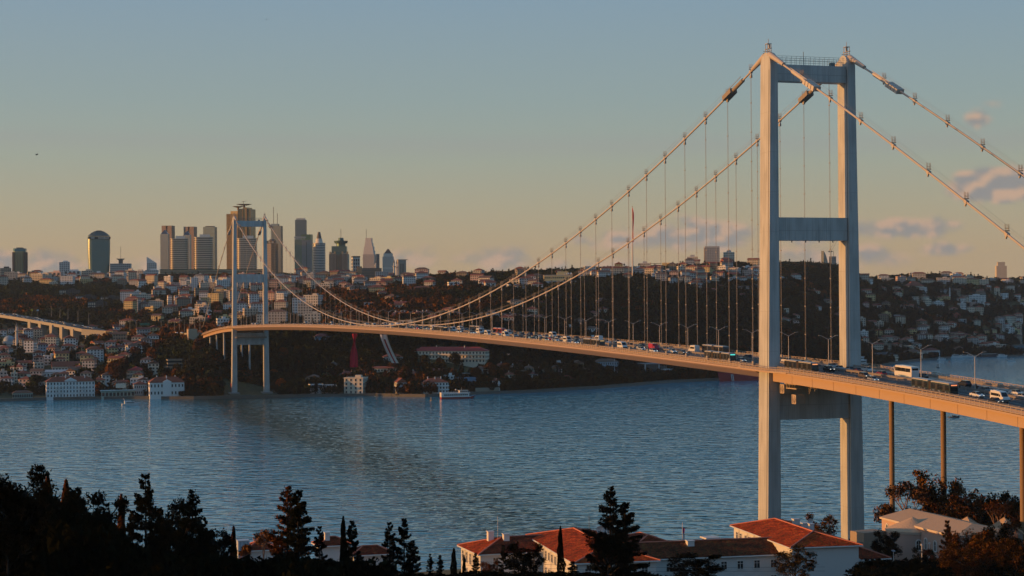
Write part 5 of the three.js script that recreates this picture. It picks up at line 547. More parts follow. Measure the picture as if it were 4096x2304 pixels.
// hotel roof sign
{ const p = at(1827, 1396, 1760), s = thing('roof_sign', 'white roof sign with letters ALARKO over the sunlit hotel', 'sign', [p.x - 9, p.y - 1, p.z], BASE - .4); const c = document.createElement('canvas'); c.width = 512; c.height = 128; const k = c.getContext('2d'); k.fillStyle = '#2a211a'; k.fillRect(0, 0, 512, 128); k.fillStyle = '#f2e2c6'; k.font = 'bold 92px sans-serif'; k.textAlign = 'center'; k.textBaseline = 'middle'; k.fillText('ALARKO', 284, 66, 430); k.beginPath(); k.arc(36, 64, 26, 0, 7); k.fill(); const t = new THREE.CanvasTexture(c); t.colorSpace = THREE.SRGBColorSpace; const b = part('sign_board', new THREE.BoxGeometry(12, 2.6, .3), new THREE.MeshStandardMaterial({ map: t, roughness: .6 }), s); b.position.y = 4.2; bx(12, 2.6, 3, 0, 1.2, -1).part('base', wallM('cream'), s); bx(3.4, 8, 4, 8, 4, -1).part('lift_tower', wallM('grey'), s); }
// banners hung below the deck
for (const [x, u, v, len, col, lab, sway] of [[0, 1420, 1335, 20.5, [.55, .025, .05], 'long red flag hanging twisted below the bridge deck', -2.6], [1, 1534, 1338, 16.5, [.74, .68, .62], 'long white and red banner slanting below the bridge deck', 6.5]]) {
  const p = onPlane(u, v, 15.5), n = 18, f = new MB(), rd = new MB(), half = (t) => x ? 2.1 : lerp(1.9, .7, smooth(0, .2, t)) + 1.9 * smooth(.2, .7, t), mid = (t) => sway * (x ? t ** 1.3 : .5 * t + .1 * Math.sin(t * 4)); for (let i = 0; i < n; i++) { const a = i / n, b = (i + 1) / n; for (let j = 0; j < 5; j++) { const e = (t, k) => [mid(t) + half(t) * (k / 2.5 - 1), -len * t, Math.sin(k * 1.9 + t * 3) * .5 + 1.2 * t]; const Q = [e(a, j), e(b, j), e(b, j + 1), e(a, j + 1)]; (x && j === 2 && a > .12 ? rd : f).quad(...Q); } }
  const g = thing('hanging_flag', lab, 'flag', [p.x, p.y, p.z], BASE); f.part('cloth', mat(...col, .9), g); if (!rd.empty) rd.part('red_stripe', mat(.36, .05, .05, .9), g); new MB().rod([-1.8, .1, 0], [1.8, .1, 0], .12).part('rod', steelDark, g);
}
function onPlane(u, v, z) { const d = ray(u, v), t = (z - EYE.z) / d.z; return EYE.clone().addScaledVector(d, t); }
// walls and small things along the shore
for (const [u0, u1, v, h, dep, m, lab] of [[1915, 2225, 1512, 36, 0, 'stone', 'long grey retaining wall on the shore slope right of the ferry'], [1902, 1996, 1576, 27, 0, 'stone', 'old stone sea wall behind the ferry bow'], [2300, 2440, 1492, 12, 0, 'blue', 'long blue awning wall on the shore'], [3500, 3700, 1455, 10, 0, 'stone', 'pale quay wall on the right hand shore'], [705, 800, 1510, 22, 0, 'stone', 'stone terrace wall left of the far tower foot'], [2240, 2300, 1478, 14, 0, 'beige', 'crenellated stone wall beside the red minaret']]) { const a = sightOn(u0, v), b = sightOn(u1, v); if (!a || !b) continue; const L = Math.hypot(a.x - b.x, a.z - b.z), hh = h * depthOf(a) / FOC; single('garden_wall', new MB().box(0, hh / 2 - 2, 0, L, hh + 4, 1.2).geo(), wallM(m), lab, 'wall', [(a.x + b.x) / 2, Math.min(a.y, b.y), (a.z + b.z) / 2], Math.atan2(-(b.z - a.z), b.x - a.x)); }
{ const p = sightOn(1996, 1566), g = thing('beacon', 'white harbour beacon tower on the stone sea wall', 'lighthouse', [p.x, p.y, p.z]), m = mat(.6, .58, .54, .7); new MB().cyl(0, -2, 0, 1, .75, 8, 10).part('shaft', m, g); new MB().cyl(0, 6, 0, .8, 1.3, 1, 10).cyl(0, 7, 0, 1.3, 1.3, .8, 10).part('gallery', m, g); new MB().cyl(0, 7.8, 0, .7, .6, 1.6, 8).part('lantern', m, g); }
minaret(2227, 1454, 1504, depthOf(sightOn(2227, 1504)), 'small red brick minaret by the shore wall', .9).children.forEach((c, i) => { if (i % 2 === 0) c.material = wallM('brick'); });
{ const p = sightOn(2458, 1513), g = thing('flagpole', 'bare white pole on the shore under the deck', 'flagpole', [p.x, p.y, p.z]); new MB().cyl(0, 0, 0, .25, .15, 20, 6).part('pole', mat(.55, .55, .53, .6), g); new MB().add(new THREE.SphereGeometry(.3, 8, 6), 0, 20, 0).part('finial', mat(.5, .4, .2, .4), g); }
// ---------------------------------------------------------------- trees of the European side
function leafCloud(R, n, size, place, twist = 1) {                // n small leaf faces at the places that place() gives: [x, y, z]
  const P = new Float32Array(n * 9), N = new Float32Array(n * 9), a = new THREE.Vector3(), b = new THREE.Vector3(), c = new THREE.Vector3();
  for (let i = 0; i < n; i++) {
    const p = place(i), s = size * (.6 + R() * .8); a.set(R() - .5, (R() - .5) * twist, R() - .5).normalize().multiplyScalar(s); b.set(R() - .5, (R() - .5) * twist, R() - .5).normalize().multiplyScalar(s);
    P.set([p[0] + a.x, p[1] + a.y, p[2] + a.z, p[0] - a.x * .6 + b.x, p[1] - a.y * .6 + b.y, p[2] - a.z * .6 + b.z, p[0] - a.x * .5 - b.x, p[1] - a.y * .5 - b.y, p[2] - a.z * .5 - b.z], i * 9);
    c.copy(b).cross(a).normalize(); for (let k = 0; k < 3; k++) N.set([c.x, c.y, c.z], i * 9 + k * 3);
  }
  const g = new THREE.BufferGeometry(); g.setAttribute('position', new THREE.BufferAttribute(P, 3)); g.setAttribute('normal', new THREE.BufferAttribute(N, 3)); return g;
}
function blobs(R, list, lump = .3) {                              // places spread near the surface of several lumpy balls [x, y, z, rx, ry]
  const tot = list.reduce((s, b) => s + b[3] * b[3], 0);
  return () => { let k = R() * tot, i = 0; while (i < list.length - 1 && (k -= list[i][3] ** 2) > 0) i++; const [x, y, z, rx, ry] = list[i], th = R() * 6.283, cz = R() * 2 - 1, sr = Math.sqrt(1 - cz * cz), q = 1 - lump * R() * R() * 1.6; return [x + Math.cos(th) * sr * rx * q, y + cz * ry * q, z + Math.sin(th) * sr * rx * q]; };
}
const leafMat = (r, g, b) => { const m = new THREE.MeshStandardMaterial({ roughness: .95, side: THREE.DoubleSide }); m.color.setRGB(r, g, b); return m; };
const LEAF = { dark: [.054, .09, .052], green: [.074, .118, .056], olive: [.095, .095, .038], rust: [.27, .13, .045], orange: [.44, .19, .045], pine: [.038, .05, .026] };
const crownOf = (seed, n, size, list, lump) => { const R = rng(seed); return leafCloud(R, n, size, blobs(R, list, lump)); };
const FAR = { round: [crownOf(1, 150, .95, [[0, 5.6, 0, 3.6, 2.8], [1.8, 4.2, .8, 2.4, 2], [-1.7, 4.6, -1.1, 2.5, 2.1], [.3, 3, 1.3, 2.3, 1.8]]), crownOf(2, 150, .95, [[0, 4.8, 0, 4, 2.6], [-1.8, 6, .6, 2.3, 1.8], [2, 5.4, -.9, 2.5, 2], [0, 3.1, 1, 2.6, 1.6]])], cone: crownOf(3, 120, .8, [[0, 3, 0, 1.5, 2.8], [0, 6, 0, 1.25, 2.6], [0, 9, 0, .8, 2.4]]), pine: crownOf(4, 150, .9, [[0, 7, 0, 4.3, 1.4], [1.6, 7.6, .8, 2.6, 1.2], [-1.8, 6.6, -.9, 2.6, 1.1]]) };
{
  const R = rng(909), lists = { wood: [[], []], conifer_wood: [[]] }, cell = new Map(); for (const [x, z, r] of PLACED) { const k = `${Math.floor(x / 60)},${Math.floor(z / 60)}`; (cell.get(k) ?? cell.set(k, []).get(k)).push([x, z, r]); }
  const free = (x, z, m) => { const i = Math.floor(x / 60), j = Math.floor(z / 60); for (let a = -1; a <= 1; a++) for (let b = -1; b <= 1; b++) for (const [px, pz, r] of cell.get(`${i + a},${j + b}`) ?? []) if (Math.hypot(px - x, pz - z) < r * m) return false; return true; };
  const right = -R0.z;
  const add = (x, z, k) => {
    const dx = x - EYE.x, dz = z - EYE.z, dep = dx * FWD.x + dz * FWD.z, u = 2048 + FOC * (dx * R0.x + dz * R0.z) / dep; if (u < -260 || u > 4400) return;
    const gy = ground(x, z); if (gy < WL + 1) return; const v = 1205 - FOC * (gy - EYE.y) / dep;
    // where it is town there are few trees, where it is wood they close up
    const town = u < 640 && v > 1340 ? .72 : u < 1260 && u > 480 && v < 1330 ? .66 : u > 3440 ? .45 : v < 1150 && u > 1250 && u < 3040 ? .42 : 0, n = fbm(x / 70 + 9, z / 70, 3); if (n < .5 + (town - .5) * .55 && town) { if (R() < town) return; } else if (R() < town * .42) return;
    const brow = Math.abs(z) < 22 && x > -1290 ? (x > -1110 ? 0 : .7) : 1; if (!brow) return; if (u < 350 && v > 1275 && v < 1420 && R() < .8) return; if (!free(x, z, town ? .86 : .75) || (town && R() < .75 && !free(x, z - 11, .9))) return;
    const autSun = fbm(x / 120 + 31, z / 120 + 4, 3) + (u > 380 && u < 1000 && v > 1320 ? .16 : 0) + (u > 1250 && u < 2150 && v < 1330 ? .17 : 0) - (u > 2300 ? .14 : 0) + (R() - .5) * .2, con = R() < .10, s = (.75 + R() * .65) * k;  // the region terms put sunlit and shaded slopes into the leaf colour
    const c = con ? LEAF.pine : autSun > .72 ? LEAF.orange : autSun > .64 ? LEAF.rust : autSun > .54 ? LEAF.olive : R() < .5 ? LEAF.green : LEAF.dark, j = .75 + R() * .5;
    const low = brow * (u < 350 && v > 1275 && v < 1420 ? .6 : 1) * (u > 1200 && v < 1170 || v < 1150 ? .72 : 1), m = new THREE.Matrix4().compose(new THREE.Vector3(x, gy - 1.4 * s, z), new THREE.Quaternion().setFromAxisAngle(new THREE.Vector3(0, 1, 0), R() * 6.3), new THREE.Vector3(s, s * low * (.85 + R() * .4), s));
    (con ? lists.conifer_wood[0] : lists.wood[R() < .5 ? 0 : 1]).push([m, [c[0] * j, c[1] * j, c[2] * j]]);
  };
  for (let x = -1000; x > -2250; x -= 6.6) for (let z = 420; z > -1750; z -= 6.6) add(x + R() * 6.6, z + R() * 6.6, 1);
  for (let x = -2250; x > -4100; x -= 10) for (let z = 420; z > -2300; z -= 10) add(x + R() * 10, z + R() * 10, 1.1);
  for (const [nm, ls] of Object.entries(lists)) ls.forEach((l, i) => { const g = nm === 'wood' ? FAR.round[i] : FAR.cone, im = new THREE.InstancedMesh(g, leafMat(1, 1, 1), l.length), c = new THREE.Color(); l.forEach(([m, k], n) => { im.setMatrixAt(n, m); im.setColorAt(n, c.setRGB(...k)); }); im.name = numbered(nm); im.userData = { kind: 'stuff', label: nm === 'wood' ? ['dark autumn wood of broad crowns covering the far hillsides', 'olive and rust coloured broad crowns filling the far woods'][i] : 'scattered dark pointed conifers in the far woods', category: 'wood' }; im.castShadow = im.receiveShadow = true; scene.add(im); });
}
// trees that stand out one by one along the far shore: u, foot v, height in metres, kind, colour, label
const farTree = (() => { const proto = new Map(); return (u, v, hgt, kind, col, label) => {
  const p = sightOn(u, v); if (!p) return; const key = kind + col; let t = proto.get(key);
  if (!t) { t = thing(kind === 'cone' ? 'cypress_tree' : kind === 'pine' ? 'pine_tree' : kind === 'palm' ? 'palm_tree' : 'tree', label, 'tree', [p.x, p.y, p.z]); const q = new MB(); q.cyl(0, -2, 0, .32, .16, kind === 'pine' ? 8.4 : 7, 7); if (kind === 'pine') for (const [x, z] of [[2.2, .8], [-2, -.9], [.4, -1.8]]) q.rod([0, 4.6, 0], [x, 6.6, z], .14, 5); if (kind === 'round') for (const [x, z] of [[1.6, .8], [-1.5, .9], [.2, -1.6]]) q.rod([0, 2.4, 0], [x, 4.8, z], .13, 5); q.part('trunk', mat(.10, .075, .05, .95), t);
    if (kind === 'palm') { const f = new MB(); for (let k = 0; k < 16; k++) { const a = k * 2.4, e = .9 - (k % 4) * .42, c = Math.cos(a), s = Math.sin(a); f.tri([[c * .1, 5, s * .1], [c * 1.6 - s * .35, 5.2 + e, s * 1.6 + c * .35], [c * 3, 4.4 + e, s * 3], [c * .1, 5, s * .1], [c * 3, 4.4 + e, s * 3], [c * 1.6 + s * .35, 5.2 + e, s * 1.6 - c * .35]]); } f.part('crown', leafMat(...LEAF[col]), t); }
    else { const g = kind === 'cone' ? crownOf(21, 500, .42, [[0, 3, 0, 1.5, 2.8], [0, 6, 0, 1.25, 2.6], [0, 9, 0, .8, 2.4]]) : kind === 'pine' ? crownOf(22, 700, .5, [[0, 7, 0, 4.3, 1.4], [1.6, 7.6, .8, 2.6, 1.2], [-1.8, 6.6, -.9, 2.6, 1.1]]) : crownOf(23, 750, .5, [[0, 5.6, 0, 3.2, 2.8], [1.8, 4.2, .8, 2.2, 2], [-1.7, 4.6, -1.1, 2.3, 2.1], [.3, 3.2, 1.3, 2.1, 1.6], [-1, 7, .8, 1.8, 1.5]]); part('crown', g, leafMat(...LEAF[col]), t); } proto.set(key, t); }
  else t = dup(t, [p.x, p.y, p.z], u * 1.7, label); const k = hgt / (kind === 'cone' ? 11.2 : kind === 'pine' ? 8.8 : kind === 'palm' ? 6 : 8.4); t.scale.setScalar(k); }; })();
for (const [u, v, h, k, c, l] of [[150, 1573, 16, 'pine', 'green', 'umbrella pine left of the long white mansion'], [470, 1538, 22, 'round', 'orange', 'tall orange tree left of the bright red school roof'], [447, 1520, 16, 'round', 'orange', 'orange tree at the left edge of the orange group'], [490, 1508, 17, 'round', 'rust', 'rust coloured tree behind the tall orange one'], [405, 1532, 11, 'round', 'rust', 'low rust tree behind the glass pavilion'], [355, 1516, 9, 'round', 'green', 'round green tree behind the mansion roof end'], [540, 1440, 13, 'round', 'orange', 'orange tree on the slope above the school'], [580, 1425, 14, 'round', 'rust', 'rust tree on the slope above the school, right'], [610, 1455, 15, 'round', 'orange', 'big orange tree right of the school'], [640, 1410, 13, 'round', 'orange', 'orange tree below the approach road'], [690, 1400, 13, 'round', 'olive', 'olive tree below the approach road'], [740, 1395, 14, 'round', 'orange', 'orange tree left of the bridge columns'], [800, 1420, 16, 'round', 'rust', 'wide rust tree behind the first bridge columns'], [650, 1520, 12, 'round', 'dark', 'dark tree behind the pediment mansion'], [760, 1522, 12, 'round', 'dark', 'dark tree left of the far tower foot'], [840, 1545, 8, 'round', 'rust', 'small orange tree beside the flags by the quay'], [1135, 1440, 12, 'round', 'rust', 'pale rust tree in the dark wood right of the far tower'], [1190, 1425, 10, 'round', 'olive', 'olive tree beside the pale rust one'], [1095, 1525, 11, 'round', 'orange', 'rust tree just right of the far tower leg'], [1125, 1562, 11, 'round', 'orange', 'spreading orange tree at the quay right of the far tower'], [1200, 1478, 9, 'round', 'rust', 'small rust tree in the dark wood'], [1303, 1532, 10, 'palm', 'olive', 'date palm behind the white modern house'], [1195, 1520, 14, 'cone', 'dark', 'slim dark cypress left of the white modern house'], [1345, 1560, 8, 'round', 'rust', 'small rust tree beside the white block'], [1545, 1572, 14, 'pine', 'green', 'broad umbrella pine right of the white waterfront block'], [1500, 1560, 10, 'round', 'orange', 'orange tree right behind the white block'], [1570, 1500, 12, 'round', 'rust', 'bare rust tree behind the modern villa'], [1620, 1532, 15, 'round', 'rust', 'tall thin rust tree above the gabled house'], [1660, 1573, 11, 'round', 'dark', 'dark tree between gabled house and apartment house'], [1700, 1470, 12, 'round', 'olive', 'olive tree below the hotel'], [1760, 1478, 11, 'round', 'rust', 'rust tree below the hotel front'], [1820, 1470, 14, 'round', 'dark', 'dark tree below the hotel right end'], [1905, 1525, 13, 'round', 'rust', 'rust tree above the stone sea wall'], [1960, 1510, 14, 'round', 'rust', 'reddish tree left of the retaining wall'], [2020, 1512, 14, 'round', 'orange', 'reddish tree before the retaining wall'], [2100, 1555, 12, 'round', 'dark', 'dark tree before the long retaining wall'], [2150, 1558, 12, 'round', 'green', 'green tree left of the boathouse'], [2215, 1545, 11, 'round', 'dark', 'dark tree touching the boathouse'], [2330, 1520, 10, 'round', 'dark', 'dark tree right of the boathouse'], [760, 1255, 13, 'round', 'orange', 'large orange tree by the stepped apartment house'], [893, 1215, 15, 'cone', 'dark', 'dark conifer in the town left of the far tower'], [1690, 1240, 14, 'round', 'orange', 'big orange tree on the wooded ridge'], [1750, 1215, 14, 'round', 'rust', 'big rust tree on the wooded ridge'], [1640, 1250, 13, 'round', 'orange', 'orange tree above the terraced house'], [1800, 1230, 13, 'round', 'rust', 'rust tree under the bridge cable'], [1494, 1150, 9, 'cone', 'olive', 'golden poplar below the stone twin towers'], [2110, 1150, 11, 'round', 'rust', 'lone rust tree on the ridge left of the yellow building'], [1985, 1112, 11, 'cone', 'dark', 'dark fir on the middle ridge']]) farTree(u, v, h, k, c, l);
// ---------------------------------------------------------------- vehicles on the bridge
const carGlass = new THREE.MeshPhysicalMaterial({ roughness: .06, ior: 1.5 }); carGlass.color.setRGB(.02, .022, .025);
const tyreM = mat(.02, .02, .02, .9), rimM = mat(.3, .3, .3, .4), headM = mat(.75, .75, .72, .2), headLit = glow(1, .93, .8, 1.6), tailM = mat(.35, .01, .01, .3), tailLit = glow(.8, .02, .02, .7);
const paintM = (r, g, b) => { const k = 'paint' + [r, g, b].join(); if (!mats.has(k)) { const m = new THREE.MeshPhysicalMaterial({ roughness: .35, clearcoat: .6, clearcoatRoughness: .1 }); m.color.setRGB(r, g, b); mats.set(k, m); } return mats.get(k); };
const CARP = { white: [.66, .66, .64], silver: [.38, .39, .40], grey: [.14, .145, .15], black: [.018, .018, .02], red: [.36, .02, .03], blue: [.04, .07, .16], brown: [.10, .075, .055], taxi: [.5, .42, .22], burgundy: [.14, .015, .02] };
// body drawn from the side: x forward, y up; width across z
function sideExtrude(pts, w, bev = .08) { const S = new THREE.Shape(); pts.forEach(([x, y], i) => i ? S.lineTo(x, y) : S.moveTo(x, y)); S.closePath(); const g = new THREE.ExtrudeGeometry(S, { depth: w - 2 * bev, bevelEnabled: true, bevelSize: bev, bevelThickness: bev, bevelSegments: 1, curveSegments: 4 }); g.translate(0, 0, -(w - 2 * bev) / 2); return g; }
const CAR = {
  sedan: { L: 4.5, W: 1.76, body: [[-2.15, .3], [2.12, .3], [2.2, .62], [2.05, .8], [1.0, .92], [-1.5, .97], [-2.15, .9], [-2.22, .6]], cab: [[-1.5, .9], [1.0, .88], [.35, 1.36], [-.9, 1.4]], wh: 1.32 },
  hatch: { L: 4.1, W: 1.74, body: [[-1.92, .3], [1.92, .3], [2.0, .62], [1.85, .82], [.95, .95], [-1.7, 1.0], [-1.95, .8]], cab: [[-1.78, .95], [1.0, .92], [.3, 1.44], [-1.3, 1.46]], wh: 1.24 },
  suv: { L: 4.5, W: 1.84, body: [[-2.1, .36], [2.12, .36], [2.2, .75], [2.05, 1.0], [1.05, 1.1], [-1.95, 1.14], [-2.18, .9]], cab: [[-2.0, 1.08], [1.1, 1.06], [.45, 1.64], [-1.6, 1.66]], wh: 1.36 },
};
const wheelG = (r) => { const a = new THREE.CylinderGeometry(r, r, .22, 14); a.rotateX(Math.PI / 2); return a; }, rimG = (r) => { const a = new THREE.CylinderGeometry(r * .6, r * .6, .235, 10); a.rotateX(Math.PI / 2); return a; };
const W1 = wheelG(.33), R1 = rimG(.33), W2 = wheelG(.48), R2 = rimG(.48);
function wheels(g, xs, z, r = .33) { for (const x of xs) for (const s of [1, -1]) { const t = part('wheel', r > .4 ? W2 : W1, tyreM, g); t.position.set(x, r, s * z); part('rim', r > .4 ? R2 : R1, rimM, t); } }
function lights(g, x, y, z, back, lit, w = .34) { for (const s of [1, -1]) { const h = part('headlight', new THREE.BoxGeometry(.1, .17, w), lit ? headLit : headM, g); h.position.set(x, y, s * z); const t = part('tail_light', new THREE.BoxGeometry(.1, .17, w), lit ? tailLit : tailM, g); t.position.set(-back, y + .1, s * z); } }
function makeCar(kind, col, lit, simple) {
  const k = CAR[kind], g = new THREE.Group(), pm = paintM(...CARP[col]); part('body', sideExtrude(k.body, k.W), pm, g); part('cabin_glass', sideExtrude(k.cab, k.W * .86, .14), carGlass, g);
  const top = k.cab, roof = new MB(); roof.slab(top[3][0] + .12, top[2][0] - .06, top[2][1] + .02, top[2][1] + .12, -k.W * .37, k.W * .37); for (const s of [1, -1]) { for (const [a, b] of [[top[1], top[2]], [top[0], top[3]]]) roof.rod([a[0], a[1] + .06, s * k.W * .43], [b[0], b[1] + .05, s * k.W * .37], .05, 4); roof.rod([(top[0][0] + top[1][0]) / 2 - .15, top[0][1] + .05, s * k.W * .435], [(top[3][0] + top[2][0]) / 2 - .1, top[2][1] + .04, s * k.W * .38], .05, 4); } roof.part('roof', pm, g);
  if (simple) { const q = new MB(); for (const x of [-k.wh, k.wh]) for (const s of [1, -1]) q.add(W1, x, .33, s * (k.W / 2 - .1)); q.part('wheels', tyreM, g, 'stuff'); } else { wheels(g, [-k.wh, k.wh], k.W / 2 - .1); const m = new MB(); for (const s of [1, -1]) m.box(.75, k.cab[0][1] + .1, s * (k.W / 2 + .06), .14, .14, .2); m.part('mirrors', pm, g, 'stuff'); const bp = new MB(); bp.slab(k.L / 2 - .08, k.L / 2 + .03, .3, .5, -.6, .6); bp.part('grille', tyreM, g); }
  lights(g, k.L / 2 - .06, k.body[3][1] - .12, k.W / 2 - .3, k.L / 2 - .06, lit); return g;
}
function makeVan(simple, col = 'white', lit = true) { const g = new THREE.Group(), pm = paintM(...CARP[col]); part('body', sideExtrude([[-2.9, .4], [2.8, .4], [2.95, .8], [2.75, 1.25], [2.15, 1.4], [1.35, 2.45], [1.0, 2.6], [-2.8, 2.6], [-2.95, 1.2]], 2.0), pm, g); const q = new MB(); for (const s of [1, -1]) { q.slab(-2.6, .95, 1.45, 2.1, s > 0 ? .99 : -1.01, s > 0 ? 1.01 : -.99); q.slab(1.05, 1.6, 1.4, 1.95, s > 0 ? .99 : -1.01, s > 0 ? 1.01 : -.99); } q.part('side_windows', carGlass, g, 'stuff'); const w = new MB(); w.quad([2.2, 1.42, .85], [2.2, 1.42, -.85], [1.45, 2.42, -.75], [1.45, 2.42, .75]); const wm = w.part('windscreen', carGlass, g); wm.position.set(.06, .03, 0); const r = new MB(); r.slab(-2.2, -.8, 2.6, 2.76, -.6, .6); r.part('roof_unit', pm, g); wheels(g, [-1.8, 1.8], .9, .36 > .4 ? .4 : .33); lights(g, 2.86, 1.0, .72, 2.92, lit, .3); const b = new MB(); b.slab(2.82, 3.0, .42, .75, -.9, .9); b.part('bumper', tyreM, g); return g; }
function makeCoach() { const g = new THREE.Group(), pm = paintM(.68, .67, .64); part('body', sideExtrude([[-4.7, .4], [4.5, .4], [4.72, 1.2], [4.6, 2.4], [4.1, 3.4], [-4.5, 3.45], [-4.75, 2.2]], 2.5, .12), pm, g); const q = new MB(); for (const s of [1, -1]) for (const [a, b] of [[-4.2, -1.6], [-1.55, .9], [.95, 3.2], [3.25, 4.3]]) q.slab(a, b, 1.9, 2.95, s > 0 ? 1.24 : -1.26, s > 0 ? 1.26 : -1.24); q.part('side_windows', carGlass, g, 'stuff'); const w = new MB(); w.quad([4.68, 1.6, 1.0], [4.68, 1.6, -1.0], [4.25, 3.1, -1.0], [4.25, 3.1, 1.0]); w.part('windscreen', carGlass, g).position.x = .1; const b = new MB(); b.box(-4.76, 2.65, 0, .12, .85, 1.9); b.part('rear_window', carGlass, g); const sw = new MB(); for (const s of [1.27, -1.27]) { sw.quad([-4.3, .62, s], [1.5, .55, s], [2.8, .95, s], [-1.0, 1.0, s]); } sw.part('painted_swoosh', mat(.30, .38, .40, .5), g); const m = new MB(); for (const s of [1, -1]) m.rod([4.4, 3.2, s * 1.1], [5.0, 2.9, s * 1.35], .06).box(5.0, 2.6, s * 1.38, .16, .5, .2); m.part('mirrors', pm, g, 'stuff'); wheels(g, [-2.6, 3.0], 1.12, .48); lights(g, 4.66, .95, .95, 4.7, true); const r = new MB(); r.slab(-1.2, 1.2, 3.42, 3.6, -.8, .8); r.part('roof_unit', pm, g); return g; }
// articulated city bus: sections joined by dark bellows, black glass sides, pale roof edge, lit destination board
function makeBus(sections, col, boardCol, text) {
  const g = new THREE.Group(), pm = paintM(...col), L = sections.reduce((a, b) => a + b, 0) + (sections.length - 1) * 1.1; let x = L / 2;
  sections.forEach((len, i) => { const b = x - len, f = x, last = i === sections.length - 1, body = i === 0 ? [[b, .42], [f - .1, .42], [f, 1.0], [f - .12, 2.6], [f - .6, 2.92], [b, 2.92]] : last ? [[b + .1, .42], [f, .42], [f, 2.92], [b + .35, 2.92], [b, 2.2]] : [[b, .42], [f, .42], [f, 2.92], [b, 2.92]]; const s = part('section', sideExtrude(body, 2.5, .1), pm, g);
    const q = new MB(), n = Math.max(2, Math.round(len / 1.7)); for (const sd of [1, -1]) for (let k = 0; k < n; k++) q.slab(b + .3 + (len - .6) * k / n, b + .3 + (len - .6) * (k + 1) / n - .1, 1.15, 2.45, sd > 0 ? 1.24 : -1.27, sd > 0 ? 1.27 : -1.24); q.part('windows', carGlass, s, 'stuff'); const rr = new MB(); rr.slab(b + .4, f - .6, 2.9, 3.06, -1.05, 1.05); rr.slab(b + .2, f - .3, 2.78, 2.94, -1.28, 1.28); rr.part('roof_edge', mat(.56, .53, .48, .5), s); const dd = new MB(); for (let k = 0; k < 2; k++) { const dx = b + len * (.3 + .4 * k); dd.slab(dx - .6, dx + .6, .5, 2.45, 1.25, 1.29); } dd.part('doors', mat(.05, .05, .05, .25), s, 'stuff'); const ap = new MB(); for (let k = 0; k < 3; k++) ap.slab(b + len * (.1 + .3 * k), b + len * (.1 + .3 * k) + 1.0, .55, .85, 1.245, 1.275); ap.part('side_trim', mat(.55, .52, .47, .5), s, 'stuff');
    wheels(g, i === 0 ? [f - 2.6, b + 1.6].slice(0, len > 6 ? 2 : 1) : [b + len * .35], 1.12, .48); x = b - 1.1; if (!last) { const bl = new MB(); for (let k = 0; k < 6; k++) bl.slab(b - 1.08 + k * .18, b - 1.0 + k * .18, .5, 2.86, -1.2, 1.2); bl.slab(b - 1.1, b, .55, 2.8, -1.12, 1.12); bl.part('bellows', mat(.11, .07, .045, .9), g); } });
  const w = new MB(); w.quad([L / 2 + .03, 1.05, 1.1], [L / 2 + .03, 1.05, -1.1], [L / 2 - .09, 2.4, -1.1], [L / 2 - .09, 2.4, 1.1]); w.part('windscreen', carGlass, g).position.x = .08; const bd = part('destination_board', new THREE.BoxGeometry(.06, .26, 1.7), glow(...boardCol, 1.3), g); bd.position.set(L / 2 + .02, 2.56, 0); lights(g, L / 2 - .02, .75, .95, L / 2 - .02, true, .36); const mm = new MB(); for (const s of [1, -1]) mm.rod([L / 2 - .2, 2.6, s * 1.2], [L / 2 + .35, 2.5, s * 1.4], .05).box(L / 2 + .38, 2.2, s * 1.42, .14, .5, .2); mm.part('mirrors', tyreM, g, 'stuff'); return g;
}
function makeTruck(box) { const g = new THREE.Group(), pm = paintM(...(box === 'red' ? [.42, .02, .06] : [.6, .59, .56])); bx(4.2, 2.1, 2.1, -.7, 1.75).part('cargo_box', pm, g); part('cab', sideExtrude([[1.5, .45], [3.1, .45], [3.15, 1.1], [2.7, 1.95], [1.5, 2.0]], 1.9), paintM(...(box === 'red' ? [.30, .02, .05] : CARP.white)), g); const w = new MB(); w.quad([3.0, 1.2, .8], [3.0, 1.2, -.8], [2.72, 1.85, -.75], [2.72, 1.85, .75]); w.part('windscreen', carGlass, g).position.x = .12; bx(5.6, .2, .9, 0, .6).part('chassis', tyreM, g); wheels(g, [-1.6, 2.2], .85); lights(g, 3.06, .8, .7, 2.8, true); return g; }
function makeMotorbike() { const g = new THREE.Group(); for (const x of [-.7, .7]) { const t = part('wheel', new THREE.TorusGeometry(.27, .07, 6, 14), tyreM, g); t.position.set(x, .33, 0); } new MB().rod([-.5, .5, 0], [.35, .75, 0], .16).rod([.7, .33, 0], [.42, 1.0, 0], .05).rod([.42, 1.02, -.35], [.42, 1.02, .35], .035).box(-.45, .78, 0, .7, .14, .28).part('frame', mat(.03, .03, .035, .4), g); bx(.4, .36, .4, -.75, 1.0).part('top_box', mat(.03, .03, .03, .5), g); const h = part('headlight', new THREE.SphereGeometry(.1, 8, 6), headM, g); h.position.set(.55, .85, 0); const tl = part('tail_light', new THREE.BoxGeometry(.06, .1, .2), tailM, g); tl.position.set(-.95, .8, 0); return g; }
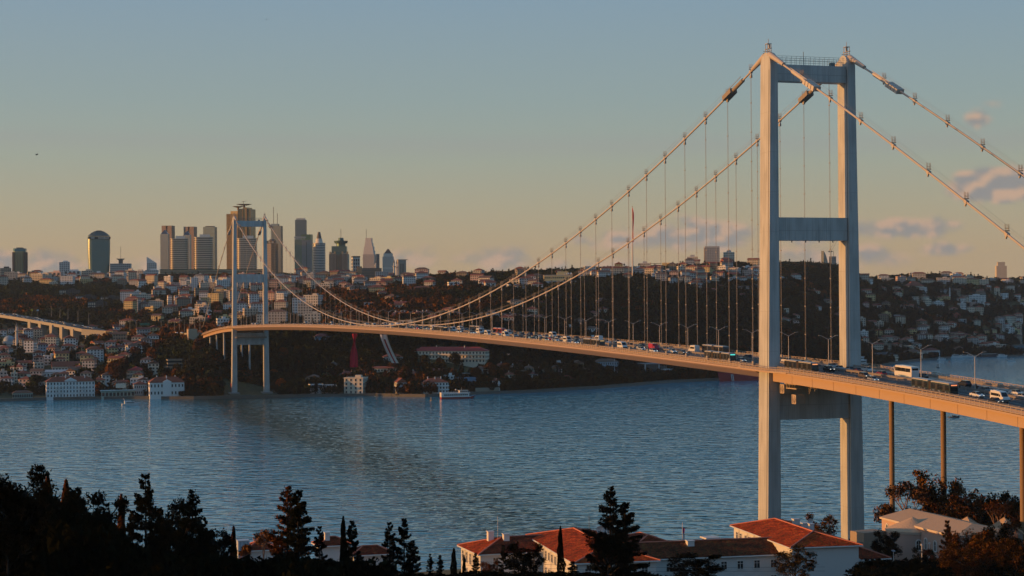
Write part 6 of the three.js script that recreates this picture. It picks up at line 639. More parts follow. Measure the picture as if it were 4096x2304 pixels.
// where a thing stands on the road that the photograph shows at (u, v), looking up the lane
function onRoad(u, v) { const d = ray(u, v); let a = 150, b = 3000; for (let i = 0; i < 60; i++) { const t = (a + b) / 2, p = EYE.clone().addScaledVector(d, t); if (p.y > roadY(p.x)) a = t; else b = t; } return EYE.clone().addScaledVector(d, a); }
const lanes = [-10, -6.35, -2.65, 2.65, 6.35, 10];
function setOnRoad(g, name, label, cat, u, v, toward, lane, group) { const p = onRoad(u, v), z = lane ?? lanes.reduce((a, b) => Math.abs(b - p.z) < Math.abs(a - p.z) ? b : a), q = p.x; let x = q; { const d = ray(u, v), t = (z - EYE.z) / d.z; x = EYE.x + d.x * t; } g.name = numbered(name); g.position.set(x, roadY(x) + .04, z); g.rotation.y = toward ? 0 : Math.PI; g.rotation.z = Math.atan(roadY(x + 1) - roadY(x)) * (toward ? 1 : -1); g.rotation.order = 'YXZ'; scene.add(g); tag(g, label, cat, group); return g; }
// near part, one by one (near carriageway drives towards the camera, the far one away from it)
const busB = [.03, .033, .03], busG = [.03, .05, .045];
setOnRoad(makeBus([6.6, 5.6, 5.8], busB, [.1, .8, .7], ''), 'articulated_bus', 'black three section articulated bus left of the near tower in the near lane', 'bus', 2880, 1460, true, 9.6);
setOnRoad(makeBus([8.6, 8.2], busB, [.9, .32, .1], ''), 'articulated_bus', 'black articulated bus passing between the legs of the near tower', 'bus', 3205, 1500, true, 9.6);
setOnRoad(makeBus([9.4, 8.6], busG, [.9, .25, .08], ''), 'articulated_bus', 'dark green articulated bus right of the near tower before the white coach', 'bus', 3737, 1576, true, 9.4);
setOnRoad(makeBus([9, 8.4], busB, [.5, .3, .1], ''), 'articulated_bus', 'dark articulated bus seen from behind beyond the three section bus', 'bus', 2862, 1430, false, -10);
setOnRoad(makeBus([9, 8.4], busB, [.5, .3, .1], ''), 'articulated_bus', 'dark articulated bus in the near lane under the lamp left of the white van', 'bus', 2376, 1395, true, 9.6);
setOnRoad(makeBus([9, 8.2], busB, [.6, .3, .1], ''), 'articulated_bus', 'dark bus by the pale van in the middle of the span', 'bus', 1762, 1333, true, 9.6); setOnRoad(makeBus([9, 8.2], busB, [.6, .3, .1], ''), 'articulated_bus', 'dark bus under the lowest point of the cable', 'bus', 1597, 1318, true, 9.6); setOnRoad(makeBus([9, 8.2], busB, [.6, .3, .1], ''), 'articulated_bus', 'dark bus in the far lanes left of the red bus', 'bus', 1906, 1327, false, -10);
setOnRoad(makeBus([6.5, 6], [.38, .02, .05], [.8, .3, .1], ''), 'articulated_bus', 'bright red bus in the far lanes on the span', 'bus', 1998, 1337, false, -6.3);
setOnRoad(makeCoach(), 'coach', 'white touring coach with grey swoosh in the far lane', 'coach', 3626, 1527, false, -6.4);
for (const [u, v, lane, lab, tw] of [[4000, 1608, 6.2, 'white minibus with black side windows at the right picture edge', 1], [2489, 1402, 6.3, 'white minibus right of the dark articulated bus under the lamp', 1], [2022, 1353, 8, 'white minibus in front of the bright red bus', 1], [2776, 1424, -6.4, 'white minibus driving away behind the three section bus', 0], [1812, 1331, 2.6, 'pale minibus beside the dark bus in the middle of the span', 1]]) setOnRoad(makeVan(false, 'white', true), 'minibus', lab, 'minibus', u, v, !!tw, lane);
setOnRoad(makeTruck('red'), 'box_truck', 'small truck with bright red box on the span', 'truck', 2615, 1414, true, 2.7);
for (const [u, v, lane, tw, kind, col, lab] of [[3908, 1600, 6.4, 1, 'sedan', 'white', 'white saloon car just right of the dark green bus'], [3982, 1620, 9.8, 1, 'sedan', 'black', 'black saloon beside the guard rail before the white minibus'], [3492, 1546, 9.8, 1, 'hatch', 'silver', 'silver hatchback in the near lane between tower and green bus'], [3458, 1526, 6.2, 1, 'suv', 'brown', 'grey brown off-roader in the middle lane right of the near tower'], [3316, 1514, 2.8, 1, 'suv', 'black', 'black boxy off-roader before the right tower leg'], [3525, 1521, -3, 0, 'hatch', 'red', 'red hatchback by the median right of the near tower'], [3858, 1560, -6.6, 0, 'suv', 'black', 'black estate car in the far lane beside the motorcycle'], [3688, 1535, -10, 0, 'sedan', 'black', 'dark car half hidden behind the white coach'], [3939, 1582, -2.8, 0, 'sedan', 'grey', 'grey saloon by the median behind the motorcycle'], [4062, 1588, -6.4, 0, 'sedan', 'white', 'white saloon at the right edge beyond the median'], [4086, 1598, -2.8, 0, 'sedan', 'white', 'white saloon cut by the right picture edge'], [3328, 1487, -6.4, 0, 'sedan', 'silver', 'silver saloon just left of the right tower leg'], [3356, 1500, -3, 0, 'sedan', 'silver', 'silver saloon in front of the right tower leg'], [3397, 1501, -3.2, 0, 'hatch', 'silver', 'silver hatchback at the right tower leg'], [3468, 1502, -8, 0, 'sedan', 'white', 'white saloon just right of the right tower leg'], [3428, 1506, -3, 0, 'sedan', 'burgundy', 'dark red saloon behind the grey brown off-roader'], [3146, 1464, -6.4, 0, 'suv', 'white', 'white off-roader between the tower legs above the black bus'], [3202, 1468, -6.4, 0, 'hatch', 'white', 'white hatchback above the black bus between the tower legs'], [3228, 1472, -4, 0, 'suv', 'silver', 'silver estate behind the black bus between the tower legs'],
  [2966, 1456, 6.3, 1, 'sedan', 'silver', 'silver car with lit headlights right behind the three section bus'], [2990, 1448, -3, 0, 'suv', 'black', 'black pickup left of the near tower'], [2731, 1428, 2.8, 1, 'sedan', 'grey', 'grey saloon in front of the white minibus driving away'], [2690, 1416, 3, 1, 'sedan', 'white', 'white saloon beside the red box truck'], [2661, 1408, -3, 0, 'sedan', 'silver', 'silver saloon right of the red box truck beyond the median'], [2614, 1422, 9.6, 1, 'suv', 'white', 'white small off-roader in front of the red box truck'], [2566, 1408, 6.3, 1, 'hatch', 'silver', 'silver hatchback behind the white off-roader'], [2562, 1402, 3, 1, 'suv', 'silver', 'silver car with roof rack behind the silver hatchback'], [2564, 1394, -6.3, 0, 'sedan', 'black', 'black saloon in the far lane left of the red truck'], [2521, 1397, -2.8, 0, 'hatch', 'burgundy', 'dark red car by the median right of the minibus'], [2462, 1392, -3, 0, 'sedan', 'grey', 'grey saloon behind the minibus under the lamp'], [2275, 1382, 9.6, 1, 'sedan', 'silver', 'silver saloon in the near lane behind the dark articulated bus'], [2296, 1377, 6.3, 1, 'sedan', 'grey', 'dark grey saloon beside the silver saloon on the span'], [2224, 1371, 6.3, 1, 'hatch', 'white', 'white hatchback on the span left of the lamp'], [2304, 1370, -3, 0, 'sedan', 'white', 'white saloon by the median on the span'], [2256, 1364, -6.3, 0, 'sedan', 'white', 'white saloon in the far lanes by the lamp'], [2231, 1364, -3, 0, 'hatch', 'white', 'white hatchback by the median on the span'], [2154, 1353, -6.3, 0, 'sedan', 'white', 'white saloon near the far barrier on the span'], [2134, 1366, 9.6, 1, 'sedan', 'black', 'black saloon in the near lane on the span'], [2183, 1355, -6.3, 0, 'hatch', 'brown', 'brown hatchback in the far lane on the span']]) setOnRoad(makeCar(kind, col, tw), kind === 'suv' ? 'off_road_car' : 'car', lab, 'car', u, v, !!tw, lane);
// the long queue beyond, two of each kind copied down the lanes
{
  const R = rng(31), protos = {}, cols = ['white', 'white', 'white', 'silver', 'silver', 'grey', 'black', 'black', 'red', 'blue', 'taxi'], kindsC = ['sedan', 'sedan', 'hatch', 'suv'], busy = [];
  for (const o of scene.children) if (o.userData.category && /^(car|bus|minibus|coach|truck)$/.test(o.userData.category)) busy.push([o.position.x, o.position.z, /bus|coach/.test(o.userData.category) ? 13 : 4]);
  for (const lane of lanes) for (let x = -165; x > -SPAN - 170;) {
    const gap = lane > 0 ? 7 + R() * R() * 22 + (x > -420 ? 14 : 0) : 12 + R() * 26; x -= gap; if (busy.some(([bx0, bz, r]) => Math.abs(bz - lane) < 2.4 && Math.abs(bx0 - x) < r + 3)) continue; if (lane < 0 && x < -560 && R() < .3) continue;
    const van = R() < .08, kind = kindsC[Math.floor(R() * 4)], col = van ? 'white' : cols[Math.floor(R() * cols.length)], tw = lane > 0, key = van ? 'van' + tw : kind + col + tw, part0 = x > -420 ? 'on the near half of the span' : x > -800 ? 'on the far half of the span' : x > -SPAN ? 'close to the far tower' : 'beyond the far tower';
    const z = lane + (R() - .5) * .7, label = `${van ? 'white minibus' : `${col === 'taxi' ? 'yellow' : col} ${kind === 'suv' ? 'off-roader' : kind === 'hatch' ? 'hatchback' : 'saloon'}`} in the ${tw ? 'oncoming queue' : 'lanes driving away'} ${part0}`;
    let g; if (!protos[key]) { g = van ? makeVan(true, 'white', tw) : makeCar(kind, col, tw && R() < .9, true); g.name = numbered(van ? 'minibus' : 'car'); tag(g, label, van ? 'minibus' : 'car', 'cars in the bridge traffic'); scene.add(g); protos[key] = g; } else { g = protos[key].clone(); g.name = numbered(van ? 'minibus' : 'car'); g.userData = { label, category: van ? 'minibus' : 'car', group: 'cars in the bridge traffic' }; scene.add(g); }
    g.position.set(x, roadY(x) + .04, z); g.rotation.y = tw ? 0 : Math.PI;
  }
}
// cars far off on the viaduct and the approach road
{
  const R = rng(51), src = scene.children.find((o) => o.name === 'car'), protos = ['white', 'silver', 'black'].map((c) => makeCar('sedan', c, true, true)); let made = [false, false, false];
  for (const [road, a, b, n] of [['viaduct', at(-20, 1256, 2320), at(331, 1316, 2080), 46], ['approach road', at(560, 1335, 1990), at(775, 1333, 1830), 22]]) for (let i = 0; i < n; i++) { const t = (i + R() * .8) / n, p = a.clone().lerp(b, t), k = Math.floor(R() * 3), lane = 2.5 + Math.floor(R() * 6) * 3.4, ang = Math.atan2(-(b.z - a.z), b.x - a.x); const g = made[k] ? protos[k].clone() : protos[k]; made[k] = true; g.name = numbered('car'); g.userData = { label: `tiny ${['white', 'silver', 'black'][k]} car in the dense queue on the ${road}`, category: 'car', group: `cars on the ${road}` }; g.position.set(p.x - Math.sin(ang) * lane, p.y + .2, p.z - Math.cos(ang) * lane); g.rotation.y = ang; scene.add(g); }
}
// a motorcyclist in the far lane
{
  const b = setOnRoad(makeMotorbike(), 'motorcycle', 'black motorcycle with top box in the far lane', 'motorcycle', 3904, 1563, false, -4.6), q = [];
  const { MarchingCubes } = await import('three/addons/objects/MarchingCubes.js');
  const J = [[[-.25, .95, .0], [-.12, 1.2, 0], .17, .16], [[-.12, 1.2, 0], [.05, 1.48, 0], .17, .18], [[.05, 1.48, 0], [.12, 1.62, 0], .08, .075], [[-.22, .92, .1], [.28, .78, .2], .12, .09], [[.28, .78, .2], [.05, .36, .2], .085, .06], [[.05, .36, .2], [.24, .33, .2], .055, .045], [[-.22, .92, -.1], [.28, .78, -.2], .12, .09], [[.28, .78, -.2], [.05, .36, -.2], .085, .06], [[.05, .36, -.2], [.24, .33, -.2], .055, .045], [[.05, 1.45, .2], [.2, 1.18, .33], .075, .06], [[.2, 1.18, .33], [.42, 1.06, .3], .055, .045], [[.42, 1.06, .3], [.48, 1.03, .27], .045, .035], [[.05, 1.45, -.2], [.2, 1.18, -.33], .075, .06], [[.2, 1.18, -.33], [.42, 1.06, -.3], .055, .045], [[.42, 1.06, -.3], [.48, 1.03, -.27], .045, .035], [[.05, 1.46, .18], [.05, 1.46, -.18], .09, .09]];
  const res = 64, mc = new MarchingCubes(res, mat(.03, .03, .035, .8), false, false, 60000), S = 1, cx = .1, cy = .95, sm = (a, b, k) => { const h = Math.max(0, Math.min(1, .5 + .5 * (b - a) / k)); return b + (a - b) * h - k * h * (1 - h); };
  for (let z = 0; z < res; z++) for (let y = 0; y < res; y++) for (let x = 0; x < res; x++) { const p = [(x / (res / 2) - 1) * S + cx, (y / (res / 2) - 1) * S + cy, (z / (res / 2) - 1) * S]; let d = 9; for (const [a, e, ra, rb] of J) { const ab = e.map((v, i) => v - a[i]), ap = p.map((v, i) => v - a[i]), t = Math.max(0, Math.min(1, (ab[0] * ap[0] + ab[1] * ap[1] + ab[2] * ap[2]) / (ab[0] ** 2 + ab[1] ** 2 + ab[2] ** 2))); d = sm(d, Math.hypot(...ap.map((v, i) => v - ab[i] * t)) - lerp(ra, rb, t), .05); } mc.field[x + y * res + z * res * res] = -d; }
  mc.isolation = 0; mc.update(); const n = mc.count, g = new THREE.BufferGeometry(); g.setAttribute('position', new THREE.BufferAttribute(mc.positionArray.slice(0, n * 3), 3)); g.setAttribute('normal', new THREE.BufferAttribute(mc.normalArray.slice(0, n * 3), 3)); g.scale(S, S, S); g.translate(cx, cy, 0);
  const r = thing('person', 'rider in dark clothes and pale helmet sitting on the black motorcycle', 'person', b.position.toArray(), Math.PI); part('body', g, mat(.03, .03, .035, .85), r); const h = new MB(); h.add(new THREE.SphereGeometry(.155, 14, 10), .14, 1.74, 0).box(.25, 1.66, 0, .12, .08, .18); part('helmet', h.geo(), mat(.6, .52, .35, .3), r); const vz = part('visor', new THREE.SphereGeometry(.12, 10, 6), carGlass, r); vz.position.set(.2, 1.75, 0);
}
// ---------------------------------------------------------------- the Asian side in front: red roofed buildings
// roof tiles: rows of rolls as relief and tone, in metres
function tileTex() { const N = 1024, d = new Uint8Array(N * N * 4), b = new Uint8Array(N * N * 4); for (let y = 0; y < N; y++) for (let x = 0; x < N; x++) { const u = x / N * 32, v = y / N * 24, r = Math.abs(Math.sin(u * Math.PI)), st = v - Math.floor(v), id = hash2(Math.floor(u), Math.floor(v) + 90), n = fbm(x / 150 + 4, y / 110, 4), m = fbm(x / 40 + 60, y / 60, 3), o = (y * N + x) * 4, t = .55 + .28 * id + .55 * (n - .5) + .25 * (m - .5) - (st < .14 ? .22 : 0) - (r < .25 ? .16 : 0), w = smooth(.52, .7, m) * .25; d.set([255 * Math.max(.1, Math.min(1, t * (1 - w))), 255 * Math.max(.1, Math.min(1, t * .97)), 255 * Math.max(.1, Math.min(1, t * .92)), 255], o); const h = 150 * r + 90 * st; b.set([h, h, h, 255], o); } const mk = (a, s) => { const t = new THREE.DataTexture(a, N, N); t.wrapS = t.wrapT = THREE.RepeatWrapping; t.magFilter = THREE.LinearFilter; t.minFilter = THREE.LinearMipmapLinearFilter; if (s) t.colorSpace = THREE.SRGBColorSpace; t.needsUpdate = true; return t; }; return [mk(d, true), mk(b)]; }
const [tileC, tileB] = tileTex(), tiled = (r, g, b) => { const m = new THREE.MeshPhysicalMaterial({ map: tileC, bumpMap: tileB, bumpScale: .09, roughness: .9, specularIntensity: .25 }); m.color.setRGB(r, g, b); return m; };
const tileRed = tiled(.95, .13, .022), tileDark = tiled(.46, .075, .028), tileShade = tiled(.30, .085, .034);  // the darker tiles also paint shade on slopes turned from the sun
const plaster = mat(.60, .59, .56, .9), plasterPink = mat(.50, .34, .27, .9), trimW = mat(.66, .64, .6, .7);
const leadRoof = (() => { const N = 128, d = new Uint8Array(N * N * 4); for (let y = 0; y < N; y++) for (let x = 0; x < N; x++) { const s = (x % 16) < 2 ? 255 : 120 + 20 * vnoise(x / 5, y / 20); d.set([s, s, s, 255], (y * N + x) * 4); } const t = new THREE.DataTexture(d, N, N); t.wrapS = t.wrapT = THREE.RepeatWrapping; t.magFilter = THREE.LinearFilter; t.needsUpdate = true; const m = new THREE.MeshStandardMaterial({ bumpMap: t, bumpScale: .08, roughness: .85 }); m.color.setRGB(.58, .40, .25); return m; })();
// each roof slope is a part of its own, with uv in metres along the eave
function slope(pts, m, parent, name = 'roof_slope', su = 9.6, sv = 8.4) {           // pts: eave start, eave end, then the top
  const V = pts.map((p) => new THREE.Vector3(...p)), e = V[1].clone().sub(V[0]).normalize(), n = e.clone().cross(V[2].clone().sub(V[0])).normalize(), up = n.clone().cross(e), P = [], U = [];
  for (let i = 1; i < V.length - 1; i++) for (const q of [V[0], V[i], V[i + 1]]) { P.push(q.x, q.y, q.z); const d = q.clone().sub(V[0]); U.push(d.dot(e) / su, d.dot(up) / sv); }
  const g = new THREE.BufferGeometry(); g.setAttribute('position', new THREE.Float32BufferAttribute(P, 3)); g.setAttribute('uv', new THREE.Float32BufferAttribute(U, 2)); g.computeVertexNormals(); return part(name, g, m, parent);
}
const ridgeM = mat(.52, .17, .11, .85);
function tileRoof(g, w, d, y, rise, m, hipFar = 1, hipNear = 1, mats4) {            // the ridge runs the long way; local z is towards the camera
  const o = .7, W = w / 2 + o, D = d / 2 + o, r = new THREE.Group(); r.name = 'roof'; g.add(r); const M = mats4 ?? [m, m, m, m], rid = new MB(); let A, B;
  if (d > w) { A = [0, y + rise, -D + (hipFar ? W * .95 : 0)]; B = [0, y + rise, D - (hipNear ? W * .95 : 0)]; slope([[-W, y, -D], [-W, y, D], B, A], M[0], r); slope([[W, y, D], [W, y, -D], A, B], M[1], r); slope([[W, y, -D], [-W, y, -D], A], M[2], r); slope([[-W, y, D], [W, y, D], B], M[3], r); }
  else { A = [-W + (hipFar ? D * .95 : 0), y + rise, 0]; B = [W - (hipNear ? D * .95 : 0), y + rise, 0]; slope([[-W, y, D], [W, y, D], B, A], M[0], r); slope([[W, y, -D], [-W, y, -D], A, B], M[1], r); slope([[-W, y, -D], [-W, y, D], A], M[2], r); slope([[W, y, D], [W, y, -D], B], M[3], r); }
  for (const [a, b] of [[A, B], [A, [-W, y, -D]], [A, d > w ? [W, y, -D] : [-W, y, D]], [B, [W, y, D]], [B, d > w ? [-W, y, D] : [W, y, -D]]]) rid.rod([a[0], a[1] + .05, a[2]], [b[0], b[1] + .05, b[2]], .16, 6); rid.part('ridge_tiles', ridgeM, r); const ev = new MB(); ev.slab(-W, W, y - .28, y - .03, -D, D); ev.part('eaves', trimW, r); return r;
}
function frontHouse(name, label, cx, cz, w, d, eave, rise, o = {}) {               // centre in the place, eaves height
  const base = 20, g = thing(name, label, 'house', [cx, base, cz], BASE + (o.turn ?? 0)), h = eave - base; const b = new MB(); b.slab(-w / 2, w / 2, -3, h, -d / 2, d / 2); b.part('wall', o.wall ?? plaster, g); tileRoof(g, w, d, h + .3, rise, o.m ?? tileRed, o.hf ?? 1, o.hn ?? 1, o.mats);
  const [pg, fg] = winGeo(o.ww ?? 1.25, o.wh ?? 1.65, 2), put = (x, y, z, t) => { const p = part('window', pg, paneM, g); p.position.set(x, y, z); p.rotation.y = t; part('frame', fg, trimW, p); };
  for (const y of o.rows ?? [h - 1.75, h - 5.1]) { for (const x of o.front ?? []) put(x, y, d / 2, 0); for (const z of o.left ?? []) put(-w / 2, y, z, -Math.PI / 2); }
  for (const [x, y, z, s] of o.chim ?? []) { const q = new MB(); q.box(x, h + y, z, s ?? 1, 2.2, s ?? 1).box(x, h + y + 1.15, z, (s ?? 1) + .25, .16, (s ?? 1) + .25); q.part('chimney', trimW, g); }
  const gt = new MB(); gt.rod([-w / 2 - .75, h + .1, d / 2 + .75], [w / 2 + .75, h + .1, d / 2 + .75], .09, 6).rod([-w / 2 - .75, h + .1, d / 2 + .75], [-w / 2 - .75, h + .1, -d / 2 - .75], .09, 6); gt.part('gutter', trimW, g); if (o.left) { const dp = new MB(); for (const z of o.left.filter((_, i) => i % 2)) dp.rod([-w / 2 - .12, h, z - 1.1], [-w / 2 - .12, h - 9, z - 1.1], .07, 6); dp.part('downpipe', trimW, g, 'stuff'); } o.extra?.(g, w, d, h); return g;
}
const shadeRoof = [tileShade, tileDark, tileRed, tileDark];  // shade painted by tile colour: bright sunward end, darker other slopes
frontHouse('long_house', 'long white two storey house with shaded brown roof facing the camera at lower right', 141, 97, 31, 12, 33.5, 2.7, { m: tileShade, mats: shadeRoof, hf: 0, hn: 0, turn: -.08, front: [-13.9, -10.4, -4.6, 1.9, 5.6, 9.4, 13.2].map((x) => x), chim: [[-4.2, 2.1, 1.5, 1.5]], extra(g, w, d, h) { const sk = new MB(); sk.box(7.2, h + 1.25, 3.7, 1.2, .12, 1.3, 0, .4); sk.part('skylight', mat(.16, .2, .24, .2), g); } });
frontHouse('house', 'white house with large sunlit red roof before the near tower foot', 138, 74.5, 15, 38, 36, 2.2, { turn: -.1, left: [-16.5, -14, -10.5, -8, -6, -3.5, 0, 3], rows: [14.2, 10.6], chim: [[3.6, 1.6, -8, 1.4], [3.4, 1.4, -2, 1.3], [3.4, 1.7, 2, 1]], extra(g, w, d, h) { const s = new MB(); s.add(new THREE.SphereGeometry(.75, 14, 6, 0, 6.3, 0, 1.1), 4.6, h + 3, -1.2, 0, -1.6); s.part('satellite_dish', mat(.6, .6, .58, .6), g); } });
frontHouse('house', 'white house with large sunlit red roof left of the tall dark tree', 134, 121.5, 17, 45, 35, 2.3, { turn: -.1, left: [-19, -16.2, -13.4, -10.6, -7.8, -5, -2, 1, 4, 7], rows: [13.2, 9.6], front: [-6, -2, 2, 6], chim: [], extra(g, w, d, h) { for (const [x, z, r] of [[4, -6, .9], [5.2, -4, .8], [5.6, -8, 1.1]]) { const s = new MB(); s.add(new THREE.SphereGeometry(r, 14, 6, 0, 6.3, 0, 1.1), 0, 0, 0, 0, -1.5); const m = s.part('satellite_dish', mat(.58, .58, .56, .6), g); m.position.set(x, h + 3.1, z); new MB().rod([0, 0, 0], [0, -1.6, 0], .06, 5).part('mast', steelDark, m); } const sk = new MB(); sk.box(-5.4, h + 1.0, 10, 1.1, .14, 2.4, 0, 0, .25); sk.part('skylight', mat(.45, .42, .4, .3), g); const a = new MB(); a.rod([3, h, -12], [3, h + 6, -12], .05, 5).rod([6, h, -2], [6, h + 5.5, -2], .05, 5); a.part('antenna', steelDark, g, 'stuff'); } });
frontHouse('house', 'white house with hipped red roof and two chimneys at left of the red roofs', 115.3, 125, 36, 15.5, 33, 2.5, { m: tileRed, mats: [tileDark, tileDark, tileRed, tileDark], left: [-6, -3, 0, 3, 6], rows: [11.2, 7.6], front: [-14.5, -10, -6], ww: 1.15, wh: 2.3, chim: [[-10.2, 2.5, 1.6, 1.3], [-13, 2.9, -1.2, 1.3]], extra(g, w, d, h) { const a = new MB(); a.rod([-11.6, h + 2, 0], [-11.6, h + 7.4, 0], .05, 5); a.part('antenna', mat(.6, .58, .54, .6), g); } });  // sunward slope in brighter tile, shade painted on the others
frontHouse('cottage', 'small white house with pyramid red roof and porch at the lower right', 139, 63.8, 16.5, 14, 31, 2.9, { m: tileDark, mats: [tileDark, tileDark, tileRed, tileDark], front: [-6.1, -3.4, 3.2, 6], rows: [9.1], extra(g, w, d, h) { const P = new THREE.Group(); P.name = 'porch'; g.add(P); slope([[-1.9, h + .1, d / 2 + 2], [-1.9, h + .1, d / 2 - .6], [0, h + 1.3, d / 2 - .6], [0, h + 1.3, d / 2 + 2]].map((p) => [p[0] - .5, p[1], p[2]]), tileDark, P); slope([[1.9, h + .1, d / 2 - .6], [1.9, h + .1, d / 2 + 2], [0, h + 1.3, d / 2 + 2], [0, h + 1.3, d / 2 - .6]].map((p) => [p[0] - .5, p[1], p[2]]), tileDark, P); new MB().tri([[-2.4, h + .1, d / 2 + 1.95], [1.4, h + .1, d / 2 + 1.95], [-.5, h + 1.25, d / 2 + 1.95]]).part('gable', plaster, P); new MB().cyl(-.6, h - 5, d / 2 + 1.7, .14, .14, 5.1, 8).part('post', trimW, P); new MB().box(-.5, h - 2.6, d / 2 + .02, 1.6, 3.4, .1).part('door', mat(.04, .045, .05, .4), P); } });  // left slope carries the sun in its tile colour, the rest shade
frontHouse('annex', 'small white annex with red hipped roofs between the long house and the pyramid roof', 149.5, 77.5, 7.5, 9, 34.3, 1.5, { m: tileRed, turn: -.08, left: [1.5], rows: [13], chim: [[1.5, 1.2, -2, 1.2]], ww: .9, wh: .8 });
frontHouse('annex', 'small white annex with low red roof joined to the pyramid roof house', 147.5, 70.5, 6.5, 7, 33.2, 1.4, { m: tileDark, left: [0], front: [0], rows: [12], ww: .9 });
frontHouse('house', 'low house with red roof behind the tall dark tree', 122, 104, 12, 16, 33.4, 2.2, { m: tileDark, chim: [] });
for (const [u, v, w, lab, ch] of [[1040, 2178, 7, 'low red roof among trees right of the pale cabin', []], [1330, 2160, 7, 'small red roofed house with chimney behind the middle trees', [[-1.5, 1.9, 1, 1.1]]], [1480, 2196, 9, 'red roof sloping behind the thin firs', []]]) { const p = at(u, v, 415); frontHouse('house', lab, p.x, p.z, w, 6, p.y - 1.1, 1.6, { m: tileDark, chim: ch }); }
{ const g = thing('container', 'pale blue grey cabin between trees on the left shore slope', 'cabin', at(972, 2180, 410).toArray(), BASE); new MB().box(0, -1.5, 0, 2.6, 5, 2.6).part('wall', mat(.40, .46, .52, .7), g); for (const x of [-.8, 0, .8]) new MB().box(x, 0, 1.32, .05, 1.8, .06).part('seam', steelDark, g); new MB().box(0, 1.1, 0, 2.8, .16, 2.8).part('roof', mat(.5, .53, .55, .6), g); }
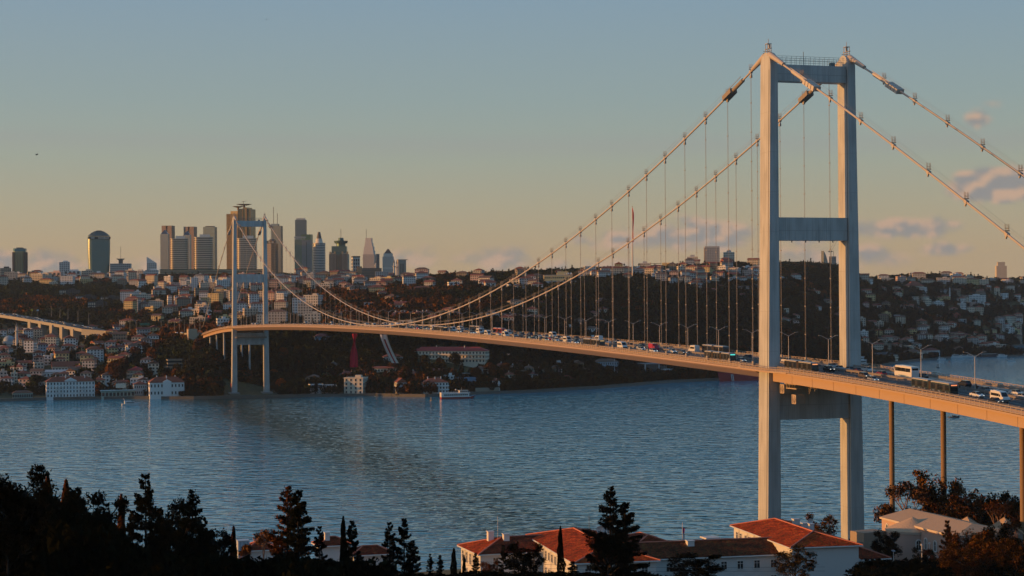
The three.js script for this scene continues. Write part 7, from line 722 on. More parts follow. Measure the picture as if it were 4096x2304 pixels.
// pink building with lead roof and apse
{
  const cx = 132, cz = 32, w = 15, d = 37, eave = 36, base = 21, g = thing('pink_building', 'pink bath house like building with lead roof, round apse and arched windows at lower right', 'building', [cx, base, cz], BASE - .05), h = eave - base, W = w / 2 + .3, D = d / 2 + .3, r = 1.7;
  new MB().slab(-w / 2, w / 2, -3, h, -d / 2, d / 2).part('wall', plasterPink, g); const R = new THREE.Group(); R.name = 'roof'; g.add(R); slope([[-W, h, -D], [-W, h, D], [0, h + r, D - 7], [0, h + r, -D]], leadRoof, R, 'roof_slope', 2.6, 2.6); slope([[W, h, D], [W, h, -D], [0, h + r, -D], [0, h + r, D - 7]], leadRoof, R, 'roof_slope', 2.6, 2.6); slope([[-W, h, D], [W, h, D], [0, h + r, D - 7]], leadRoof, R, 'roof_slope', 2.6, 2.6); new MB().slab(-W - .1, W + .1, h - .5, h - .04, -D - .1, D + .1).part('cornice', mat(.56, .47, .38, .85), R); new MB().tri([[W, h, -D + .2], [-W, h, -D + .2], [0, h + r, -D + .2]]).part('gable', plasterPink, R);
  const ap = new THREE.Group(); ap.name = 'apse'; ap.position.set(-w / 2 + 1, 0, -d / 2 + 14); g.add(ap); new MB().cyl(0, -3, 0, 6, 6, h + 1.6, 28).part('wall', plasterPink, ap); new MB().cyl(0, h - 1.9, 0, 6.25, 6.35, .55, 28).part('cornice', mat(.56, .47, .38, .85), ap); const cg = new THREE.ConeGeometry(6.45, 2.9, 28, 1, true), uv = cg.attributes.uv; for (let i = 0; i < uv.count; i++) uv.setXY(i, uv.getX(i) * 16, uv.getY(i) * 2); cg.translate(0, h + .1, 0); part('cone_roof', cg, leadRoof, ap);
  const A = (() => { const S = new THREE.Shape(); S.moveTo(-.5, -1.1); S.lineTo(.5, -1.1); S.lineTo(.5, .6); S.absarc(0, .6, .5, 0, Math.PI); S.closePath(); const S2 = new THREE.Shape(); S2.moveTo(-.75, -1.4); S2.lineTo(.75, -1.4); S2.lineTo(.75, .6); S2.absarc(0, .6, .75, 0, Math.PI); S2.closePath(); S2.holes.push(new THREE.Path(S.getPoints(8).reverse())); return [new THREE.ExtrudeGeometry(S, { depth: .06, bevelEnabled: false, curveSegments: 8 }), new THREE.ExtrudeGeometry(S2, { depth: .16, bevelEnabled: false, curveSegments: 8 })]; })();
  const win = (p, x, y, z, t) => { const m = part('window', A[0], paneM, p); m.position.set(x, y, z); m.rotation.y = t; part('frame', A[1], trimW, m); new MB().box(0, 0, .1, .08, 2, .06).box(0, .1, .1, 1, .07, .06).part('glazing_bar', trimW, m); };
  for (const z of [-15.5, -12]) win(g, -w / 2, h - 2.6, z, -Math.PI / 2); for (const z of [4, 8.5]) win(g, -w / 2, h - 3.6, z, -Math.PI / 2); for (const a of [-2.35, -1.3, -.25]) win(ap, Math.sin(a) * 6, h - 4.3, Math.cos(a) * 6, a); for (const x of [-3, 3]) { win(g, x, h - 4.2, d / 2, 0); const ar = new MB(); ar.add(new THREE.TorusGeometry(2.1, .25, 6, 16, Math.PI), x, h - 3.6, d / 2 + .05); ar.part('arch_moulding', mat(.56, .47, .38, .85), g); }
  const g2 = thing('vaulted_building', 'small stone building with grey barrel gables behind the pink building', 'building', [112, 24, 8], BASE - .5); for (const [x, wd] of [[-5, 8], [4, 7]]) { const S = new THREE.Shape(); S.moveTo(-wd / 2, 0); S.lineTo(wd / 2, 0); S.lineTo(wd / 2, 7.2); S.lineTo(0, 9.6); S.lineTo(-wd / 2, 7.2); S.closePath(); const e = new THREE.ExtrudeGeometry(S, { depth: 12, bevelEnabled: false }); e.translate(x, 0, -6); part('vault', e, mat(.30, .27, .23, .9), g2); for (const s of [1, -1]) slope(s > 0 ? [[x + wd / 2 + .4, 7.1, 6.3], [x + wd / 2 + .4, 7.1, -6.3], [x, 9.8, -6.3], [x, 9.8, 6.3]] : [[x - wd / 2 - .4, 7.1, -6.3], [x - wd / 2 - .4, 7.1, 6.3], [x, 9.8, 6.3], [x, 9.8, -6.3]], leadRoof, g2, 'roof_slope', 2.6, 2.6); const t = new MB(); t.add(new THREE.TorusGeometry(2.4, .3, 6, 16, Math.PI), x, 4.4, 6.05); t.part('arch_moulding', mat(.4, .36, .3, .9), g2); }
  const g3 = thing('stone_wall', 'ruined stone wall block left of the pink building', 'wall', [122, 24, 47], BASE); new MB().box(0, 5, 0, 7, 10, 5, .2).part('wall', mat(.36, .28, .2, .95), g3); new MB().box(6, 3, -3, 8, 7.4, 4, -.25).part('wall', mat(.32, .26, .2, .95), g3); const R4 = rng(8), st = new MB(); for (let k = 0; k < 60; k++) st.box(-3.6 + R4() * 7.2, 1 + R4() * 9, 2.6 + R4() * .12, .5 + R4() * .4, .3, .2, .2); st.part('stones', mat(.42, .33, .24, .95), g3, 'stuff');
  const g4 = thing('garden_house', 'low pink house with dark red roof in front of the pink building', 'house', [163, 24, 27.5], BASE - .5); new MB().slab(-8, 8, -2, 5.5, -4, 4).part('wall', plasterPink, g4); tileRoof(g4, 16, 8, 5.8, 2, tileDark, 0, 0); new MB().box(2, 8.3, 1, .9, 1.6, .9).part('chimney', mat(.5, .36, .28, .9), g4);
}
// flagpole, kiosk, lamps and dishes round the buildings
{ const p = at(2730, 2172, 400), g = thing('flagpole', 'white flagpole rising behind the brown roof', 'flagpole', [p.x, p.y - 2, p.z]); new MB().cyl(0, 0, 0, .09, .05, 6.6, 6).part('pole', trimW, g); const f = new MB(); f.quad([.08, 5.6, 0], [.5, 5.1, .2], [.4, 3.8, .1], [.08, 4.2, 0]); single('flag', f.geo(), mat(.42, .03, .12, .8), 'small red flag on the flagpole behind the brown roof', 'flag', [p.x, p.y - 2, p.z], BASE); const f2 = new MB(); f2.quad([.1, 4.1, 0], [.6, 3.6, .15], [.5, 2.0, 0], [.1, 2.3, 0]); single('flag', f2.geo(), mat(.6, .58, .55, .8), 'small white flag below the red one on the flagpole', 'flag', [p.x, p.y - 2, p.z + .05], BASE); }
{ const p = at(2841, 2170, 405), g = thing('guard_kiosk', 'small green guard kiosk with white flat roof behind the brown roof', 'kiosk', [p.x, p.y - 2.2, p.z], BASE); new MB().box(0, 1.7, 0, 2.5, 2.9, 2.5).part('glazing', mat(.05, .13, .10, .2), g); for (const [x, z] of [[-1.25, 1.25], [1.25, 1.25], [-1.25, -1.25], [1.25, -1.25]]) new MB().box(x, 1.7, z, .18, 2.9, .18).part('post', mat(.30, .26, .1, .7), g); new MB().box(0, 3.3, 0, 3.5, .4, 3.5).part('roof', trimW, g); }
for (const [u, vt, vb, d, l] of [[3688, 2182, 2290, 372, 'tall thin lamp post before the pink apse'], [3718, 2176, 2210, 400, 'short lamp post beside the pink apse'], [4022, 2088, 2130, 440, 'white lamp post behind the pink building']]) { const p = at(u, vb, d), h = (vb - vt) * d / FOC, g = thing('lamp_post', l, 'street lamp', [p.x, p.y, p.z], BASE); new MB().cyl(0, -2, 0, .08, .06, h + 2, 6).part('pole', trimW, g); new MB().box(0, h + .15, 0, .35, .35, .25).part('lamp_head', trimW, g); }
{ const p = at(3686, 2270, 371), g = thing('satellite_dish', 'white satellite dish on a pole below the pink apse', 'satellite dish', [p.x, p.y, p.z], BASE + .3); const s = new MB(); s.add(new THREE.SphereGeometry(.8, 16, 6, 0, 6.3, 0, 1), 0, 0, -.5, 0, 1.4); s.part('dish', mat(.55, .55, .54, .6), g); new MB().rod([0, 0, -.2], [0, -1.8, -.3], .06).part('pole', steelDark, g); }
{ const p = at(3574, 2250, 385), g = thing('solar_lamp', 'small lamp post with solar panel beside the pyramid roof house', 'street lamp', [p.x, p.y, p.z], BASE); new MB().cyl(0, -2, 0, .07, .06, 4.4, 6).part('pole', trimW, g); new MB().box(0, 2.5, 0, 1.1, .06, .7, .5, .5).part('solar_panel', mat(.05, .06, .09, .2), g); }
// wires across the foreground
for (const [v, l] of [[2246, 'upper of the two thin wires crossing the lower right foreground'], [2262, 'lower of the two thin wires crossing the lower right foreground']]) { const a = at(1700, v - 8, 240), b = at(3300, v + 22, 250), c = new THREE.CatmullRomCurve3([a, a.clone().lerp(b, .5).add(new THREE.Vector3(0, -.5, 0)), b]); single('overhead_wire', new THREE.TubeGeometry(c, 30, .018, 4), mat(.12, .11, .1, .6), l, 'wire'); }
// ---------------------------------------------------------------- foreground trees, each a trunk and a crown, from a few grown forms
const NEAR = (() => {
  const out = {};
  const limbs = (R, q, H, n, y0, spread) => { const tips = []; for (let i = 0; i < n; i++) { const a = i * 2.4 + R(), y = H * (y0 + (1 - y0) * .75 * i / n), l = spread * (.7 + R() * .5), m = [Math.cos(a) * l * .5, y + l * .45, Math.sin(a) * l * .5], e = [Math.cos(a + .3) * l, y + l * (.7 + R() * .4), Math.sin(a + .3) * l]; q.rod([0, y, 0], m, H * .012, 5, H * .009).rod(m, e, H * .009, 5, H * .004); tips.push(m, e); for (let k = 0; k < 3; k++) { const b = a + (R() - .5) * 2, f = [m[0] + Math.cos(b) * l * .5, m[1] + l * (.1 + R() * .5), m[2] + Math.sin(b) * l * .5]; q.rod(m, f, H * .005, 4, H * .002); tips.push(f); } } return tips; };
  for (const v of [0, 1]) { // cypress: a narrow spindle of upright sprays, 16 m
    const R = rng(300 + v), H = 16; const q = new MB(); q.cyl(0, -2, 0, .3, .05, H + 1.4, 7);
    const bumps = Array.from({ length: 9 }, () => [R() * H, R() * 6.3, .4 + R() * .5]);
    const g = leafCloud(R, 5200, .24, () => { const t = Math.pow(R(), .75), y = .4 + t * (H - .4), rr = 1.75 * Math.pow(1 - t, .62) * (.55 + .45 * Math.min(1, t * 5)) + .06; const a = R() * 6.283; let k = 1; for (const [by, ba, s] of bumps) k += s * .55 * Math.exp(-((y - by) ** 2) / 1.4) * Math.max(0, Math.cos(a - ba)); const r = rr * k * (1 - .5 * R() * R()); return [Math.cos(a) * r, y + r * .25, Math.sin(a) * r]; }, 2.6); out['cypress' + v] = [q.geo(), g, H, 4];
  }
  for (const v of [0, 1, 2]) { // fir or cedar: irregular boughs in tiers, 18 m
    const R = rng(400 + v), H = 18, q = new MB(), bough = []; q.cyl(0, -2, 0, .36, .05, H + 1.6, 7);
    for (let y = 1.2; y < H - .3; y += .55 + R() * .35) { const n = 3 + Math.floor(R() * 3); for (let k = 0; k < n; k++) { const a = R() * 6.283, t = y / H, l = (v === 1 ? 4.6 : 3.7) * Math.pow(1 - t, .8) * (.55 + R() * .6) + .35, up = .05 + t * .5 + (R() - .5) * .3, e = [Math.cos(a) * l, y + l * up, Math.sin(a) * l]; q.rod([0, y, 0], e, .06, 4, .02); bough.push([y, a, l, up]); } }
    const tot = bough.reduce((s, b) => s + b[2], 0), g = leafCloud(R, 7600, .23, () => { let k = R() * tot, i = 0; while (i < bough.length - 1 && (k -= bough[i][2]) > 0) i++; const [y, a, l, up] = bough[i], s = .18 + .85 * Math.pow(R(), .7), w = .5 * (1.15 - s) * l * .5 + .22, o = (R() - .5) * 2 * w, dx = Math.cos(a), dz = Math.sin(a); return [dx * l * s - dz * o, y + l * up * s + (R() - .55) * .55, dz * l * s + dx * o]; }, .9); out['fir' + v] = [q.geo(), g, H, 8];
  }
  for (const v of [0, 1, 2]) { // broad tree, 12 m: leaves in clusters round the limb ends
    const R = rng(500 + v), H = 12, q = new MB(); q.cyl(0, -2, 0, .36, .1, H * .72 + 2, 8); const tips = limbs(R, q, H, 13, .22, 3.9); tips.push([0, H * .8, 0], [.8, H * .9, .4]);
    const cl = []; for (const t of tips) for (let k = 0; k < 3; k++) cl.push([t[0] + (R() - .5) * 1.6, t[1] + (R() - .2) * 1.1, t[2] + (R() - .5) * 1.6, .45 + R() * .7]);
    const g = leafCloud(R, v === 2 ? 6000 : 8200, .2, () => { const c = cl[Math.floor(R() * cl.length)], a = R() * 6.283, z = R() * 2 - 1, s = Math.sqrt(1 - z * z), r = c[3] * Math.cbrt(R()) * 1.1; return [c[0] + Math.cos(a) * s * r, c[1] + z * r * .8, c[2] + Math.sin(a) * s * r]; }); out['broad' + v] = [q.geo(), g, H, 9.6];
  }
  { // nearly bare tree, 12 m: fine twigs and few leaves
    const R = rng(600), H = 12, q = new MB(); q.rod([0, -2, 0], [.2, 3.2, 0], .26, 7, .2); const twig = [], grow = (p, dir, l, r, n) => { const e = p.map((v, i) => v + dir[i] * l); q.rod(p, e, r, 4, r * .66); if (n <= 1) twig.push(e); if (!n) return; for (let k = 0; k < 3; k++) { const d = dir.map((v, i) => v + (R() - .5) * (i === 1 ? .5 : 1.35)); d[1] = Math.abs(d[1]) * .8 + .25; const L = Math.hypot(...d); grow(e, d.map((v) => v / L), l * .74, r * .62, n - 1); } }; grow([.2, 3.2, 0], [.1, 1, .1], 2.4, .19, 4); grow([.1, 2.2, 0], [-.5, .8, .3], 2.2, .15, 4);
    const g = leafCloud(R, 2600, .16, () => { const t = twig[Math.floor(R() * twig.length)]; return t.map((v) => v + (R() - .5) * .9); }); out.bare0 = [q.geo(), g, H, 9];
  }
  for (const f of Object.values(out)) { f[1].computeBoundingBox(); const b = f[1].boundingBox; f[2] = b.max.y - .2; f[3] = (b.max.x - b.min.x) * .9; }
  return out;
})();
const BARK = mat(.03, .022, .016, .95), BARKP = mat(.24, .14, .09, .95), leafMats = new Map();
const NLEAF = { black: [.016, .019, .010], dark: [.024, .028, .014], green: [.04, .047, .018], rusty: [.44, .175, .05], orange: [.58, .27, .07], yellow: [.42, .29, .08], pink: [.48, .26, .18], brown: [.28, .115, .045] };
const protoN = new Map();
function nearTree(form, u, vt, dep, wpx, col, label, foot) {      // top at (u, vt); crown width in pixels
  const top = at(u, vt, dep), gy = foot ?? Math.min(asia(top.x, top.z) - .6, top.y - 4), [tg, cg, H, Wd] = NEAR[form], h = top.y - gy, sx = Math.max(wpx * dep / FOC, h / { c: 6.5, f: 2.7, b: 1.7 }[form[0]]) / Wd, key = form + col; let t = protoN.get(key);
  const nm = form.startsWith('cypress') ? 'cypress_tree' : form.startsWith('fir') ? 'fir_tree' : form.startsWith('bare') ? 'bare_tree' : 'tree';
  if (!t) { t = thing(nm, label, 'tree', [top.x, gy, top.z], u); part('trunk', tg, form === 'bare0' ? BARKP : BARK, t); if (!leafMats.has(col)) leafMats.set(col, leafMat(...NLEAF[col])); part('crown', cg, leafMats.get(col), t); protoN.set(key, t); } else t = dup(t, [top.x, gy, top.z], u * 2.3, label);
  t.scale.set(sx, h / H, sx); return t;
}
// left clump, from the left edge on
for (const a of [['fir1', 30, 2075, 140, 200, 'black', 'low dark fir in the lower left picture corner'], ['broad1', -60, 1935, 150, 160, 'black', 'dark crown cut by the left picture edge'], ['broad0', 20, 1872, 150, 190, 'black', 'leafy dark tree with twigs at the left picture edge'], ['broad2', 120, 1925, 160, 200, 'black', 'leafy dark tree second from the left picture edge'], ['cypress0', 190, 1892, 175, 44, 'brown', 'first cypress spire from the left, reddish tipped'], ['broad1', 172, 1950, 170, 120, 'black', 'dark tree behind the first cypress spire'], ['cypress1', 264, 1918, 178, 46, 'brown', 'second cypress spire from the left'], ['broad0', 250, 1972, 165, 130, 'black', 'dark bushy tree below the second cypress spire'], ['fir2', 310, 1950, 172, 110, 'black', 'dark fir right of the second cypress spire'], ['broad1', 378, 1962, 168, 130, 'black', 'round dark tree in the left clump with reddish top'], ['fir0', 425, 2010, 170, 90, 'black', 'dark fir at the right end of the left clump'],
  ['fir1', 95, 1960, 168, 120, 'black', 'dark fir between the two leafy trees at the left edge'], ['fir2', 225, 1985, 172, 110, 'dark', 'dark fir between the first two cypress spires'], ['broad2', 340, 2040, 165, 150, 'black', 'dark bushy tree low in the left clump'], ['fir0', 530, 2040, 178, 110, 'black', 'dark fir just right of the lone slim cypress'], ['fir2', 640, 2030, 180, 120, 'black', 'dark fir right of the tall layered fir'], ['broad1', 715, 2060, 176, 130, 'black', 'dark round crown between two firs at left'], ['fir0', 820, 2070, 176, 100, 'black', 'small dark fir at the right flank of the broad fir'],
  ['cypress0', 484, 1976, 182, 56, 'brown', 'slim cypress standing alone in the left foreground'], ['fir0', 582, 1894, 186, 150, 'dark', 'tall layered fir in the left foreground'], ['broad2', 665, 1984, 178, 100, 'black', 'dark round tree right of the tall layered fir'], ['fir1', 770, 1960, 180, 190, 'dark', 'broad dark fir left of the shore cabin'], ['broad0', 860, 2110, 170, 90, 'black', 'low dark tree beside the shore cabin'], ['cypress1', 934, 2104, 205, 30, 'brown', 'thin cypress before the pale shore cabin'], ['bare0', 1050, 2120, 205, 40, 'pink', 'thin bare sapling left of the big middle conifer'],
  ['fir1', 1150, 1944, 195, 200, 'rusty', 'big conifer in the middle foreground, its left side sunlit'], ['fir2', 1192, 1962, 192, 180, 'dark', 'dark half of the big conifer pair in the middle foreground'], ['fir0', 1278, 2104, 190, 44, 'black', 'small fir right of the big middle conifer'], ['cypress0', 1373, 2064, 188, 46, 'black', 'thick blunt cypress right of the middle conifer'], ['fir2', 1408, 2082, 185, 56, 'black', 'ragged fir beside the blunt cypress'], ['fir0', 1558, 2088, 178, 84, 'black', 'pointed fir left of the red roofs'], ['fir2', 1616, 2074, 176, 90, 'black', 'ragged pointed fir second left of the red roofs'], ['fir1', 1650, 2160, 176, 110, 'black', 'low spreading fir left of the red roofs'], ['fir0', 1720, 2215, 190, 50, 'black', 'small fir top low in front of the water'], ['fir2', 1760, 2220, 192, 46, 'black', 'second small fir top low in front of the water'], ['cypress1', 1815, 2192, 215, 34, 'black', 'short cypress left of the first red roof'], ['cypress0', 1856, 2218, 215, 24, 'black', 'shorter cypress next to the first red roof'], ['fir2', 1902, 2212, 230, 36, 'black', 'small fir against the lit wall of the first red roof'],  // big conifer: sunlit half painted by rusty leaves, shaded half by dark ones
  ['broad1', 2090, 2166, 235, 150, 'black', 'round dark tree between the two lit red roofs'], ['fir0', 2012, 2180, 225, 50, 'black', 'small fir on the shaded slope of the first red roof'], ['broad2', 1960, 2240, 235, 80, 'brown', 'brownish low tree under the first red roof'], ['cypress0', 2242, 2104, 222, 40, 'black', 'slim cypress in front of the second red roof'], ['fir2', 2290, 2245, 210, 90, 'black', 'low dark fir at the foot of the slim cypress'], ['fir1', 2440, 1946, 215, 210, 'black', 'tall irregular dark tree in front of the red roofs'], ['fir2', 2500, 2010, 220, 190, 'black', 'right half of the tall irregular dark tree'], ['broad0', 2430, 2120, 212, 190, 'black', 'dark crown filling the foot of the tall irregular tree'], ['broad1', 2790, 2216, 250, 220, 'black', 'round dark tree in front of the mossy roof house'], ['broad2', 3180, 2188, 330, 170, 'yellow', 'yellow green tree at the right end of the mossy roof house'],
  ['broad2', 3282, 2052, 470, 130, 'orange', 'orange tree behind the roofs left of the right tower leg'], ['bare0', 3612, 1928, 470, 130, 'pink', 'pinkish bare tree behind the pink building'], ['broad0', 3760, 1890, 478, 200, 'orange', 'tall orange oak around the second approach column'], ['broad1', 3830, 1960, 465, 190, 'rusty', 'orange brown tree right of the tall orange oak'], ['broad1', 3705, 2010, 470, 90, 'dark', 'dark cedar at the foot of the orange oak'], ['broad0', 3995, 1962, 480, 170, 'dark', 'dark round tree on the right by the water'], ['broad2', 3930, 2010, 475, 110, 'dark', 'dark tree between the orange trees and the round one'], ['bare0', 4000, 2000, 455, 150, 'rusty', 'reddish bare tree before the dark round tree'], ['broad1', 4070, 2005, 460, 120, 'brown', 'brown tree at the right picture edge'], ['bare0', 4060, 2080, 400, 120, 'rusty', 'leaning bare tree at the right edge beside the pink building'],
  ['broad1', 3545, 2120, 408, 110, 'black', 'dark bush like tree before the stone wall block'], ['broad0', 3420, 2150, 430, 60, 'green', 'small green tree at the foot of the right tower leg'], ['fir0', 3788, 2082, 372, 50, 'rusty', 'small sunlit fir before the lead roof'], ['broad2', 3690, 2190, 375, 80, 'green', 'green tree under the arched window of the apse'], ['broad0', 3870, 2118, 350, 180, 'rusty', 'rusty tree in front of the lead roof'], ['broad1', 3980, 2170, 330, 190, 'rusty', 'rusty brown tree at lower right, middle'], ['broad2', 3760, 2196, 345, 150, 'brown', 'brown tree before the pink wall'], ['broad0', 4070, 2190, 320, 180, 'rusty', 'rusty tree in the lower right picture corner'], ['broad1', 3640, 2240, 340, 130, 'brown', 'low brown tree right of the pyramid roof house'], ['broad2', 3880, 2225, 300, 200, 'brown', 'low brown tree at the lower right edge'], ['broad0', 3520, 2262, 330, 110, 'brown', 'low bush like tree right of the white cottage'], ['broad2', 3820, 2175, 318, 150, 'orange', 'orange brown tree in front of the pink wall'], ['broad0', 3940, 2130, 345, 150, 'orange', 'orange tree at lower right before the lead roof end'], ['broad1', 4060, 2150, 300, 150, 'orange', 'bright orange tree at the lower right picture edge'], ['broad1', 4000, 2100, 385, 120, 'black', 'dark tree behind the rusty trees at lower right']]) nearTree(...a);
{ // the dark undergrowth of the slope below
  const R = rng(71), g = crownOf(9, 420, .34, [[0, 1.6, 0, 2.4, 1.8], [1.5, 1.2, .6, 1.6, 1.4], [-1.4, 1.3, -.7, 1.7, 1.5]]), L = []; 
  const add = (u, v, d, s) => { const p = at(u, v, d), gy = asia(p.x, p.z); L.push([p.x, gy - .4, p.z, s * (.8 + R() * .5), Math.max(.4, (p.y - gy) / 3.2)]); };
  for (let u = -80; u < 1900; u += 22) { const line = u < 440 ? 2060 : u < 880 ? 2130 + (u - 440) * .12 : u < 1500 ? 2195 : 2265; for (let k = 0; k < 4; k++) add(u + R() * 30, line + 25 + k * 45 + R() * 30, 150 + R() * 45, 1.0); }
  for (let u = 1900; u < 2620; u += 26) for (let k = 0; k < 2; k++) add(u + R() * 30, 2278 + k * 30 + R() * 20, 215 + R() * 20, 1.2); for (let u = 3460; u < 4150; u += 24) for (let k = 0; k < 3; k++) add(u + R() * 24, 2225 + k * 34 + R() * 25, 320 - k * 20 + R() * 20, 1.5);
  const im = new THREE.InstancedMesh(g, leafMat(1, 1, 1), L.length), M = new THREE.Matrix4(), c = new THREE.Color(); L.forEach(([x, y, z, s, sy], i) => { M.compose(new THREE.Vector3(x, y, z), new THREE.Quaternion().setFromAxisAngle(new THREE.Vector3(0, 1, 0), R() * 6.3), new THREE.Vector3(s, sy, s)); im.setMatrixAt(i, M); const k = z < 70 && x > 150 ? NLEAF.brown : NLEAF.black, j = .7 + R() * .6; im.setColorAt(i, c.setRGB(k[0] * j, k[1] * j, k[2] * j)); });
  im.name = 'undergrowth'; im.userData = { kind: 'stuff', label: 'dark undergrowth covering the near slope below the trees', category: 'undergrowth' }; im.castShadow = im.receiveShadow = true; scene.add(im);
}
// ---------------------------------------------------------------- boats, buoys and birds
function hullGeo(L, B, H, sheer = .25, rake = .16) { // pointed bow at +x, square stern
  const n = 14, P = [], prof = (t) => t < .55 ? 1 : Math.sqrt(Math.max(0, 1 - ((t - .55) / .45) ** 2)); const ring = (t) => { const w = B / 2 * (.88 + .12 * Math.min(1, t * 4)) * prof(t), x = -L / 2 + L * t, top = H * (1 + sheer * t * t); return [[x, top, w], [x - rake * L * t * t * .5, -.6, w * .72], [x - rake * L * t * t * .5, -.6, -w * .72], [x, top, -w]]; };
  for (let i = 0; i < n; i++) { const A = ring(i / n), C = ring((i + 1) / n); for (let k = 0; k < 4; k++) { const e = (k + 1) % 4; P.push(A[k], A[e], C[e], A[k], C[e], C[k]); } } const S = ring(0); P.push(S[0], S[3], S[2], S[0], S[2], S[1]); return new MB().tri(P).geo();
}
function onW(u, v) { const p = onWater(u, v); return [p.x, WL, p.z]; }
const bw = mat(.62, .61, .58, .5), br = mat(.38, .03, .03, .5), bglass = paneM;
{ const g = thing('ferry', 'white passenger ferry with red hull and two decks near the far shore', 'ferry', onW(1832, 1594), BASE - .06), L = 30; part('hull', hullGeo(L, 8, 1.5), br, g); new MB().slab(-L / 2, L * .36, 1.5, 1.75, -4, 4).part('white_band', bw, g); new MB().slab(-L / 2 + 1, L * .3, 1.7, 4.6, -3.5, 3.5).part('main_cabin', bw, g); const q = new MB(); for (let k = 0; k < 13; k++) q.box(-12 + k * 1.6, 3.3, 3.52, 1.2, 1.1, .1); q.part('windows', bglass, g, 'stuff'); new MB().slab(-L / 2 + .5, L * .33, 4.6, 4.85, -3.9, 3.9).part('upper_deck', bw, g); const r = new MB(); for (const y of [5.3, 5.8]) r.rod([-L / 2 + 1, y, 3.8], [L * .32, y, 3.8], .05, 4).rod([-L / 2 + 1, y, -3.8], [L * .32, y, -3.8], .05, 4); for (let x = -14; x < 10; x += 1.8) r.rod([x, 4.8, 3.8], [x, 5.8, 3.8], .05, 4); r.part('railing', bw, g, 'stuff'); new MB().slab(1, 8, 4.85, 6.9, -2.6, 2.6).part('wheelhouse', bw, g); new MB().slab(1.5, 7.8, 5.7, 6.5, 2.55, 2.68).part('windows', bglass, g); new MB().slab(0, 9, 6.9, 7.1, -3, 3).part('roof', mat(.55, .47, .36, .7), g); new MB().rod([3, 7, 0], [3, 9.4, 0], .08).part('mast', bw, g); const d = new MB(); d.add(new THREE.SphereGeometry(.8, 12, 6, 0, 6.3, 0, 1.2), -2, 7.4, 0, 0, .9); d.part('dish', bw, g); new MB().slab(-L / 2 - .1, -L / 2 + 1.6, 1.7, 5.4, -3.6, 3.6).part('stern_frame', bw, g); }
{ const g = thing('motor_yacht', 'white motor yacht cruising off the left mansions', 'yacht', onW(525, 1622), BASE + .05), L = 15; part('hull', hullGeo(L, 4.2, 1.5, .5), bw, g); part('cabin', sideExtrude([[-5.5, 1.5], [4.2, 1.6], [2.4, 2.9], [-5.2, 3.1]], 3), bw, g); new MB().slab(-4, 2.4, 2.1, 2.7, -1.56, 1.56).part('windows', bglass, g); part('flybridge', sideExtrude([[-5.6, 3.1], [.6, 3.05], [-.4, 3.9], [-5.4, 3.7]], 2.6), bw, g); new MB().rod([-5, 3.6, 1.2], [-6.2, 5.6, 1.2], .12).rod([-5, 3.6, -1.2], [-6.2, 5.6, -1.2], .12).rod([-6.2, 5.6, -1.2], [-6.2, 5.6, 1.2], .14).part('radar_arch', bw, g); }
{ const g = thing('workboat', 'black and white workboat moored beside the pediment mansion', 'workboat', onW(745, 1590), BASE + .05), L = 16; part('hull', hullGeo(L, 5, 1.3, .4), mat(.02, .02, .022, .6), g); new MB().slab(-6, -2.4, 1.2, 4.6, -1.8, 1.8).part('wheelhouse', bw, g); new MB().slab(-5.6, -2.3, 3.1, 4.1, -1.84, 1.84).part('windows', bglass, g); new MB().slab(-6.3, -2, 4.6, 4.8, -2.1, 2.1).part('roof', br, g); const p = thing('mooring_pile', 'tall timber mooring pile beside the workboat', 'pile', onW(693, 1590)); new MB().cyl(0, -3, 0, .45, .4, 15, 10).part('pile', mat(.16, .11, .07, .9), p); new MB().cyl(0, 12, 0, .46, .3, .5, 10).part('cap', mat(.3, .29, .27, .7), p); }
{ const g = thing('ship', 'large red hulled ship with white stripes moored behind the near tower', 'ship', onW(2960, 1523), BASE + Math.PI + .25), L = 58; part('hull', hullGeo(L, 11, 7.5, .25, .1), br, g); const q = new MB(); for (const x of [12, 14]) q.quad([x, .5, 5.55], [x + .9, .5, 5.55], [x + 2.3, 7.2, 5.6], [x + 1.4, 7.2, 5.6]).quad([x + .9, .5, -5.55], [x, .5, -5.55], [x + 1.4, 7.2, -5.6], [x + 2.3, 7.2, -5.6]); q.part('painted_stripes', bw, g); new MB().slab(-12, 6, 7.5, 14, -4.5, 4.5).slab(-8, 2, 14, 19, -4, 4).part('superstructure', bw, g); const w = new MB(); for (let k = 0; k < 7; k++) w.box(-7 + k * 1.3, 17, 4.05, .9, 1, .1); w.part('windows', bglass, g, 'stuff'); const m = new MB(); m.rod([-4, 19, 0], [-4, 29, 0], .4); for (const y of [21, 23.5, 26]) m.box(-4, y, 0, 5.5 - (y - 21) * .5, .3, .5); m.part('mast', bw, g); }
{ const g = thing('car_ferry', 'tall white ferry moored right of the near tower leg', 'ferry', onW(3430, 1484), BASE), L = 34; part('hull', hullGeo(L, 10, 5, .25, .06), bw, g); for (const [x0, x1, y0, y1] of [[-15, 11, 5, 9], [-14, 9, 9, 13], [-12, 6, 13, 16.5]]) { new MB().slab(x0, x1, y0, y1 - .4, -4.4, 4.4).part('deck_house', bw, g); new MB().slab(x0 + .6, x1 - .5, y0 + 1.1, y1 - 1.5, -4.45, 4.45).part('windows', bglass, g); new MB().slab(x0 - .6, x1 + .8, y1 - .4, y1, -4.9, 4.9).part('deck', bw, g); } new MB().slab(-14, 12, 2.2, 3.4, 4.9, 5.02).part('painted_band', mat(.5, .34, .15, .6), g); new MB().rod([2, 16.5, 0], [2, 21, 0], .3).box(2, 19, 0, .5, .4, 3).part('mast', bw, g); }
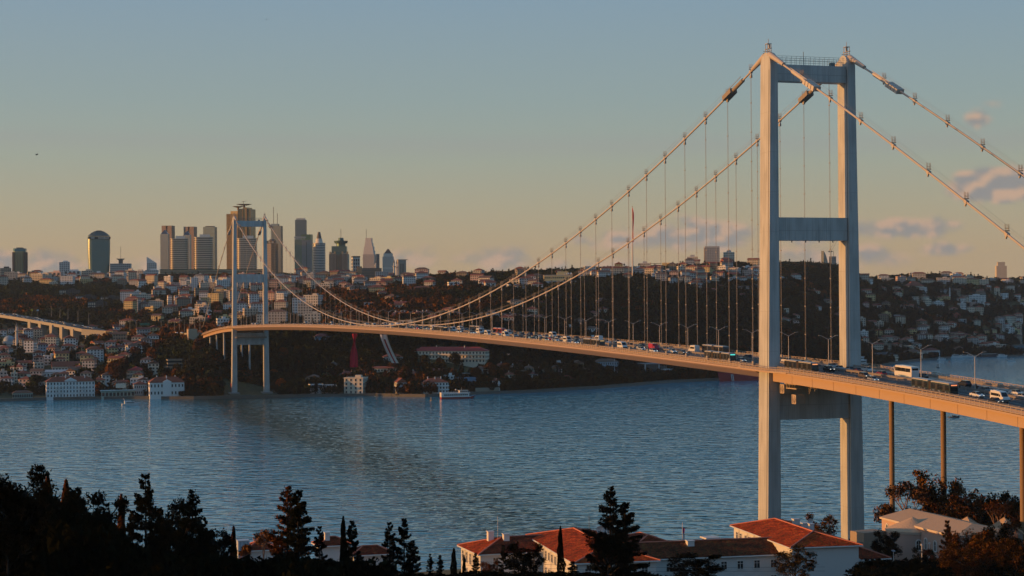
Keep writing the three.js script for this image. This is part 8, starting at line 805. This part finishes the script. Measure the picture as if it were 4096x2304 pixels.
{ const g = thing('motor_yacht', 'long low white yacht moored left of the right tower leg', 'yacht', onW(3332, 1478), BASE); part('hull', hullGeo(24, 5, 2.2, .4), bw, g); part('cabin', sideExtrude([[-9, 2.2], [6, 2.3], [3.4, 4.6], [-8.6, 5]], 3.6), bw, g); new MB().slab(-7, 3, 3, 4, -1.85, 1.85).part('windows', bglass, g); new MB().slab(-7, -1, 5, 6.6, -1.4, 1.4).part('flybridge', bw, g); }
{ const src = thing('motor_yacht', 'white yacht first in the row moored at the right shore', 'yacht', onW(3826, 1432), BASE); part('hull', hullGeo(22, 5, 2, .4), bw, src); part('cabin', sideExtrude([[-8, 2], [5, 2.2], [2.6, 4.4], [-7.6, 4.8]], 3.4), bw, src); new MB().slab(-6, 2.6, 2.9, 3.8, -1.75, 1.75).part('windows', bglass, src); new MB().rod([-3, 4.6, 0], [-3.4, 7.4, 0], .12).part('mast', bw, src); for (const [u, v, t, l, s] of [[3856, 1430, .2, 'white yacht second in the row moored at the right shore', .8], [3884, 1429, -.2, 'small white yacht third in the row at the right shore', .75], [3768, 1439, 0, 'small pale launch off the shore mansion', .6], [4010, 1427, .1, 'white yacht left of the harbour at the right edge', .8], [4046, 1424, -.1, 'white yacht in the harbour at the right edge', .9], [4080, 1421, .2, 'white yacht farthest right in the harbour', 1]]) { const c = dup(src, onW(u, v), BASE + t, l); c.scale.setScalar(s); } }
{ const g = thing('tour_boat', 'long dark tour boat moored at the right shore', 'boat', onW(3960, 1427), BASE); part('hull', hullGeo(34, 6, 1.6), mat(.05, .05, .06, .6), g); new MB().slab(-15, 10, 1.6, 4, -2.6, 2.6).part('cabin', bglass, g); new MB().slab(-16, 11, 4, 4.3, -3, 3).part('roof', bw, g); }
{ const g = thing('motor_boat', 'small white boat heading left on the right hand water', 'boat', onW(4044, 1444), BASE + Math.PI); part('hull', hullGeo(13, 4, 1.3, .5), bw, g); new MB().slab(-3, 2.5, 1.3, 3.6, -1.4, 1.4).part('cabin', bw, g); new MB().slab(-2.6, 2.6, 2.2, 3.2, -1.44, 1.44).part('windows', bglass, g); new MB().rod([-1, 3.6, 0], [-1, 5.4, 0], .08).part('mast', bw, g); const s = thing('motor_boat', 'dark speedboat with white bow wave under the right deck', 'boat', onW(3818, 1671), BASE); part('hull', hullGeo(8.5, 2.6, .9, .6), mat(.06, .065, .07, .5), s); new MB().slab(-1.5, 1, .9, 1.6, -.8, .8).part('windscreen', bglass, s); const w = new MB(); for (const k of [1, -1]) w.tri([[3, .12, k * .9], [-7, .12, k * 3.4], [-4, .12, k * 1.2]]).tri([[-4, .1, 0], [-9, .1, k * 1.6], [-4, .1, k * 1.2]]); w.part('foam', mat(.6, .6, .6, .9), s); }
for (const [u, v, s, c, l] of [[3752, 1471, 1, [.05, .05, .05], 'dark lattice buoy with topmark on the right hand water'], [3797, 1448, .6, [.35, .05, .04], 'small red buoy beyond the dark lattice buoy'], [1724, 1603, .55, [.5, .3, .08], 'small yellow buoy left of the ferry']]) { const g = thing('buoy', l, 'buoy', onW(u, v)), m = mat(...c, .7); new MB().cyl(0, -.6, 0, 1.9 * s, 1.7 * s, 1.5 * s, 14).part('float', m, g); const q = new MB(); for (let k = 0; k < 4; k++) q.rod([Math.cos(k * 1.57) * 1.2 * s, .8 * s, Math.sin(k * 1.57) * 1.2 * s], [Math.cos(k * 1.57) * .4 * s, 4.2 * s, Math.sin(k * 1.57) * .4 * s], .13 * s, 5); q.part('lattice', m, g); new MB().cyl(0, 4.2 * s, 0, .5 * s, .5 * s, .7 * s, 8).cyl(0, 4.9 * s, 0, .1, .1, 1.4 * s, 5).part('lantern', mat(.4, .38, .34, .6), g); }
// birds: body, two wings, tail
for (const [u, v, d, s, l, c] of [[147, 619, 180, .3, 'dark bird flying in the left sky', [.03, .03, .03]], [2034, 1418, 900, 1.2, 'white gull below the deck near the hotel', [.6, .58, .55]], [1501, 1586, 1200, 1.1, 'white gull low over the water by the white block', [.6, .58, .55]], [1066, 78, 700, .6, 'tiny dark bird high in the sky', [.05, .05, .06]]]) { const p = at(u, v, d), g = thing('bird', l, 'bird', [p.x, p.y, p.z], BASE + .5), m = mat(...c, .8), b = new THREE.SphereGeometry(.16, 10, 8); b.scale(2.6, .9, .9); const body = new MB(); body.add(b).add(new THREE.SphereGeometry(.11, 8, 6), .45, .06, 0).rod([.5, .05, 0], [.68, .02, 0], .03, 5, .005); body.tri([[-.35, .02, .05], [-.35, .02, -.05], [-.72, .03, -.14]]).tri([[-.35, .02, .05], [-.72, .03, -.14], [-.72, .03, .14]]); body.part('body', m, g); for (const k of [1, -1]) { const w = new MB(); w.quad([.18, .05, k * .08], [-.14, .05, k * .08], [-.16, .34, k * .62], [.14, .36, k * .6]).quad([.14, .36, k * .6], [-.16, .34, k * .62], [-.34, .2, k * 1.3], [-.1, .24, k * 1.1]); w.part('wing', m, g); } g.scale.setScalar(s); g.rotation.z = .3; }
renderer.render(scene, camera);
